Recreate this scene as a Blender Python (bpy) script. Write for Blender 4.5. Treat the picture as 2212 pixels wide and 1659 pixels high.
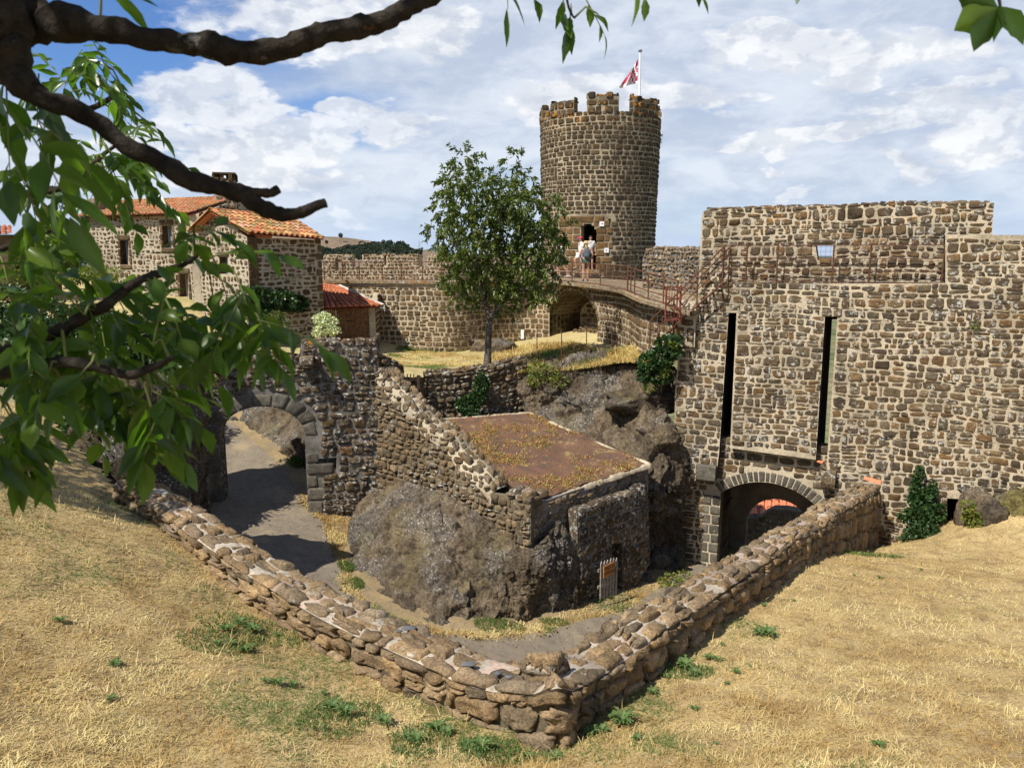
import bpy, bmesh, math, random
import numpy as np
from mathutils import Vector, Matrix
from mathutils.geometry import tessellate_polygon
R=math.radians; PI=math.pi
for o in list(bpy.data.objects): bpy.data.objects.remove(o)
scn=bpy.context.scene; COL=scn.collection
random.seed(7); RNG=np.random.default_rng(7)
# ------------------------------------------------------------------ camera
PITCH=R(9.71); FPX=1662.0
cd=bpy.data.cameras.new('camera'); cam=bpy.data.objects.new('camera',cd); COL.objects.link(cam)
cd.sensor_width=36; cd.lens=36*FPX/2212; cd.clip_start=.05; cd.clip_end=30000
cd.dof.use_dof=True; cd.dof.focus_distance=22; cd.dof.aperture_fstop=8.0
cam.location=(0,0,0); cam.rotation_euler=(PI/2-PITCH,0,0); scn.camera=cam
# ------------------------------------------------------------------ sun + sky
SUN_EL=52.0; SX,SY=-.735,-.678            # horizontal direction towards the sun
sl=bpy.data.lights.new('sun','SUN'); sl.energy=5.0; sl.angle=R(.5); sl.color=(1,.945,.86)
sun=bpy.data.objects.new('sun',sl); COL.objects.link(sun); sun.location=(-20,-20,40)
sd=Vector((SX*math.cos(R(SUN_EL)),SY*math.cos(R(SUN_EL)),math.sin(R(SUN_EL)))).normalized()
sun.rotation_euler=sd.to_track_quat('Z','Y').to_euler()
vs=scn.view_settings; vs.view_transform='Standard'; vs.look='None'; vs.exposure=0.37; vs.gamma=1; vs.use_curve_mapping=False
scn.render.engine='CYCLES'
W=bpy.data.worlds.new("World"); scn.world=W; W.use_nodes=True

def node(nt,t,inp=None,**kw):
    n=nt.nodes.new(t)
    for k,v in kw.items(): setattr(n,k,v)
    if inp:
        for k,v in inp.items():
            if hasattr(v,'is_linked') or isinstance(v,bpy.types.NodeSocket): nt.links.new(v,n.inputs[k])
            else:
                s=n.inputs[k]
                if s.type=='RGBA' and len(v)==3: v=(*v,1)
                s.default_value=v
    return n
def mth(nt,op,a,b=0.0,c=None,clamp=False):
    d={0:a,1:b}
    if c is not None: d[2]=c
    return node(nt,'ShaderNodeMath',d,operation=op,use_clamp=clamp).outputs[0]
def vm(nt,op,a,b=(0,0,0)):
    n=node(nt,'ShaderNodeVectorMath',{0:a,1:b},operation=op); return n.outputs['Value'] if op in('LENGTH','DOT_PRODUCT','DISTANCE') else n.outputs[0]
def mrange(nt,v,a,b,c=0.0,d=1.0,smooth=True):
    return node(nt,'ShaderNodeMapRange',{'Value':v,'From Min':a,'From Max':b,'To Min':c,'To Max':d},interpolation_type='SMOOTHSTEP' if smooth else 'LINEAR').outputs[0]
def noise(nt,vec,scale,detail=4.0,rough=.55,dist=0.0):
    return node(nt,'ShaderNodeTexNoise',{'Vector':vec,'Scale':scale,'Detail':detail,'Roughness':rough,'Distortion':dist})
def mix(nt,f,a,b,mode='MIX'):
    n=nt.nodes.new('ShaderNodeMix'); n.data_type='RGBA'; n.blend_type=mode; n.clamp_factor=True
    for i,v in ((0,f),(6,a),(7,b)):
        if isinstance(v,bpy.types.NodeSocket): nt.links.new(v,n.inputs[i])
        else: n.inputs[i].default_value=(*v,1) if (i and len(v)==3) else v
    return n.outputs[2]
def ramp(nt,f,stops,interp='LINEAR'):
    n=nt.nodes.new('ShaderNodeValToRGB'); cr=n.color_ramp; cr.interpolation=interp
    while len(cr.elements)<len(stops): cr.elements.new(.5)
    for e,(p,c) in zip(cr.elements,stops): e.position=p; e.color=(*c,1)
    nt.links.new(f,n.inputs[0]); return n.outputs[0]

def ray(px,py):
    u=(px-1106)/FPX; v=(829.5-py)/FPX
    return np.array([u, math.cos(PITCH)+v*math.sin(PITCH), -math.sin(PITCH)+v*math.cos(PITCH)])
def P(px,py,d): r=ray(px,py); return r*(d/r[1])
def Pz(px,py,z): r=ray(px,py); return r*(z/r[2])

def build_world():
    nt=W.node_tree; nt.nodes.clear()
    out=node(nt,'ShaderNodeOutputWorld'); bg=node(nt,'ShaderNodeBackground',{'Strength':0.85})
    nt.links.new(bg.outputs[0],out.inputs[0])
    sky=node(nt,'ShaderNodeTexSky',sky_type='NISHITA'); sky.sun_disc=False; sky.sun_elevation=R(SUN_EL)
    sky.sun_rotation=math.atan2(SX,SY); sky.altitude=800; sky.air_density=1.0; sky.dust_density=.7; sky.ozone_density=1.6
    skyc=vm(nt,'MULTIPLY',sky.outputs[0],(.092,.098,.112))
    d=node(nt,'ShaderNodeTexCoord').outputs['Generated']
    sep=node(nt,'ShaderNodeSeparateXYZ',{0:d}); z=sep.outputs[2]
    # layered cloud coordinates: flattened towards the horizon
    zz=mth(nt,'ADD',mth(nt,'MAXIMUM',z,0.0),.12)
    px=mth(nt,'DIVIDE',sep.outputs[0],zz); py=mth(nt,'DIVIDE',sep.outputs[1],zz)
    pl=node(nt,'ShaderNodeCombineXYZ',{0:px,1:py,2:0.0}).outputs[0]
    st=vm(nt,'MULTIPLY',d,(1.0,1.0,2.6))
    warp=noise(nt,st,9.0,4.0).outputs['Color']
    wv=vm(nt,'MULTIPLY',vm(nt,'SUBTRACT',warp,(.5,.5,.5)),(.10,.10,.10))
    st2=vm(nt,'ADD',st,wv)
    n1=noise(nt,st2,4.2,10.0,.56).outputs[0]
    n2=noise(nt,vm(nt,'ADD',st2,(3.1,1.7,.4)),11.0,10.0,.58).outputs[0]
    n3=noise(nt,pl,1.15,8.0,.55,.6).outputs[0]
    # thin veil over most of the sky
    veil=mth(nt,'MULTIPLY',mrange(nt,n3,.15,.48),.90)
    veil=mth(nt,'MAXIMUM',veil,mth(nt,'MULTIPLY',mrange(nt,n1,.34,.60),.9))
    # clear blue window high on the left
    def blob(px_,py_,rx,ry,soft=.5,w=.35):
        c=ray(px_,py_); c=c/np.linalg.norm(c)
        v=vm(nt,'SUBTRACT',vm(nt,'ADD',d,vm(nt,'MULTIPLY',wv,(w*3,w*3,w*2.2))),tuple(c))
        l=vm(nt,'LENGTH',vm(nt,'MULTIPLY',v,(1662/rx,1662/rx,1662/ry)))
        return mrange(nt,l,1.0+soft*.5,1.0-soft*.5)
    clear=blob(230,60,330,150,1.2); clear=mth(nt,'MAXIMUM',clear,mth(nt,'MULTIPLY',blob(700,245,150,60,1.4),.9)); clear=mth(nt,'MAXIMUM',clear,mth(nt,'MULTIPLY',blob(400,300,70,60,1.4),.8))
    veil=mth(nt,'MULTIPLY',veil,mth(nt,'SUBTRACT',1.0,clear))
    skyb=mix(nt,clear,skyc,vm(nt,'MULTIPLY',skyc,(.70,.90,1.12)))
    vcol=mix(nt,mrange(nt,n2,.30,.68),(.50,.57,.70),(.74,.79,.87))
    c1=mix(nt,veil,skyb,vcol)
    # cumulus heaps
    hs=None
    for b in [(430,215,150,62),(560,240,110,60),(330,300,90,60),(480,330,100,50),(640,300,110,60),(560,390,180,40),(830,262,120,45),(760,480,50,22),(700,60,260,60),
              (1300,230,190,55),(1480,215,110,40),(1330,265,120,40),(1700,95,150,40),(1800,290,230,30),(2050,235,180,40),(1960,360,80,24),(2130,290,120,28),(1720,405,34,24),(1640,330,120,20),(2140,330,80,25),(1950,120,170,40),(900,60,150,60)]:
        x=blob(*b,soft=1.1,w=.5); hs=x if hs is None else mth(nt,'MAXIMUM',hs,x)
    det=noise(nt,vm(nt,'MULTIPLY',d,(1,1,1.6)),26.0,9.0,.55,.2).outputs[0]
    dens=mth(nt,'ADD',mth(nt,'MULTIPLY',hs,.62),mth(nt,'MULTIPLY',n2,.75))
    dens=mth(nt,'ADD',dens,mth(nt,'MULTIPLY',mth(nt,'SUBTRACT',det,.5),.35))
    cum=mrange(nt,dens,.68,.92)
    # shading of the heaps: brighter where dense, grey-blue undersides
    up=noise(nt,vm(nt,'ADD',vm(nt,'MULTIPLY',d,(1,1,1.6)),(.006,.0,-.03)),26.0,9.0,.55,.2).outputs[0]
    lit=mrange(nt,mth(nt,'SUBTRACT',det,up),-.09,.09)
    lit=mth(nt,'ADD',mth(nt,'MULTIPLY',lit,.55),mth(nt,'MULTIPLY',mrange(nt,n2,.35,.62),.45))
    ccol=mix(nt,lit,(.56,.61,.70),(.93,.94,.95))
    c2=mix(nt,mth(nt,'MULTIPLY',cum,.82),c1,ccol)
    # pale band at the horizon
    hz=mrange(nt,z,.10,.0)
    c3=mix(nt,mth(nt,'MULTIPLY',hz,.62),c2,(.46,.60,.82))
    # higher up (never in the photograph) the sky is mostly open
    top=mrange(nt,z,.34,.6)
    c4=mix(nt,top,c3,vm(nt,'MULTIPLY',skyc,(1.0,1.0,1.0)))
    nt.links.new(c4,bg.inputs[0])
build_world()
W.cycles.sampling_method='MANUAL'; W.cycles.sample_map_resolution=512
scn.cycles.max_bounces=6; scn.cycles.diffuse_bounces=3; scn.cycles.transparent_max_bounces=8

# ------------------------------------------------------------------ numpy noise
def _h(i,j,k,s):
    i=i.astype(np.uint32);j=j.astype(np.uint32);k=k.astype(np.uint32)
    n=i*np.uint32(374761393)+j*np.uint32(668265263)+k*np.uint32(2147483647)+np.uint32(s*974711+13)
    n=(n^(n>>np.uint32(13)))*np.uint32(1274126177); n=n^(n>>np.uint32(16))
    return (n&np.uint32(0xffff)).astype(np.float64)/65535.
def vnoise(p,s=0):
    p=np.asarray(p,float)
    if p.shape[-1]==2: p=np.concatenate([p,np.zeros(p.shape[:-1]+(1,))],-1)
    f=np.floor(p); t=p-f; f=(f+50000).astype(np.int64); t=t*t*(3-2*t)
    x,y,z=f[...,0],f[...,1],f[...,2]; a,b,c=t[...,0],t[...,1],t[...,2]
    r=0
    for dx in(0,1):
        for dy in(0,1):
            for dz in(0,1):
                r=r+_h(x+dx,y+dy,z+dz,s)*(a if dx else 1-a)*(b if dy else 1-b)*(c if dz else 1-c)
    return r*2-1
def fbm(p,s=0,o=4,g=.5):
    p=np.asarray(p,float); r=0;a=1.
    for i in range(o): r=r+a*vnoise(p*(2**i),s+i*7); a*=g
    return r
def facet(p,seed=0,slope=.6):
    """broken, planar facets: every Voronoi cell is a tilted plane"""
    p=np.asarray(p,float); sh=p.shape[:-1]; p=p.reshape(-1,3); f=np.floor(p); best=np.full(len(p),9.); val=np.zeros(len(p))
    for dx in(-1,0,1):
        for dy in(-1,0,1):
            for dz in(-1,0,1):
                c=f+[dx,dy,dz]; ci=(c+50000).astype(np.int64); a,b,g=ci[:,0],ci[:,1],ci[:,2]
                j=np.stack([_h(a,b,g,seed+k) for k in(1,2,3)],-1); q=p-(c+j); d=(q*q).sum(-1); t=np.stack([_h(a,b,g,seed+k) for k in(4,5,6)],-1)*2-1
                v=(_h(a,b,g,seed+7)*2-1)*.5+slope*(q*t).sum(-1); m=d<best; best=np.where(m,d,best); val=np.where(m,v,val)
    return val.reshape(sh)
# ------------------------------------------------------------------ mesh builder
class MB:
    def __init__(s): s.v=[];s.f=[];s.n=0
    def add(s,V,F,mat=0,smooth=False):
        V=np.asarray(V,float).reshape(-1,3)
        for f in (F if isinstance(F,list) else [F]):
            f=np.asarray(f,np.int64)
            if f.size: s.f.append((f+s.n,mat,smooth))
        s.v.append(V); s.n+=len(V)
    def poly(s,V,mat=0): s.add(V,np.arange(len(V))[None],mat)
    def box(s,c,sz,rz=0,mat=0,taper=1.0,M=None):
        x,y,z=np.array(sz)/2.; t=taper
        V=np.array([(-x,-y,-z),(x,-y,-z),(x,y,-z),(-x,y,-z),(-x*t,-y*t,z),(x*t,-y*t,z),(x*t,y*t,z),(-x*t,y*t,z)])
        if M is not None: V=V@np.array(M).T
        cz,sn=math.cos(rz),math.sin(rz); V=V@np.array([[cz,sn,0],[-sn,cz,0],[0,0,1]])
        s.add(V+np.array(c),[(0,3,2,1),(4,5,6,7),(0,1,5,4),(1,2,6,5),(2,3,7,6),(3,0,4,7)] if False else np.array([(0,3,2,1),(4,5,6,7),(0,1,5,4),(1,2,6,5),(2,3,7,6),(3,0,4,7)]),mat)
    def tube(s,pts,r,k=8,mat=0,smooth=True,cap=True):
        pts=np.asarray(pts,float); n=len(pts); r=np.broadcast_to(np.asarray(r,float),(n,))
        T=np.gradient(pts,axis=0); T/=np.linalg.norm(T,axis=1)[:,None]+1e-9
        up=np.array([0,0,1.]) if abs(T[0,2])<.9 else np.array([1.,0,0]); V=[]
        a=np.cross(T[0],up); a/=np.linalg.norm(a)
        th=np.arange(k)*2*PI/k
        for i in range(n):
            a=a-T[i]*(a@T[i]); a/=np.linalg.norm(a)+1e-9; b=np.cross(T[i],a)
            V.append(pts[i]+r[i]*(np.cos(th)[:,None]*a+np.sin(th)[:,None]*b))
        V=np.concatenate(V); i=np.arange(n-1)[:,None]*k; j=np.arange(k)[None]; j2=(j+1)%k
        F=np.stack([i+j,i+k+j,i+k+j2,i+j2],-1).reshape(-1,4)
        s.add(V,F,mat,smooth)
        if cap and r[0]>1e-4: s.add(V[:k],np.arange(k)[None],mat); s.add(V[-k:],np.arange(k)[::-1][None],mat)
    def grid(s,G,mat=0,smooth=True,mask=None):
        a,b=G.shape[:2]; id=np.arange(a*b).reshape(a,b)
        F=np.stack([id[:-1,:-1],id[1:,:-1],id[1:,1:],id[:-1,1:]],-1)
        F=F[mask] if mask is not None else F.reshape(-1,4)
        s.add(G.reshape(-1,3),F,mat,smooth)
    def lathe(s,c,prof,k=16,mat=0,smooth=True):
        th=np.arange(k+1)*2*PI/k; prof=np.array(prof,float)
        G=np.stack([prof[:,0,None]*np.cos(th)+c[0],prof[:,0,None]*np.sin(th)+c[1],prof[:,1,None]+0*th+c[2]],-1); s.grid(G[:,::-1],mat,smooth)
    def prism(s,poly2,mapf,o0,o1,mat=0,side=None):   # polygon in (u,v), extruded between offsets
        n=len(poly2); p=np.array(poly2,float)
        A=mapf(p[:,0],p[:,1],np.full(n,o0)); B=mapf(p[:,0],p[:,1],np.full(n,o1)); 
        s.add(np.concatenate([A,B]),np.array([(i,(i+1)%n,n+(i+1)%n,n+i) for i in range(n)]),mat if side is None else side)
        t=tessellate_polygon([[Vector((a,b,0)) for a,b in poly2]])
        s.add(B,np.array(t),mat); s.add(A,np.array(t)[:,::-1],mat)
    def mesh(s,name,mats,off=(0,0,0)):
        me=bpy.data.meshes.new(name)
        if s.n:
            V=np.concatenate(s.v)-np.array(off); me.vertices.add(len(V)); me.vertices.foreach_set('co',V.ravel())
            lv=np.concatenate([f.ravel() for f,_,_ in s.f]); tot=np.concatenate([np.full(len(f),f.shape[1]) for f,_,_ in s.f])
            me.loops.add(len(lv)); me.loops.foreach_set('vertex_index',lv.astype(np.int32))
            me.polygons.add(len(tot)); me.polygons.foreach_set('loop_start',np.concatenate([[0],np.cumsum(tot)[:-1]]).astype(np.int32))
            me.polygons.foreach_set('material_index',np.concatenate([np.full(len(f),m) for f,m,_ in s.f]).astype(np.int32))
            me.polygons.foreach_set('use_smooth',np.concatenate([np.full(len(f),sm) for f,_,sm in s.f]))
            me.update(calc_edges=True); me.validate()
        for m in (mats if isinstance(mats,(list,tuple)) else [mats]): me.materials.append(m)
        return me
def link(name,mb,mats,parent=None,off=None):
    if off is None: off=parent.get('_loc',(0,0,0)) if parent is not None else (0,0,0)
    o=bpy.data.objects.new(name,mb.mesh(name,mats,off)); COL.objects.link(o)
    if parent is not None: o.parent=parent; o['_loc']=list(off)
    return o
def tag(o,label=None,cat=None,group=None,kind=None):
    for k,v in(('label',label),('category',cat),('group',group),('kind',kind)):
        if v: o[k]=v
    return o
def thing(name,label,cat,loc=(0,0,0),group=None,rz=0):
    o=bpy.data.objects.new(name,None); COL.objects.link(o); o.location=tuple(map(float,loc)); o.rotation_euler=(0,0,rz); o.empty_display_size=.3
    o['_loc']=[float(x) for x in loc] if rz==0 else [0.,0.,0.]; return tag(o,label,cat,group)
def single(name,mb,mats,label,cat,loc=(0,0,0),group=None,kind=None):
    o=link(name,mb,mats,off=loc); o.location=tuple(map(float,loc)); return tag(o,label,cat,group,kind)
def struct(name,mb,mats): return tag(link(name,mb,mats),kind='structure')
def dup(o,loc=None,rz=None,sc=None,label=None,parent=None):
    c=o.copy(); COL.objects.link(c); c.parent=parent
    for ch in [x for x in COL.objects if x.parent==o]: dup(ch,parent=c)
    if loc is not None: c.location=tuple(map(float,loc))
    if rz is not None: c.rotation_euler[2]=rz
    if sc is not None: c.scale=(sc,)*3
    if label: c['label']=label
    return c

# ------------------------------------------------------------------ materials
def mat(name):
    m=bpy.data.materials.new(name); m.use_nodes=True; nt=m.node_tree
    b=nt.nodes['Principled BSDF']; b.inputs['Roughness'].default_value=.85; b.inputs['Specular IOR Level'].default_value=.25
    return m,nt,b
def setc(nt,b,col): 
    if isinstance(col,bpy.types.NodeSocket): nt.links.new(col,b.inputs['Base Color'])
    else: b.inputs['Base Color'].default_value=(*col,1)
def bump(nt,b,h,strength,dist): nt.links.new(node(nt,'ShaderNodeBump',{'Height':h,'Strength':strength,'Distance':dist}).outputs[0],b.inputs['Normal'])
def geo(nt): g=node(nt,'ShaderNodeNewGeometry'); return g.outputs['Position'],g.outputs['Random Per Island'],g.outputs['Normal']
def plain(name,col,rough=.8,spec=.25,metal=0,var=.15,sc=8.0):
    m,nt,b=mat(name); p,r,n=geo(nt); nz=noise(nt,p,sc,4).outputs[0]
    setc(nt,b,mix(nt,mrange(nt,nz,.3,.7),tuple(c*(1-var) for c in col),tuple(min(1,c*(1+var)) for c in col)))
    b.inputs['Roughness'].default_value=rough; b.inputs['Specular IOR Level'].default_value=spec; b.inputs['Metallic'].default_value=metal
    return m
def stone_mat(name,cols,lich=.25,orange=0.0,oz=(-5,5),bstr=.75,tint=(1.10,.97,.78),blk=0.0):
    m,nt,b=mat(name); p,r,nrm=geo(nt); cols=[tuple(.92*x*y for x,y in zip(c,tint)) for c in cols]
    k=len(cols); base=ramp(nt,r,[((i+.5)/k,c) for i,c in enumerate(cols)])
    r2=mth(nt,'FRACT',mth(nt,'MULTIPLY',r,37.7)); base=mix(nt,1.0,base,ramp(nt,r2,[(0,(.72,.72,.72)),(1,(1.25,1.25,1.25))]),'MULTIPLY')
    big=noise(nt,p,.6,3).outputs[0]; base=mix(nt,mrange(nt,big,.35,.65),mix(nt,1.0,base,(.86,.85,.86),'MULTIPLY'),base)
    n1=noise(nt,p,6.0,5,.6).outputs[0]; base=mix(nt,mrange(nt,n1,.3,.7),mix(nt,1.0,base,(.72,.70,.68),'MULTIPLY'),mix(nt,1.0,base,(1.18,1.16,1.12),'MULTIPLY'))
    n2=noise(nt,p,38.0,5,.65).outputs[0]; base=mix(nt,mrange(nt,n2,.35,.65),mix(nt,1.0,base,(.62,.60,.58),'MULTIPLY'),mix(nt,1.0,base,(1.22,1.2,1.16),'MULTIPLY'))
    if blk: 
        nb=noise(nt,p,1.3,6,.7).outputs[0]; base=mix(nt,mth(nt,'MULTIPLY',mrange(nt,nb,.5,.62),blk),base,(.045,.042,.04))
    if lich:
        n3=noise(nt,p,9.0,8,.7).outputs[0]; nb=noise(nt,p,.9,3).outputs[0]
        f=mth(nt,'MULTIPLY',mrange(nt,n3,.53,.62),mrange(nt,nb,.62-.3*min(1,lich*1.6),.72-.3*min(1,lich*1.6)))
        base=mix(nt,mth(nt,'MULTIPLY',f,min(1,lich*2.2)),base,(.46,.46,.42))
    if orange:
        n4=noise(nt,p,2.6,7,.7).outputs[0]; zz=node(nt,'ShaderNodeSeparateXYZ',{0:p}).outputs[2]
        f=mth(nt,'MULTIPLY',mrange(nt,n4,.60-.1*orange,.68-.1*orange),mrange(nt,zz,oz[0],oz[1])); base=mix(nt,mth(nt,'MULTIPLY',f,.85),base,(.42,.17,.02))
    setc(nt,b,base); b.inputs['Roughness'].default_value=.93; b.inputs['Specular IOR Level'].default_value=.15
    h=mth(nt,'ADD',mth(nt,'MULTIPLY',n1,.7),mth(nt,'ADD',mth(nt,'MULTIPLY',n2,.35),mth(nt,'MULTIPLY',noise(nt,p,90.0,3).outputs[0],.12)))
    bump(nt,b,h,bstr,.05); return m
def mortar_mat(name,c,dark=.55,pink=0.0):
    m,nt,b=mat(name); p,r,nrm=geo(nt)
    a=noise(nt,p,1.1,5,.6).outputs[0]; base=mix(nt,mrange(nt,a,.34,.62),tuple(x*dark for x in c),c)
    a2=noise(nt,p,22.0,5,.65).outputs[0]; base=mix(nt,mrange(nt,a2,.3,.6),mix(nt,1.0,base,(.66,.64,.6),'MULTIPLY'),base)
    if pink:
        a3=noise(nt,p,2.3,4,.6).outputs[0]; base=mix(nt,mth(nt,'MULTIPLY',mrange(nt,a3,.47,.58),pink),base,(.62,.33,.24))
    setc(nt,b,base); b.inputs['Roughness'].default_value=.97; b.inputs['Specular IOR Level'].default_value=.1
    bump(nt,b,mth(nt,'ADD',a2,mth(nt,'MULTIPLY',noise(nt,p,70.0,3).outputs[0],.5)),.6,.03); return m
BR=[(.175,.135,.085),(.125,.10,.072),(.21,.16,.10),(.145,.13,.10),(.10,.085,.066),(.19,.165,.12),(.155,.115,.07),(.16,.145,.115)]
M_gate=stone_mat('gate_stone',tint=(1.02,.94,.80),cols=BR+[(.09,.07,.055),(.17,.155,.125),(.21,.15,.085),(.19,.13,.07)],lich=.4,orange=.3,oz=(-.3,1.3),blk=.45)
M_tower=stone_mat('tower_stone',[(.108,.09,.068),(.085,.073,.056),(.128,.107,.075),(.075,.068,.058),(.115,.094,.064)],.12,.7,(5.4,6.6),blk=.4)
M_curt=stone_mat('curtain_stone',[(.19,.145,.09),(.15,.12,.078),(.21,.165,.10),(.13,.105,.075),(.175,.15,.11)],.2)
M_para=stone_mat('parapet_stone',[(.27,.22,.16),(.21,.17,.125),(.31,.26,.19),(.18,.145,.10)],.5)
M_house=stone_mat('house_stone',[(.15,.115,.08),(.11,.085,.062),(.19,.145,.095),(.135,.12,.095)],.05)
M_arch=stone_mat('arch_wall_stone',[(.15,.105,.06),(.10,.085,.066),(.13,.12,.10),(.17,.13,.08),(.08,.072,.062)],.75,.2,(-4,-2.5),bstr=1,blk=.4)
M_vous=stone_mat('arch_ring_stone',[(.15,.145,.13),(.12,.118,.108),(.17,.165,.145)],.15,tint=(1.05,1,.93))
M_dry=stone_mat('dry_wall_stone',[(.24,.185,.12),(.19,.15,.10),(.27,.22,.145),(.15,.13,.10),(.22,.165,.105)],.35,bstr=.9,tint=(1.02,.97,.88),blk=.25)
M_fore=stone_mat('low_wall_stone',[(.36,.265,.155),(.30,.22,.13),(.40,.30,.19),(.27,.215,.15),(.33,.235,.135),(.24,.20,.15),(.31,.25,.17)],.16,bstr=1.0,tint=(1,.98,.92),blk=.2)
M_mort=mortar_mat('lime_mortar',(.58,.495,.355),.62)
M_mortT=mortar_mat('tower_mortar',(.44,.375,.26),.45)
M_mortH=mortar_mat('house_mortar',(.52,.45,.335),.7)
M_mortD=mortar_mat('earth_joint',(.22,.18,.12),.35)
M_mortA=mortar_mat('grey_mortar',(.27,.25,.22),.4)
M_mortF=mortar_mat('pinkish_mortar',(.54,.475,.38),.45,.25)
M_white=mortar_mat('white_lime',(.60,.56,.48),.55)
M_slabst=stone_mat('slab_stone',[(.27,.235,.18),(.23,.20,.15)],.5,.35,(-3,-1.2))
M_dark=plain('painted_recess_shade',(.03,.028,.025))  # near-black colour standing in for shade inside slots, doorway and tile ends
M_rust=plain('rusty_iron',(.13,.058,.035),.8,.3,.3,.35,14)
M_redm=plain('red_oxide_iron',(.20,.045,.03),.7,.3,.2,.3,10)
def rock_mat(name,a,bb,lich=.6,mossy=.2):
    m,nt,b=mat(name); p,r,nrm=geo(nt)
    n0=noise(nt,p,.55,5,.6,.5).outputs[0]; n1=noise(nt,vm(nt,'MULTIPLY',p,(1,1,.5)),4.0,9,.7,.5).outputs[0]; n2=noise(nt,p,16.0,8,.7).outputs[0]
    base=mix(nt,mrange(nt,n0,.38,.62),a,bb); base=mix(nt,mrange(nt,n1,.32,.66),mix(nt,1.0,base,(.42,.40,.38),'MULTIPLY'),mix(nt,1.0,base,(1.25,1.2,1.12),'MULTIPLY'))
    base=mix(nt,mrange(nt,n2,.35,.62),mix(nt,1.0,base,(.55,.53,.5),'MULTIPLY'),mix(nt,1.0,base,(1.2,1.2,1.2),'MULTIPLY'))
    vo=node(nt,'ShaderNodeTexVoronoi',{'Vector':vm(nt,'ADD',p,vm(nt,'MULTIPLY',noise(nt,p,7.0,3).outputs['Color'],(.12,.12,.12))),'Scale':13.0}).outputs[0]
    nb=noise(nt,vm(nt,'ADD',p,(7,3,1)),.8,4).outputs[0]
    f=mth(nt,'MULTIPLY',mrange(nt,mth(nt,'ADD',vo,mth(nt,'MULTIPLY',n2,.5)),.56,.44),mrange(nt,nb,.60-.28*lich,.74-.28*lich)); base=mix(nt,mth(nt,'MULTIPLY',mrange(nt,nb,.47,.60),.40),base,mix(nt,mrange(nt,n2,.35,.6),(.05,.047,.043),(.21,.20,.18))); base=mix(nt,mth(nt,'MULTIPLY',mth(nt,'MULTIPLY',f,.85),mrange(nt,noise(nt,p,2.1,5,.7).outputs[0],.34,.54)),base,(.50,.49,.45))
    nm=noise(nt,vm(nt,'ADD',p,(1,13,1)),1.1,5).outputs[0]; up=node(nt,'ShaderNodeSeparateXYZ',{0:nrm}).outputs[2]
    base=mix(nt,mth(nt,'MULTIPLY',mth(nt,'MULTIPLY',mrange(nt,nm,.5,.62),mrange(nt,up,.3,.7)),mossy),base,(.22,.19,.06))
    setc(nt,b,base); b.inputs['Roughness'].default_value=.95; b.inputs['Specular IOR Level'].default_value=.15
    bump(nt,b,mth(nt,'ADD',n1,mth(nt,'MULTIPLY',n2,.4)),1.0,.12); return m
M_rock=rock_mat('lichen_rock',(.125,.102,.075),(.20,.16,.11),.46)
M_rockd=rock_mat('dark_rock',(.085,.07,.055),(.13,.105,.075),.45,.3)
def ground_mat(name,cols,green=(.10,.16,.03),gf=.25,gscale=.8,sc=9.0,bstr=.7,fleck=None):
    m,nt,b=mat(name); p,r,nrm=geo(nt)
    n0=noise(nt,p,.45,4,.6).outputs[0]; n1=noise(nt,p,sc*.25,6,.65).outputs[0]; n2=noise(nt,vm(nt,'MULTIPLY',p,(1,1,.4)),sc*4,6,.75).outputs[0]
    base=mix(nt,mrange(nt,n0,.35,.65),cols[0],cols[1]); base=mix(nt,mrange(nt,n1,.42,.68),base,cols[2])
    base=mix(nt,mrange(nt,n2,.33,.62),mix(nt,1.0,base,(.55,.52,.48),'MULTIPLY'),mix(nt,1.0,base,(1.12,1.12,1.1),'MULTIPLY'))
    if gf:
        n3=noise(nt,vm(nt,'ADD',p,(9,4,2)),gscale,6,.7).outputs[0]; base=mix(nt,mth(nt,'MULTIPLY',mrange(nt,n3,.55,.66),gf),base,green)
    setc(nt,b,base); b.inputs['Roughness'].default_value=.97; b.inputs['Specular IOR Level'].default_value=.1
    bump(nt,b,n2,bstr,.04); return m
M_grassg=ground_mat('dry_grass_soil',[(.58,.44,.22),(.50,.37,.175),(.33,.235,.12)],gf=.15)
M_court=ground_mat('courtyard_grass',[(.60,.50,.26),(.52,.42,.21),(.42,.36,.16)],(.22,.24,.08),.6,.35)
M_ravine=ground_mat('verge_soil',[(.44,.33,.18),(.36,.27,.15),(.27,.22,.14)],gf=.2)
M_path=ground_mat('worn_asphalt',[(.36,.30,.225),(.30,.255,.195),(.25,.215,.165)],(.42,.33,.20),.7,.9,16.0,.8)
M_gravel=ground_mat('red_gravel',[(.21,.12,.085),(.26,.145,.09),(.17,.115,.09)],(.42,.31,.13),.7,2.2,14.0,1.0)
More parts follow.
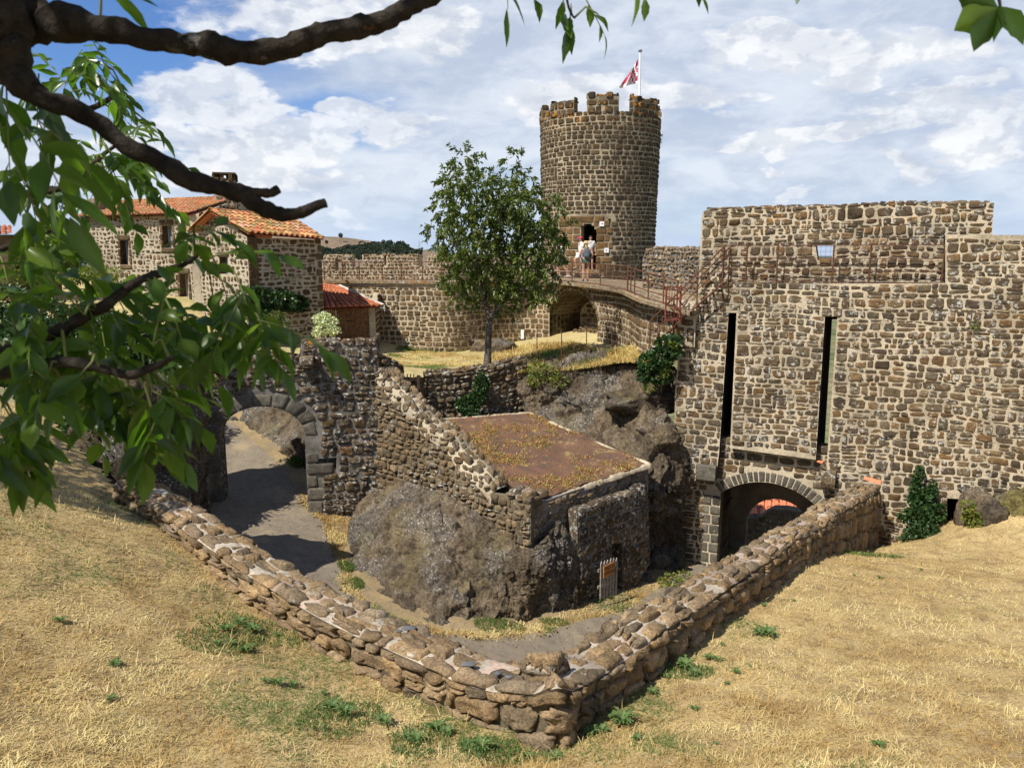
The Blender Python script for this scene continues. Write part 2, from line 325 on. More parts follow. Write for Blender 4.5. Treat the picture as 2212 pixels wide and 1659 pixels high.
def leaf_mat(name,cols,trans=.35,rough=.45,patch=False):
    m,nt,b=mat(name); p,r,nrm=geo(nt)
    k=len(cols); base=ramp(nt,r,[((i+.5)/k,c) for i,c in enumerate(cols)])
    nz=noise(nt,p,30.0,2).outputs[0]; base=mix(nt,mrange(nt,nz,.3,.7),mix(nt,1.0,base,(.8,.85,.8),'MULTIPLY'),base)
    if patch:
        g1=noise(nt,p,.7,6,.65).outputs[0]; g2=noise(nt,p,3.2,5,.65).outputs[0]; base=mix(nt,mrange(nt,g1,.60,.40),base,mix(nt,1.0,base,(.70,.60,.46),'MULTIPLY')); base=mix(nt,mrange(nt,g2,.58,.38),base,mix(nt,1.0,base,(.70,.62,.52),'MULTIPLY'))
    setc(nt,b,base); b.inputs['Roughness'].default_value=rough; b.inputs['Specular IOR Level'].default_value=.4
    tr=node(nt,'ShaderNodeBsdfTranslucent'); nt.links.new(mix(nt,1.0,base,(1.7,2.1,.7),'MULTIPLY'),tr.inputs[0])
    ms=node(nt,'ShaderNodeMixShader',{0:trans,1:b.outputs[0],2:tr.outputs[0]})
    nt.links.new(ms.outputs[0],nt.nodes['Material Output'].inputs[0]); return m
M_leafF=leaf_mat('near_leaf',[(.06,.115,.018),(.085,.15,.024),(.13,.19,.03),(.045,.085,.018),(.07,.125,.022)],.5,.30)
M_leafT=leaf_mat('ash_leaf',[(.075,.105,.022),(.11,.14,.028),(.05,.075,.018),(.17,.19,.04)],.3,.4)
M_ivy=leaf_mat('ivy_leaf',[(.03,.07,.018),(.05,.10,.022),(.02,.045,.014)],.15,.4)
M_ivyy=leaf_mat('yellow_green_leaf',[(.16,.20,.03),(.25,.22,.04),(.10,.15,.03)],.3,.5)
M_dryb=leaf_mat('dry_blade',[(.82,.65,.35),(.70,.53,.26),(.88,.73,.43),(.54,.39,.18)],.25,.8,True)
M_greenb=leaf_mat('green_blade',[(.13,.18,.045),(.18,.22,.06),(.10,.14,.035)],.3,.6)
M_stalk=plain('yellow_green_stalk',(.13,.15,.045),.6)
M_weed=leaf_mat('weed_leaf',[(.10,.17,.045),(.14,.21,.06),(.07,.12,.035),(.16,.20,.07)],.25,.6)
M_flower=leaf_mat('cream_flower',[(.80,.76,.58),(.75,.72,.55),(.35,.42,.18)],.2,.7)
M_pink=plain('pink_petal',(.55,.2,.35))
M_bark=stone_mat('bark',[(.045,.037,.03),(.035,.03,.024)],.15,.15,(-2,1),tint=(1,1,1))
M_barkT=stone_mat('ash_bark',[(.13,.12,.105),(.10,.09,.08)],.4,tint=(1,1,1))
M_darkwood=plain('dark_old_wood',(.055,.038,.028),.8,.2,0,.4,12)
M_brownwood=plain('brown_board',(.20,.10,.045),.75,.2,0,.45,9)
M_greywood=plain('silver_grey_wood',(.30,.27,.23),.85,.2,0,.3,16)
M_tile=stone_mat('roof_tile',tint=(1,1,1),cols=[(.62,.21,.10),(.52,.17,.085),(.68,.29,.16),(.45,.16,.09),(.60,.24,.12)],lich=.12,bstr=.3)
M_tilem=stone_mat('mossy_roof_tile',tint=(1,1,1),cols=[(.60,.22,.11),(.50,.30,.12),(.66,.33,.17),(.34,.26,.09),(.62,.25,.13),(.30,.25,.10)],lich=.3,bstr=.3)
M_terra=plain('terracotta',(.62,.20,.10),.7)
M_signw=plain('white_sign',(.82,.82,.82),.5,var=.02)
M_black=plain('black_paint',(.02,.02,.02),.5,var=.05)
M_pane=plain('window_pane',(.16,.20,.25),.15,.6,var=.1)
M_skin=plain('skin',(.50,.28,.19),.6,var=.05)
# ------------------------------------------------------------------ frames (wall coordinate systems)
class Fr:                                    # vertical plane through A and B, u along it, v = height
    def __init__(s,A,B,flip=False):
        s.A=np.array(A[:2],float); d=np.array(B[:2],float)-s.A; s.L=np.linalg.norm(d); s.t=d/s.L
        s.n=np.array([s.t[1],-s.t[0]]); 
        if flip: s.n=-s.n
    def map(s,u,v,o): u,v,o=np.broadcast_arrays(u,v,o); return np.stack([s.A[0]+s.t[0]*u+s.n[0]*o,s.A[1]+s.t[1]*u+s.n[1]*o,v+0.],-1)
    def uz(s,px,py,off=0.0):
        r=ray(px,py); A=s.A+s.n*off; t=(A@s.n)/(r[:2]@s.n); q=r*t; return (float((q[:2]-A)@s.t),float(q[2]))
    def shifted(s,o): f=Fr(s.A,s.A+s.t); f.n=s.n; f.t=s.t; f.L=s.L; f.A=s.A+s.n*o; return f
class Cyl:
    def __init__(s,cx,cy,rf): s.c=(cx,cy); s.rf=rf
    def map(s,u,v,o): r=s.rf(v)+o; th=u; return np.stack([s.c[0]+r*np.sin(th),s.c[1]-r*np.cos(th),v+0*th],-1)
class Poly:                                   # smooth plan curve
    def __init__(s,pts,off=0.,smooth=True):
        p=np.array(pts,float)[:,:2]
        if smooth: p=catmull(p,12)
        d=np.gradient(p,axis=0); d/=np.linalg.norm(d,axis=1)[:,None]; n=np.stack([d[:,1],-d[:,0]],-1)
        s.p=p+n*off; s.n=n; s.s=np.concatenate([[0],np.cumsum(np.linalg.norm(np.diff(s.p,axis=0),axis=1))]); s.L=s.s[-1]
    def map(s,u,v,o):
        u,v,o=np.broadcast_arrays(u,v,o)
        x=np.interp(u,s.s,s.p[:,0]);y=np.interp(u,s.s,s.p[:,1]);a=np.interp(u,s.s,s.n[:,0]);b=np.interp(u,s.s,s.n[:,1])
        return np.stack([x+a*o,y+b*o,v+0.],-1)
    def u_at(s,px,py):
        r=ray(px,py); best=None
        az=s.p[:,0]/s.p[:,1]; t=r[0]/r[1]; i=np.argmin(abs(az-t)); return s.s[i]
    def uz(s,px,py):
        r=ray(px,py); u=s.u_at(px,py); q=s.map(u,0,0); return float(u),float(r[2]*q[1]/r[1])
def catmull(p,k=8,closed=False):
    p=np.asarray(p,float); q=np.concatenate([[2*p[0]-p[1]],p,[2*p[-1]-p[-2]]]); out=[]
    for i in range(len(p)-1):
        a,b,c,d=q[i:i+4]
        for t in np.arange(k)/k: out.append(.5*(2*b+(c-a)*t+(2*a-5*b+4*c-d)*t*t+(3*b-a-3*c+d)*t**3))
    out.append(p[-1]); return np.array(out)
def inpoly(u,v,poly):
    u=np.asarray(u,float);v=np.asarray(v,float)+0*u; r=np.zeros(u.shape,bool); n=len(poly)
    for i in range(n):
        (x1,y1),(x2,y2)=poly[i],poly[(i+1)%n]
        if y1==y2: continue
        c=((y1>v)!=(y2>v))&(u<(x2-x1)*(v-y1)/(y2-y1)+x1); r^=c
    return r
def region(outer,holes=()):
    def f(u,v):
        r=inpoly(u,v,outer)
        for h in holes: r&=~inpoly(u,v,h)
        return r
    return f
# ------------------------------------------------------------------ masonry
def courses(inside,u0,u1,v0,v1,h=(.14,.22),l=(.18,.42),gap=.028,jit=.15,wav=.03,seed=0,split=.12,step=.02,wf=.6,ends=None):
    rg=np.random.default_rng(seed); Q=[]; v=v0; us=np.arange(u0,u1+step,step)
    wf_=lambda u,k: wav*vnoise(np.stack([np.atleast_1d(u)*wf,np.atleast_1d(u)*0+k*1.7+seed],-1),seed)[0]
    k=0
    while v<v1:
        hh=rg.uniform(*h); vt=v+hh; m=inside(us,np.full(us.shape,(v+vt)/2))
        m&=inside(us,np.full(us.shape,v+hh*.25))|(v<=v0)
        e=np.flatnonzero(np.diff(np.concatenate([[0],m.astype(int),[0]])))
        for a,b in zip(e[::2],e[1::2]):
            ua,ub=us[a],us[min(b,len(us)-1)]
            if ub-ua<.05: continue
            x=ua; first=True
            while x<ub-1e-6:
                L=rg.uniform(*l)*(hh/np.mean(h))**.5
                if rg.random()<.10: L*=.5
                if ends and (first or ub-x<ends*1.5): L=rg.uniform(.7,1.15)*ends
                if ub-(x+L)<l[0]*.6: L=ub-x
                first=False
                xa,xb=x+gap/2,x+L-gap/2
                j=jit*min(hh,L)*.5; t1,t2=rg.uniform(-j,j,2)
                if x==ua: t1=0
                if x+L>=ub-1e-6: t2=0
                yb0,yb1,yt0,yt1=v+wf_(xa,k),v+wf_(xb,k),vt+wf_(xa,k+1),vt+wf_(xb,k+1)
                g=gap/2; q=[(xa+t1*.5,yb0+g),(xb+t2*.5,yb1+g),(xb-t2*.5,yt1-g),(xa-t1*.5,yt0-g)]
                if split and rg.random()<split and hh>h[0]*1.1:
                    f=rg.uniform(.35,.65); a0=(q[0][0]*(1-f)+q[3][0]*f,q[0][1]*(1-f)+q[3][1]*f); b0=(q[1][0]*(1-f)+q[2][0]*f,q[1][1]*(1-f)+q[2][1]*f)
                    Q.append([q[0],q[1],(b0[0],b0[1]-g),(a0[0],a0[1]-g)]); Q.append([(a0[0],a0[1]+g),(b0[0],b0[1]+g),q[2],q[3]])
                else: Q.append(q)
                x+=L
        v=vt; k+=1
    Q=np.array(Q) if Q else np.zeros((0,4,2)); Q+=rg.normal(0,jit*.035,Q.shape)*1.0; return Q
def rubble(inside,u0,u1,v0,v1,cell=.2,seed=0,gap=.04,asp=1.3):
    """irregular stones: relaxed hex-like cells as rough quads"""
    return courses(inside,u0,u1,v0,v1,h=(cell*.6,cell*1.1),l=(cell*.7*asp,cell*1.5*asp),gap=gap,jit=.55,wav=cell*.35,seed=seed,split=.22,wf=1.7)
def stones(mb,Q,mapf,relief=.03,sink=.03,K=12,n=4.0,seed=0,rough=.006,mat=0,nf=9.0,irr=.06,rings=(1.,.94,.80,.45)):
    if len(Q)==0: return
    rg=np.random.default_rng(seed+99); N=len(Q); th=(np.arange(K)+.5)*2*PI/K
    nn=n*np.exp(rg.normal(0,.18,N))[:,None]
    cx=np.sign(np.cos(th))*np.abs(np.cos(th))**(2/nn); cy=np.sign(np.sin(th))*np.abs(np.sin(th))**(2/nn)
    ph=rg.uniform(0,6.28,(N,3)); am=rg.normal(0,irr,(N,3)); ir=1-.55*np.abs(sum(am[:,k:k+1]*np.sin((k+2)*th+ph[:,k:k+1]) for k in range(3)))
    cx=cx*ir; cy=cy*ir; rel=relief*rg.uniform(.35,1.5,N)[:,None]; tx,ty=rg.normal(0,.22,(2,N,1))
    S=list(rings)+[0.]; hp=[-sink,.6,.95,1.0,1.0]
    if len(rings)==5: hp=[-sink,.5,.88,1.0,1.02,1.0]
    if len(rings)==3: hp=[-sink,.75,1.,1.04]
    out=[]
    for i,s_ in enumerate(S):
        a,b=(cx*s_,cy*s_) if s_>0 else (np.zeros((N,1)),np.zeros((N,1)))
        w=[(1-a)*(1-b)/4,(1+a)*(1-b)/4,(1+a)*(1+b)/4,(1-a)*(1+b)/4]
        uv=sum(w[k][...,None]*Q[:,k,None,:] for k in range(4))
        if i==0: off=np.full(a.shape,-sink)
        else: off=rel*hp[i]*(1+tx*a+ty*b)
        if i: off=off+rough*(.6*fbm(np.concatenate([uv*nf,np.full(uv.shape[:-1]+(1,),seed*3.3)],-1),seed,3)+.9*facet(np.concatenate([uv*nf*.9,np.full(uv.shape[:-1]+(1,),seed*3.3)],-1),seed,1.0))
        out.append(mapf(uv[...,0],uv[...,1],off))
    V=np.concatenate(out,1); m=len(rings); tot=m*K+1; base=np.arange(N)[:,None]*tot; j=np.arange(K); j2=(j+1)%K; F=[]
    for r in range(m-1): F.append(np.stack([base+r*K+j,base+r*K+j2,base+(r+1)*K+j2,base+(r+1)*K+j],-1).reshape(-1,4))
    T=np.stack([base+(m-1)*K+j,base+(m-1)*K+j2,np.broadcast_to(base+m*K,(N,K))],-1).reshape(-1,3)
    V=V.reshape(-1,3); s0=mb.n
    mb.v.append(V); mb.n+=len(V)
    for f in F+[T]: mb.f.append((f+s0,mat,True))
def slab(mb,fr,outer,holes,thick,mat=1,side=1,off=0.):
    loops=[outer]+list(holes); flat=[p for l in loops for p in l]
    t=np.array(tessellate_polygon([[Vector((a,b,0)) for a,b in l] for l in loops]))
    p=np.array(flat); V=fr.map(p[:,0],p[:,1],np.full(len(p),off)); 
    nr=np.cross(V[t[:,1]]-V[t[:,0]],V[t[:,2]]-V[t[:,0]]); 
    mb.add(V,t,mat)
    Bk=fr.map(p[:,0],p[:,1],np.full(len(p),off-thick)); mb.add(Bk,t,side)
    i0=0
    for l in loops:
        n=len(l); a=np.arange(n)+i0; b=(np.arange(n)+1)%n+i0; mb.add(np.concatenate([V,Bk]),np.stack([a,b,b+len(p),a+len(p)],-1),side); i0+=n
def gridwall(mb,fr,inside,u0,u1,v0,v1,cell=.08,mat=1,thick=None,off=0.):
    us=np.arange(u0,u1+cell,cell); vs_=np.linspace(v0,v1,max(2,int(round((v1-v0)/cell)))+1)
    U,Vv=np.meshgrid(us,vs_,indexing='ij'); G=fr.map(U,Vv,np.full(U.shape,off))
    m=inside((U[:-1,:-1]+U[1:,1:])/2,(Vv[:-1,:-1]+Vv[1:,1:])/2); mb.grid(G,mat,False,m)
    if thick:
        G2=fr.map(U,Vv,np.full(U.shape,off-thick)); mb.grid(G2,mat,False,m)
        a,b=m.shape; id=np.arange((a+1)*(b+1)).reshape(a+1,b+1); n=(a+1)*(b+1); mp=np.pad(m,1); E=[]
        for di,dj,e in((-1,0,((0,0),(0,1))),(1,0,((1,0),(1,1))),(0,-1,((0,0),(1,0))),(0,1,((0,1),(1,1)))):
            bd=m&~mp[1+di:1+di+a,1+dj:1+dj+b]; I,J=np.nonzero(bd)
            p,q=id[I+e[0][0],J+e[0][1]],id[I+e[1][0],J+e[1][1]]; E.append(np.stack([p,q,q+n,p+n],-1))
        mb.add(np.concatenate([G.reshape(-1,3),G2.reshape(-1,3)]),np.concatenate(E),mat)
def arc(cx,cz,rx,rz,a0,a1,n=16): return [(cx+rx*math.cos(a),cz+rz*math.sin(a)) for a in np.linspace(a0,a1,n)]
def voussoirs(cx,cz,rx,rz,a0,a1,n,w,gap=.015,seed=0,vary=.0):
    rg=np.random.default_rng(seed); e=np.linspace(a0,a1,n+1); e[1:-1]+=rg.uniform(-.15,.15,n-1)*(e[1]-e[0]); Q=[]
    for a,b in zip(e[:-1],e[1:]):
        g=gap/2/max(rx,rz)*np.sign(b-a); a_,b_=a+g,b-g; ww=w*(1+rg.uniform(-vary,vary))
        f=lambda t,k:(cx+(rx+k)*math.cos(t),cz+(rz+k)*math.sin(t))
        Q.append([f(a_,0),f(b_,0),f(b_,ww),f(a_,ww)] if a0>a1 else [f(a_,0),f(a_,ww),f(b_,ww),f(b_,0)])
    return np.array(Q)
# ------------------------------------------------------------------ terrain helpers
def rbf(pts):
    p=np.array(pts,float); n=len(p); d=np.linalg.norm(p[:,None,:2]-p[None,:,:2],axis=-1)
    ph=lambda r: np.where(r>0,r*r*np.log(np.maximum(r,1e-9)),0)
    A=np.zeros((n+3,n+3)); A[:n,:n]=ph(d)+np.eye(n)*.3; A[:n,n]=1; A[:n,n+1:]=p[:,:2]; A[n,:n]=1; A[n+1:,:n]=p[:,:2].T
    w=np.linalg.solve(A,np.concatenate([p[:,2],[0,0,0]]))
    def f(x,y):
        x=np.asarray(x,float);y=np.asarray(y,float); r=np.sqrt((x[...,None]-p[:,0])**2+(y[...,None]-p[:,1])**2)
        return (ph(r)*w[:n]).sum(-1)+w[n]+w[n+1]*x+w[n+2]*y
    return f
def zpath(x,y): return -8.32-.1875*np.asarray(x)+0*np.asarray(y)
def zrav(x,y): x=np.asarray(x,float); return zpath(x,y)+.27*np.maximum(0,np.asarray(y)-21.2)*np.clip((-2-x)/2,0,1)
def Gp(px,py): r=ray(px,py); return r*(-8.32/(r[2]+.1875*r[0]))
def hit(px,py,zf,d0=3,d1=60):
    r=ray(px,py); r=r/r[1]; ds=np.linspace(d0,d1,3000); q=r[None]*ds[:,None]; h=q[:,2]-zf(q[:,0],q[:,1]); i=np.argmax(h<0); return q[i]
def loft(cols,nu=8,nv=8,amp=.1,freq=1.2,seed=0,oct=5,ridge=False,fc=.5):
    C=np.array(cols,float)                        # columns x rows x 3
    G=np.array([catmull(c,nv) for c in C]); G=np.stack([catmull(G[:,j],nu) for j in range(G.shape[1])],1)
    du=np.gradient(G,axis=0);dv=np.gradient(G,axis=1); n=np.cross(du,dv); n/=np.linalg.norm(n,axis=-1)[...,None]+1e-9
    f=fbm(G*freq,seed,oct,.55)
    w=G+.15*np.stack([fbm(G*1.5,seed+k,3) for k in(20,21,22)],-1); f=f*.7+fc*(1.1*facet(w*freq*.9*[1,1,.7],seed,1.1)+.6*facet(w*freq*2.6*[1,1,.7],seed+9,1.1)+.28*facet(w*freq*7,seed+19,1.0))
    return G+n*(f*amp)[...,None]
# ================================================================== TERRAIN
Cc=np.array([.36,5.82]); L1=np.array([-8.2,13.1]); R1=np.array([9.75,19.6])          # outer edge of the low wall in plan
gA=np.array([5.29,22.]); gB=np.array([11.64,19.1])
def wline(A,B,px):            # heights along a vertical plane through A and B
    A=np.array(A);B=np.array(B);t=(B-A)/np.linalg.norm(B-A);n=np.array([t[1],-t[0]]); o=[]
    for x,y in px: q=ray(x,y); q=q*((A@n)/(q[:2]@n)); o.append((float((q[:2]-A)@t),q[2]))
    return np.array(o)
LT=wline(L1,Cc,[(252,1047),(315,1090),(373,1126),(440,1174),(494,1212),(571,1262),(643,1303),(741,1360),(860,1405),(912,1430),(975,1464),(1025,1484),(1097,1491),(1200,1490)])
LB=wline(L1,Cc,[(252,1085),(315,1120),(373,1158),(449,1236),(494,1268),(584,1340),(665,1389),(741,1438),(880,1495),(1000,1554),(1097,1592),(1160,1620)])
RT=wline(Cc,R1,[(1200,1490),(1245,1483),(1340,1432),(1435,1355),(1499,1317),(1559,1276),(1645,1219),(1720,1163),(1776,1135),(1800,1110),(1850,1082),(1905,1050)])
RB=wline(Cc,R1,[(1165,1622),(1330,1525),(1450,1440),(1506,1390),(1551,1358),(1653,1283),(1735,1220),(1780,1199),(1833,1188),(1912,1180)])
def wxy(A,B,u): A=np.array(A);B=np.array(B); return A+(B-A)/np.linalg.norm(B-A)*u
mpts=[(*wxy(L1,Cc,u),z) for u,z in LB[::2]]+[(*wxy(Cc,R1,u),z) for u,z in RB[1::2]]
mound_z=rbf(mpts+[(-7.0,10,-2.85),(-8.6,11.6,-2.7),(-8.0,13.4,-3.0),(12.75,18.1,-5.75),(12.2,17.6,-6.3),(0,0,-1.6),(-3,3.2,-3.0),(3,3.2,-3.0),(-1.5,4.6,-3.75),(-8.5,8,-2.6),(-12,11,-2.2),(-5,6,-3.25),(-7,4,-2.6),
   (14,16,-6.2),(6.2,9,-4.9),(9,12,-5.65),(4,5.5,-3.8),(9,6,-4.0),(14,10,-5.0),(17,17.,-6.0),(-3,-2,-1.2),(3,-2,-1.2),(12,2,-2.8),(-12,2,-1.8)])
terr_z=rbf([(-12.5,31,-1.9),(-18,34,-1.7),(-7.3,29.8,-3.6),(-9.3,27.3,-3.2),(-7.,26,-3.5),(-12,26.5,-2.9),(-4,34.5,-4.2),(-3,30,-4.2),(-1,27,-4.0),(1,31.5,-3.9),(.5,25,-3.85),(2.5,24.2,-3.6),(3.5,28,-3.5),
   (4.2,23.0,-3.3),(3.6,24.6,-3.15),(4.8,22.6,-3.2),(-2,36,-4.2),(-20,27,-2.2),(6,30,-2.6)])
def sheet(name,m,x0,x1,y0,y1,cell,zf,keep,amp=.05,fr=1.2,seed=0,dz=0.):
    xs=np.arange(x0,x1+cell,cell); ys=np.arange(y0,y1+cell,cell); X,Y=np.meshgrid(xs,ys,indexing='ij')
    Z=zf(X,Y)+dz+amp*fbm(np.stack([X*fr,Y*fr,0*X],-1),seed,5); xm,ym=X[:-1,:-1]+cell/2,Y[:-1,:-1]+cell/2
    mb=MB(); mb.grid(np.stack([X,Y,Z],-1),0,True,keep(xm,ym)); return struct(name,mb,m)
def side(x,y,A,B): return (B[0]-A[0])*(y-A[1])-(B[1]-A[1])*(x-A[0])     # >0 left of A->B
mound_poly=[(-22,-6),(22,-6),(22,14.6),tuple(gB+(gB-gA)*.6),tuple(gA+(gB-gA)*.70+np.array([.1,.25])),(R1[0]-.25,R1[1]+.1),(Cc[0],Cc[1]+.3),(L1[0]+.15,L1[1]+.1),(-9.5,14.6),(-22,17)]
sheet('grass_mound',M_grassg,-22,22,-6,22,.12,mound_z,lambda x,y:inpoly(x,y,mound_poly),.045,1.6,3)
sheet('ravine_ground',M_ravine,-14,16,6,32,.14,zrav,lambda x,y:(x<3)|(y<24.2),.05,1.3,5)
terr_poly=[(-40,24.5),(-12,26.3),(-4.4,26.3),(-4.2,23.6),(-1.6,24.9),(.4,25.0),(1.6,24.8),(3.,24.1),(4.2,23.0),(5.2,22.4),(5.9,26),(6.4,44),(-40,60)]
sheet('courtyard_ground',M_court,-40,12,22,60,.13,terr_z,lambda x,y:inpoly(x,y,terr_poly),.03,1.1,8)
# worn path through the ravine
pl=[(655,1085),(702,1140),(735,1230),(760,1290),(850,1345),(960,1372),(1090,1378),(1180,1365),(1300,1335),(1400,1290),(1500,1225),(1640,1180)]
pr=catmull([Gp(*p) for p in pl],10); mid=[(-8.3,20.6),(-7.6,18.5),(-6.,16.2),(-4.0,13.8),(-2.2,12.3),(-.2,11.6),(1.0,11.8),(2.6,13.),(4.4,15.5),(5.8,18),(6.8,19.6),(8.6,21.5)]
plf=catmull([(x,y,0) for x,y in mid],10); t=np.linspace(0,1,12)[None,:,None]
G=pr[:,None,:]*(1-t)+plf[:,None,:]*t; e=vnoise(np.stack([pr[:,0]*2,pr[:,1]*2,0*pr[:,0]],-1),4)*.12; G[:,0,:2]+=e[:,None]*.7
G[...,2]=zpath(G[...,0],0)+.05*fbm(np.stack([G[...,0]*1.3,G[...,1]*1.3,0*G[...,0]],-1),5,5)+.035
Gq=lambda x,y:hit(x,y,zrav,8,40)
up=[Gq(474,1100),Gq(470,1040),Gq(472,985),Gq(472,950),Gq(462,915)]; dn=[Gq(655,1085),Gq(628,1040),Gq(580,985),Gq(540,950),Gq(505,915)]
a=catmull(up,8);b=catmull(dn,8); G2=a[:,None,:]*t+b[:,None,:]*(1-t); G2[...,2]=zrav(G2[...,0],G2[...,1])+.05*fbm(np.stack([G2[...,0]*1.3,G2[...,1]*1.3,0*G2[...,0]],-1),5,5)+.045
mb=MB(); mb.grid(G,0,True); mb.grid(G2,0,True); struct('path',mb,M_path)
# far country
mb=MB(); th=np.linspace(0,2*PI,97); rr=np.array([0,40,70,120,250,600,1500,4000,9000,20000])
zz=np.array([-13,-13,-30,-70,-95,-105,-105,-105,-105,-105.]); Gx=np.stack([rr[:,None]*np.cos(th),18+rr[:,None]*np.sin(th),zz[:,None]+0*th],-1); mb.grid(Gx[:,::-1],0,True)
M_land=ground_mat('valley_land',[(.20,.20,.10),(.12,.15,.06),(.26,.21,.13)],(.05,.09,.03),.9,.004,.02,0.0)
struct('valley_floor',mb,M_land)
M_field=ground_mat('ploughed_hill',[(.20,.15,.11),(.25,.19,.13),(.16,.12,.085)],(.07,.10,.04),.6,.006,.03,0.0)
def ridge(name,pxs,d,depth,m,base=-105,seed=0,amp=3):
    top=catmull([P(x,y,d) for x,y in pxs],12); n=len(top); rows=[]
    for k,t in enumerate(np.linspace(0,1,14)):
        q=top.copy(); q[:,1]-=depth*t; q[:,0]*=(1-depth*t/d*.6); q[:,2]=top[:,2]*(1-t)**1.3+base*(1-(1-t)**1.3); q[:,2]+=amp*fbm(q*.004,seed,4)*min(1,t*4); rows.append(q)
    back=top.copy(); back[:,1]+=depth; back[:,2]=base; mb=MB(); mb.grid(np.stack([back]+rows),0,True); return struct(name,mb,m)
ridge('hill',[(480,500),(600,507),(690,511),(740,513),(800,521),(860,531),(900,538),(950,545),(1000,552),(1080,562)],1500,900,M_field,seed=2)
M_blue=plain('far_ridge_haze_blue',(.10,.15,.20),.95); M_blue2=plain('far_ridge',(.07,.10,.09),.95)  # distance haze of the far ridge is put into its bluish base colour
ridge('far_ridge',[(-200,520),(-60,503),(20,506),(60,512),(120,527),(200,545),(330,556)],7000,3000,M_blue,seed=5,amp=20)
ridge('wooded_ridge',[(870,556),(900,545),(930,538),(965,540),(1000,550),(1100,552),(1300,556),(1500,553),(2300,556)],3200,900,M_blue2,seed=6,amp=8)
# ------------------------------------------------------------------ leaf cloud helper
def leaves(mb,C,D,L,Wd,seed=0,mat=0,droop=.25,fold=.25):
    """C centres (N,3), D directions, L lengths"""
    rg=np.random.default_rng(seed+12345); N=len(C); D=D/(np.linalg.norm(D,axis=1)[:,None]+1e-9); L=np.broadcast_to(L,(N,))[:,None]; w=np.broadcast_to(Wd,(N,))[:,None]
    r=rg.normal(size=(N,3)); S=np.cross(D,r); S/=np.linalg.norm(S,axis=1)[:,None]+1e-9; U=np.cross(S,D); z=np.array([0,0,1.])
    p0=C; p1=C+D*L*.5-z*droop*L*.15; p2=C+D*L-z*droop*L*.6
    a=p1+S*w*.5+U*w*fold; b=p1-S*w*.5+U*w*fold
    V=np.stack([p0,a,p2,b,p1],1).reshape(-1,3); i=np.arange(N)[:,None]*5
    mb.add(V,np.concatenate([i+np.array([[0,4,2,1]]),i+np.array([[0,3,2,4]])]),mat,True)
def rdir(n,seed,up=0.0):
    rg=np.random.default_rng(seed); d=rg.normal(size=(n,3)); d/=np.linalg.norm(d,axis=1)[:,None]; d[:,2]+=up; return d
def ball(c,r,n,seed=0,shell=.5):
    rg=np.random.default_rng(seed); d=rg.normal(size=(n,3)); d/=np.linalg.norm(d,axis=1)[:,None]; t=rg.uniform(shell**3,1,n)**(1/3)
    p=d*t[:,None]; return np.array(c)+p*np.array(r)*(1+.28*vnoise(d*2.3+np.array(c)*.37,seed))[:,None],d
def lump(c,r,seed=0,amp=.25,fr=1.5,k=24,flat=None):
    th=np.linspace(0,2*PI,k*2+1);ph=np.linspace(-PI/2,PI/2,k+1); T,Q=np.meshgrid(th,ph); d=np.stack([np.cos(Q)*np.cos(T),np.cos(Q)*np.sin(T),np.sin(Q)],-1)
    f=1+amp*(fbm(d*fr+seed*3.1,seed,5)*.7+.5*facet(d*fr*1.3+seed,seed,.8)+.2*facet(d*fr*4+seed,seed+3,.8)); q=np.sign(d)*np.abs(d)**.8; return np.array(c)+q*f[...,None]*np.array(r)
# trees of the far slope: individual crowns with trunks
M_far=leaf_mat('far_foliage',[(.03,.05,.03),(.045,.065,.035),(.025,.04,.03)],.05,.9)
fi=0
def far_tree(px,py,hpx,d,label,n=420):
    global fi; fi+=1; s=hpx/FPX*d; b=P(px,py,d); t=thing('far_tree',label,'tree',b,'trees on the far hillside')
    mb=MB(); mb.tube([b,b+[0,0,s*.5]],[s*.06,s*.03],6); link('trunk',mb,M_barkT,t)
    mb=MB()
    for k in range(4):
        c=b+np.array([random.uniform(-.25,.25)*s,random.uniform(-.2,.2)*s,s*random.uniform(.45,.75)]); p,dd=ball(c,(s*.3,s*.3,s*.27),n//4,fi*7+k,.6); leaves(mb,p,dd+rdir(len(p),fi+k)*.6,s*.13,s*.11,fi+k)
    link('crown',mb,M_far,t)
for (x,y,h) in [(887/5.53,0,0)][:0]+[(738,515,12)]: far_tree(x,y,h,1450,'lone round tree on the skyline of the bare ploughed hill')
far_tree(829,529,10,1450,'smaller of two trees side by side on the hill skyline'); far_tree(842,531,13,1450,'larger of two trees side by side on the hill skyline')
far_tree(705,528,9,1200,'solitary dark bush halfway up the ploughed hill right of the tiled roof'); far_tree(912,541,6,1500,'tiny tree on the skyline beside the pylon')
mb=MB(); rg=np.random.default_rng(5)
for i in range(150):
    x=rg.uniform(690,905); lo=548; hi=535+ (6 if x<740 else 0)-(4 if 780<x<870 else 0)+rg.uniform(-3,6)+(8 if x>880 else 0); y=rg.uniform(hi,lo+8) if i>50 else hi; d=1050+rg.uniform(-60,60)+(548-y)*8
    c=P(x,y,d); s=rg.uniform(4.,6.5); p,dd=ball(c,(s,s,s*.85),150,i,.75); leaves(mb,p,dd+rdir(len(p),i)*.5,2.2,2.0,i)
tag(link('forest',mb,M_far),'dark belt of woodland across the foot of the ploughed hill','wood',kind='stuff')
mb=MB(); b=P(906,547,1480); h=28.
for sx in(-1,1):
    for sy in(-1,1): mb.tube([b+[3*sx,3*sy,-6],b+[.5*sx,.5*sy,h-6]],.18,4)
for k in range(6):
    z=-2+k*4.5; w=3-2.5*(z+6)/h; mb.tube([b+[-w,0,z],b+[w,0,z+3]],.12,4); mb.tube([b+[w,0,z],b+[-w,0,z+3]],.12,4)
for z,w in((14,6),(19,5)): mb.tube([b+[-w,0,z],b+[0,0,z+1.2],b+[w,0,z]],.2,4)
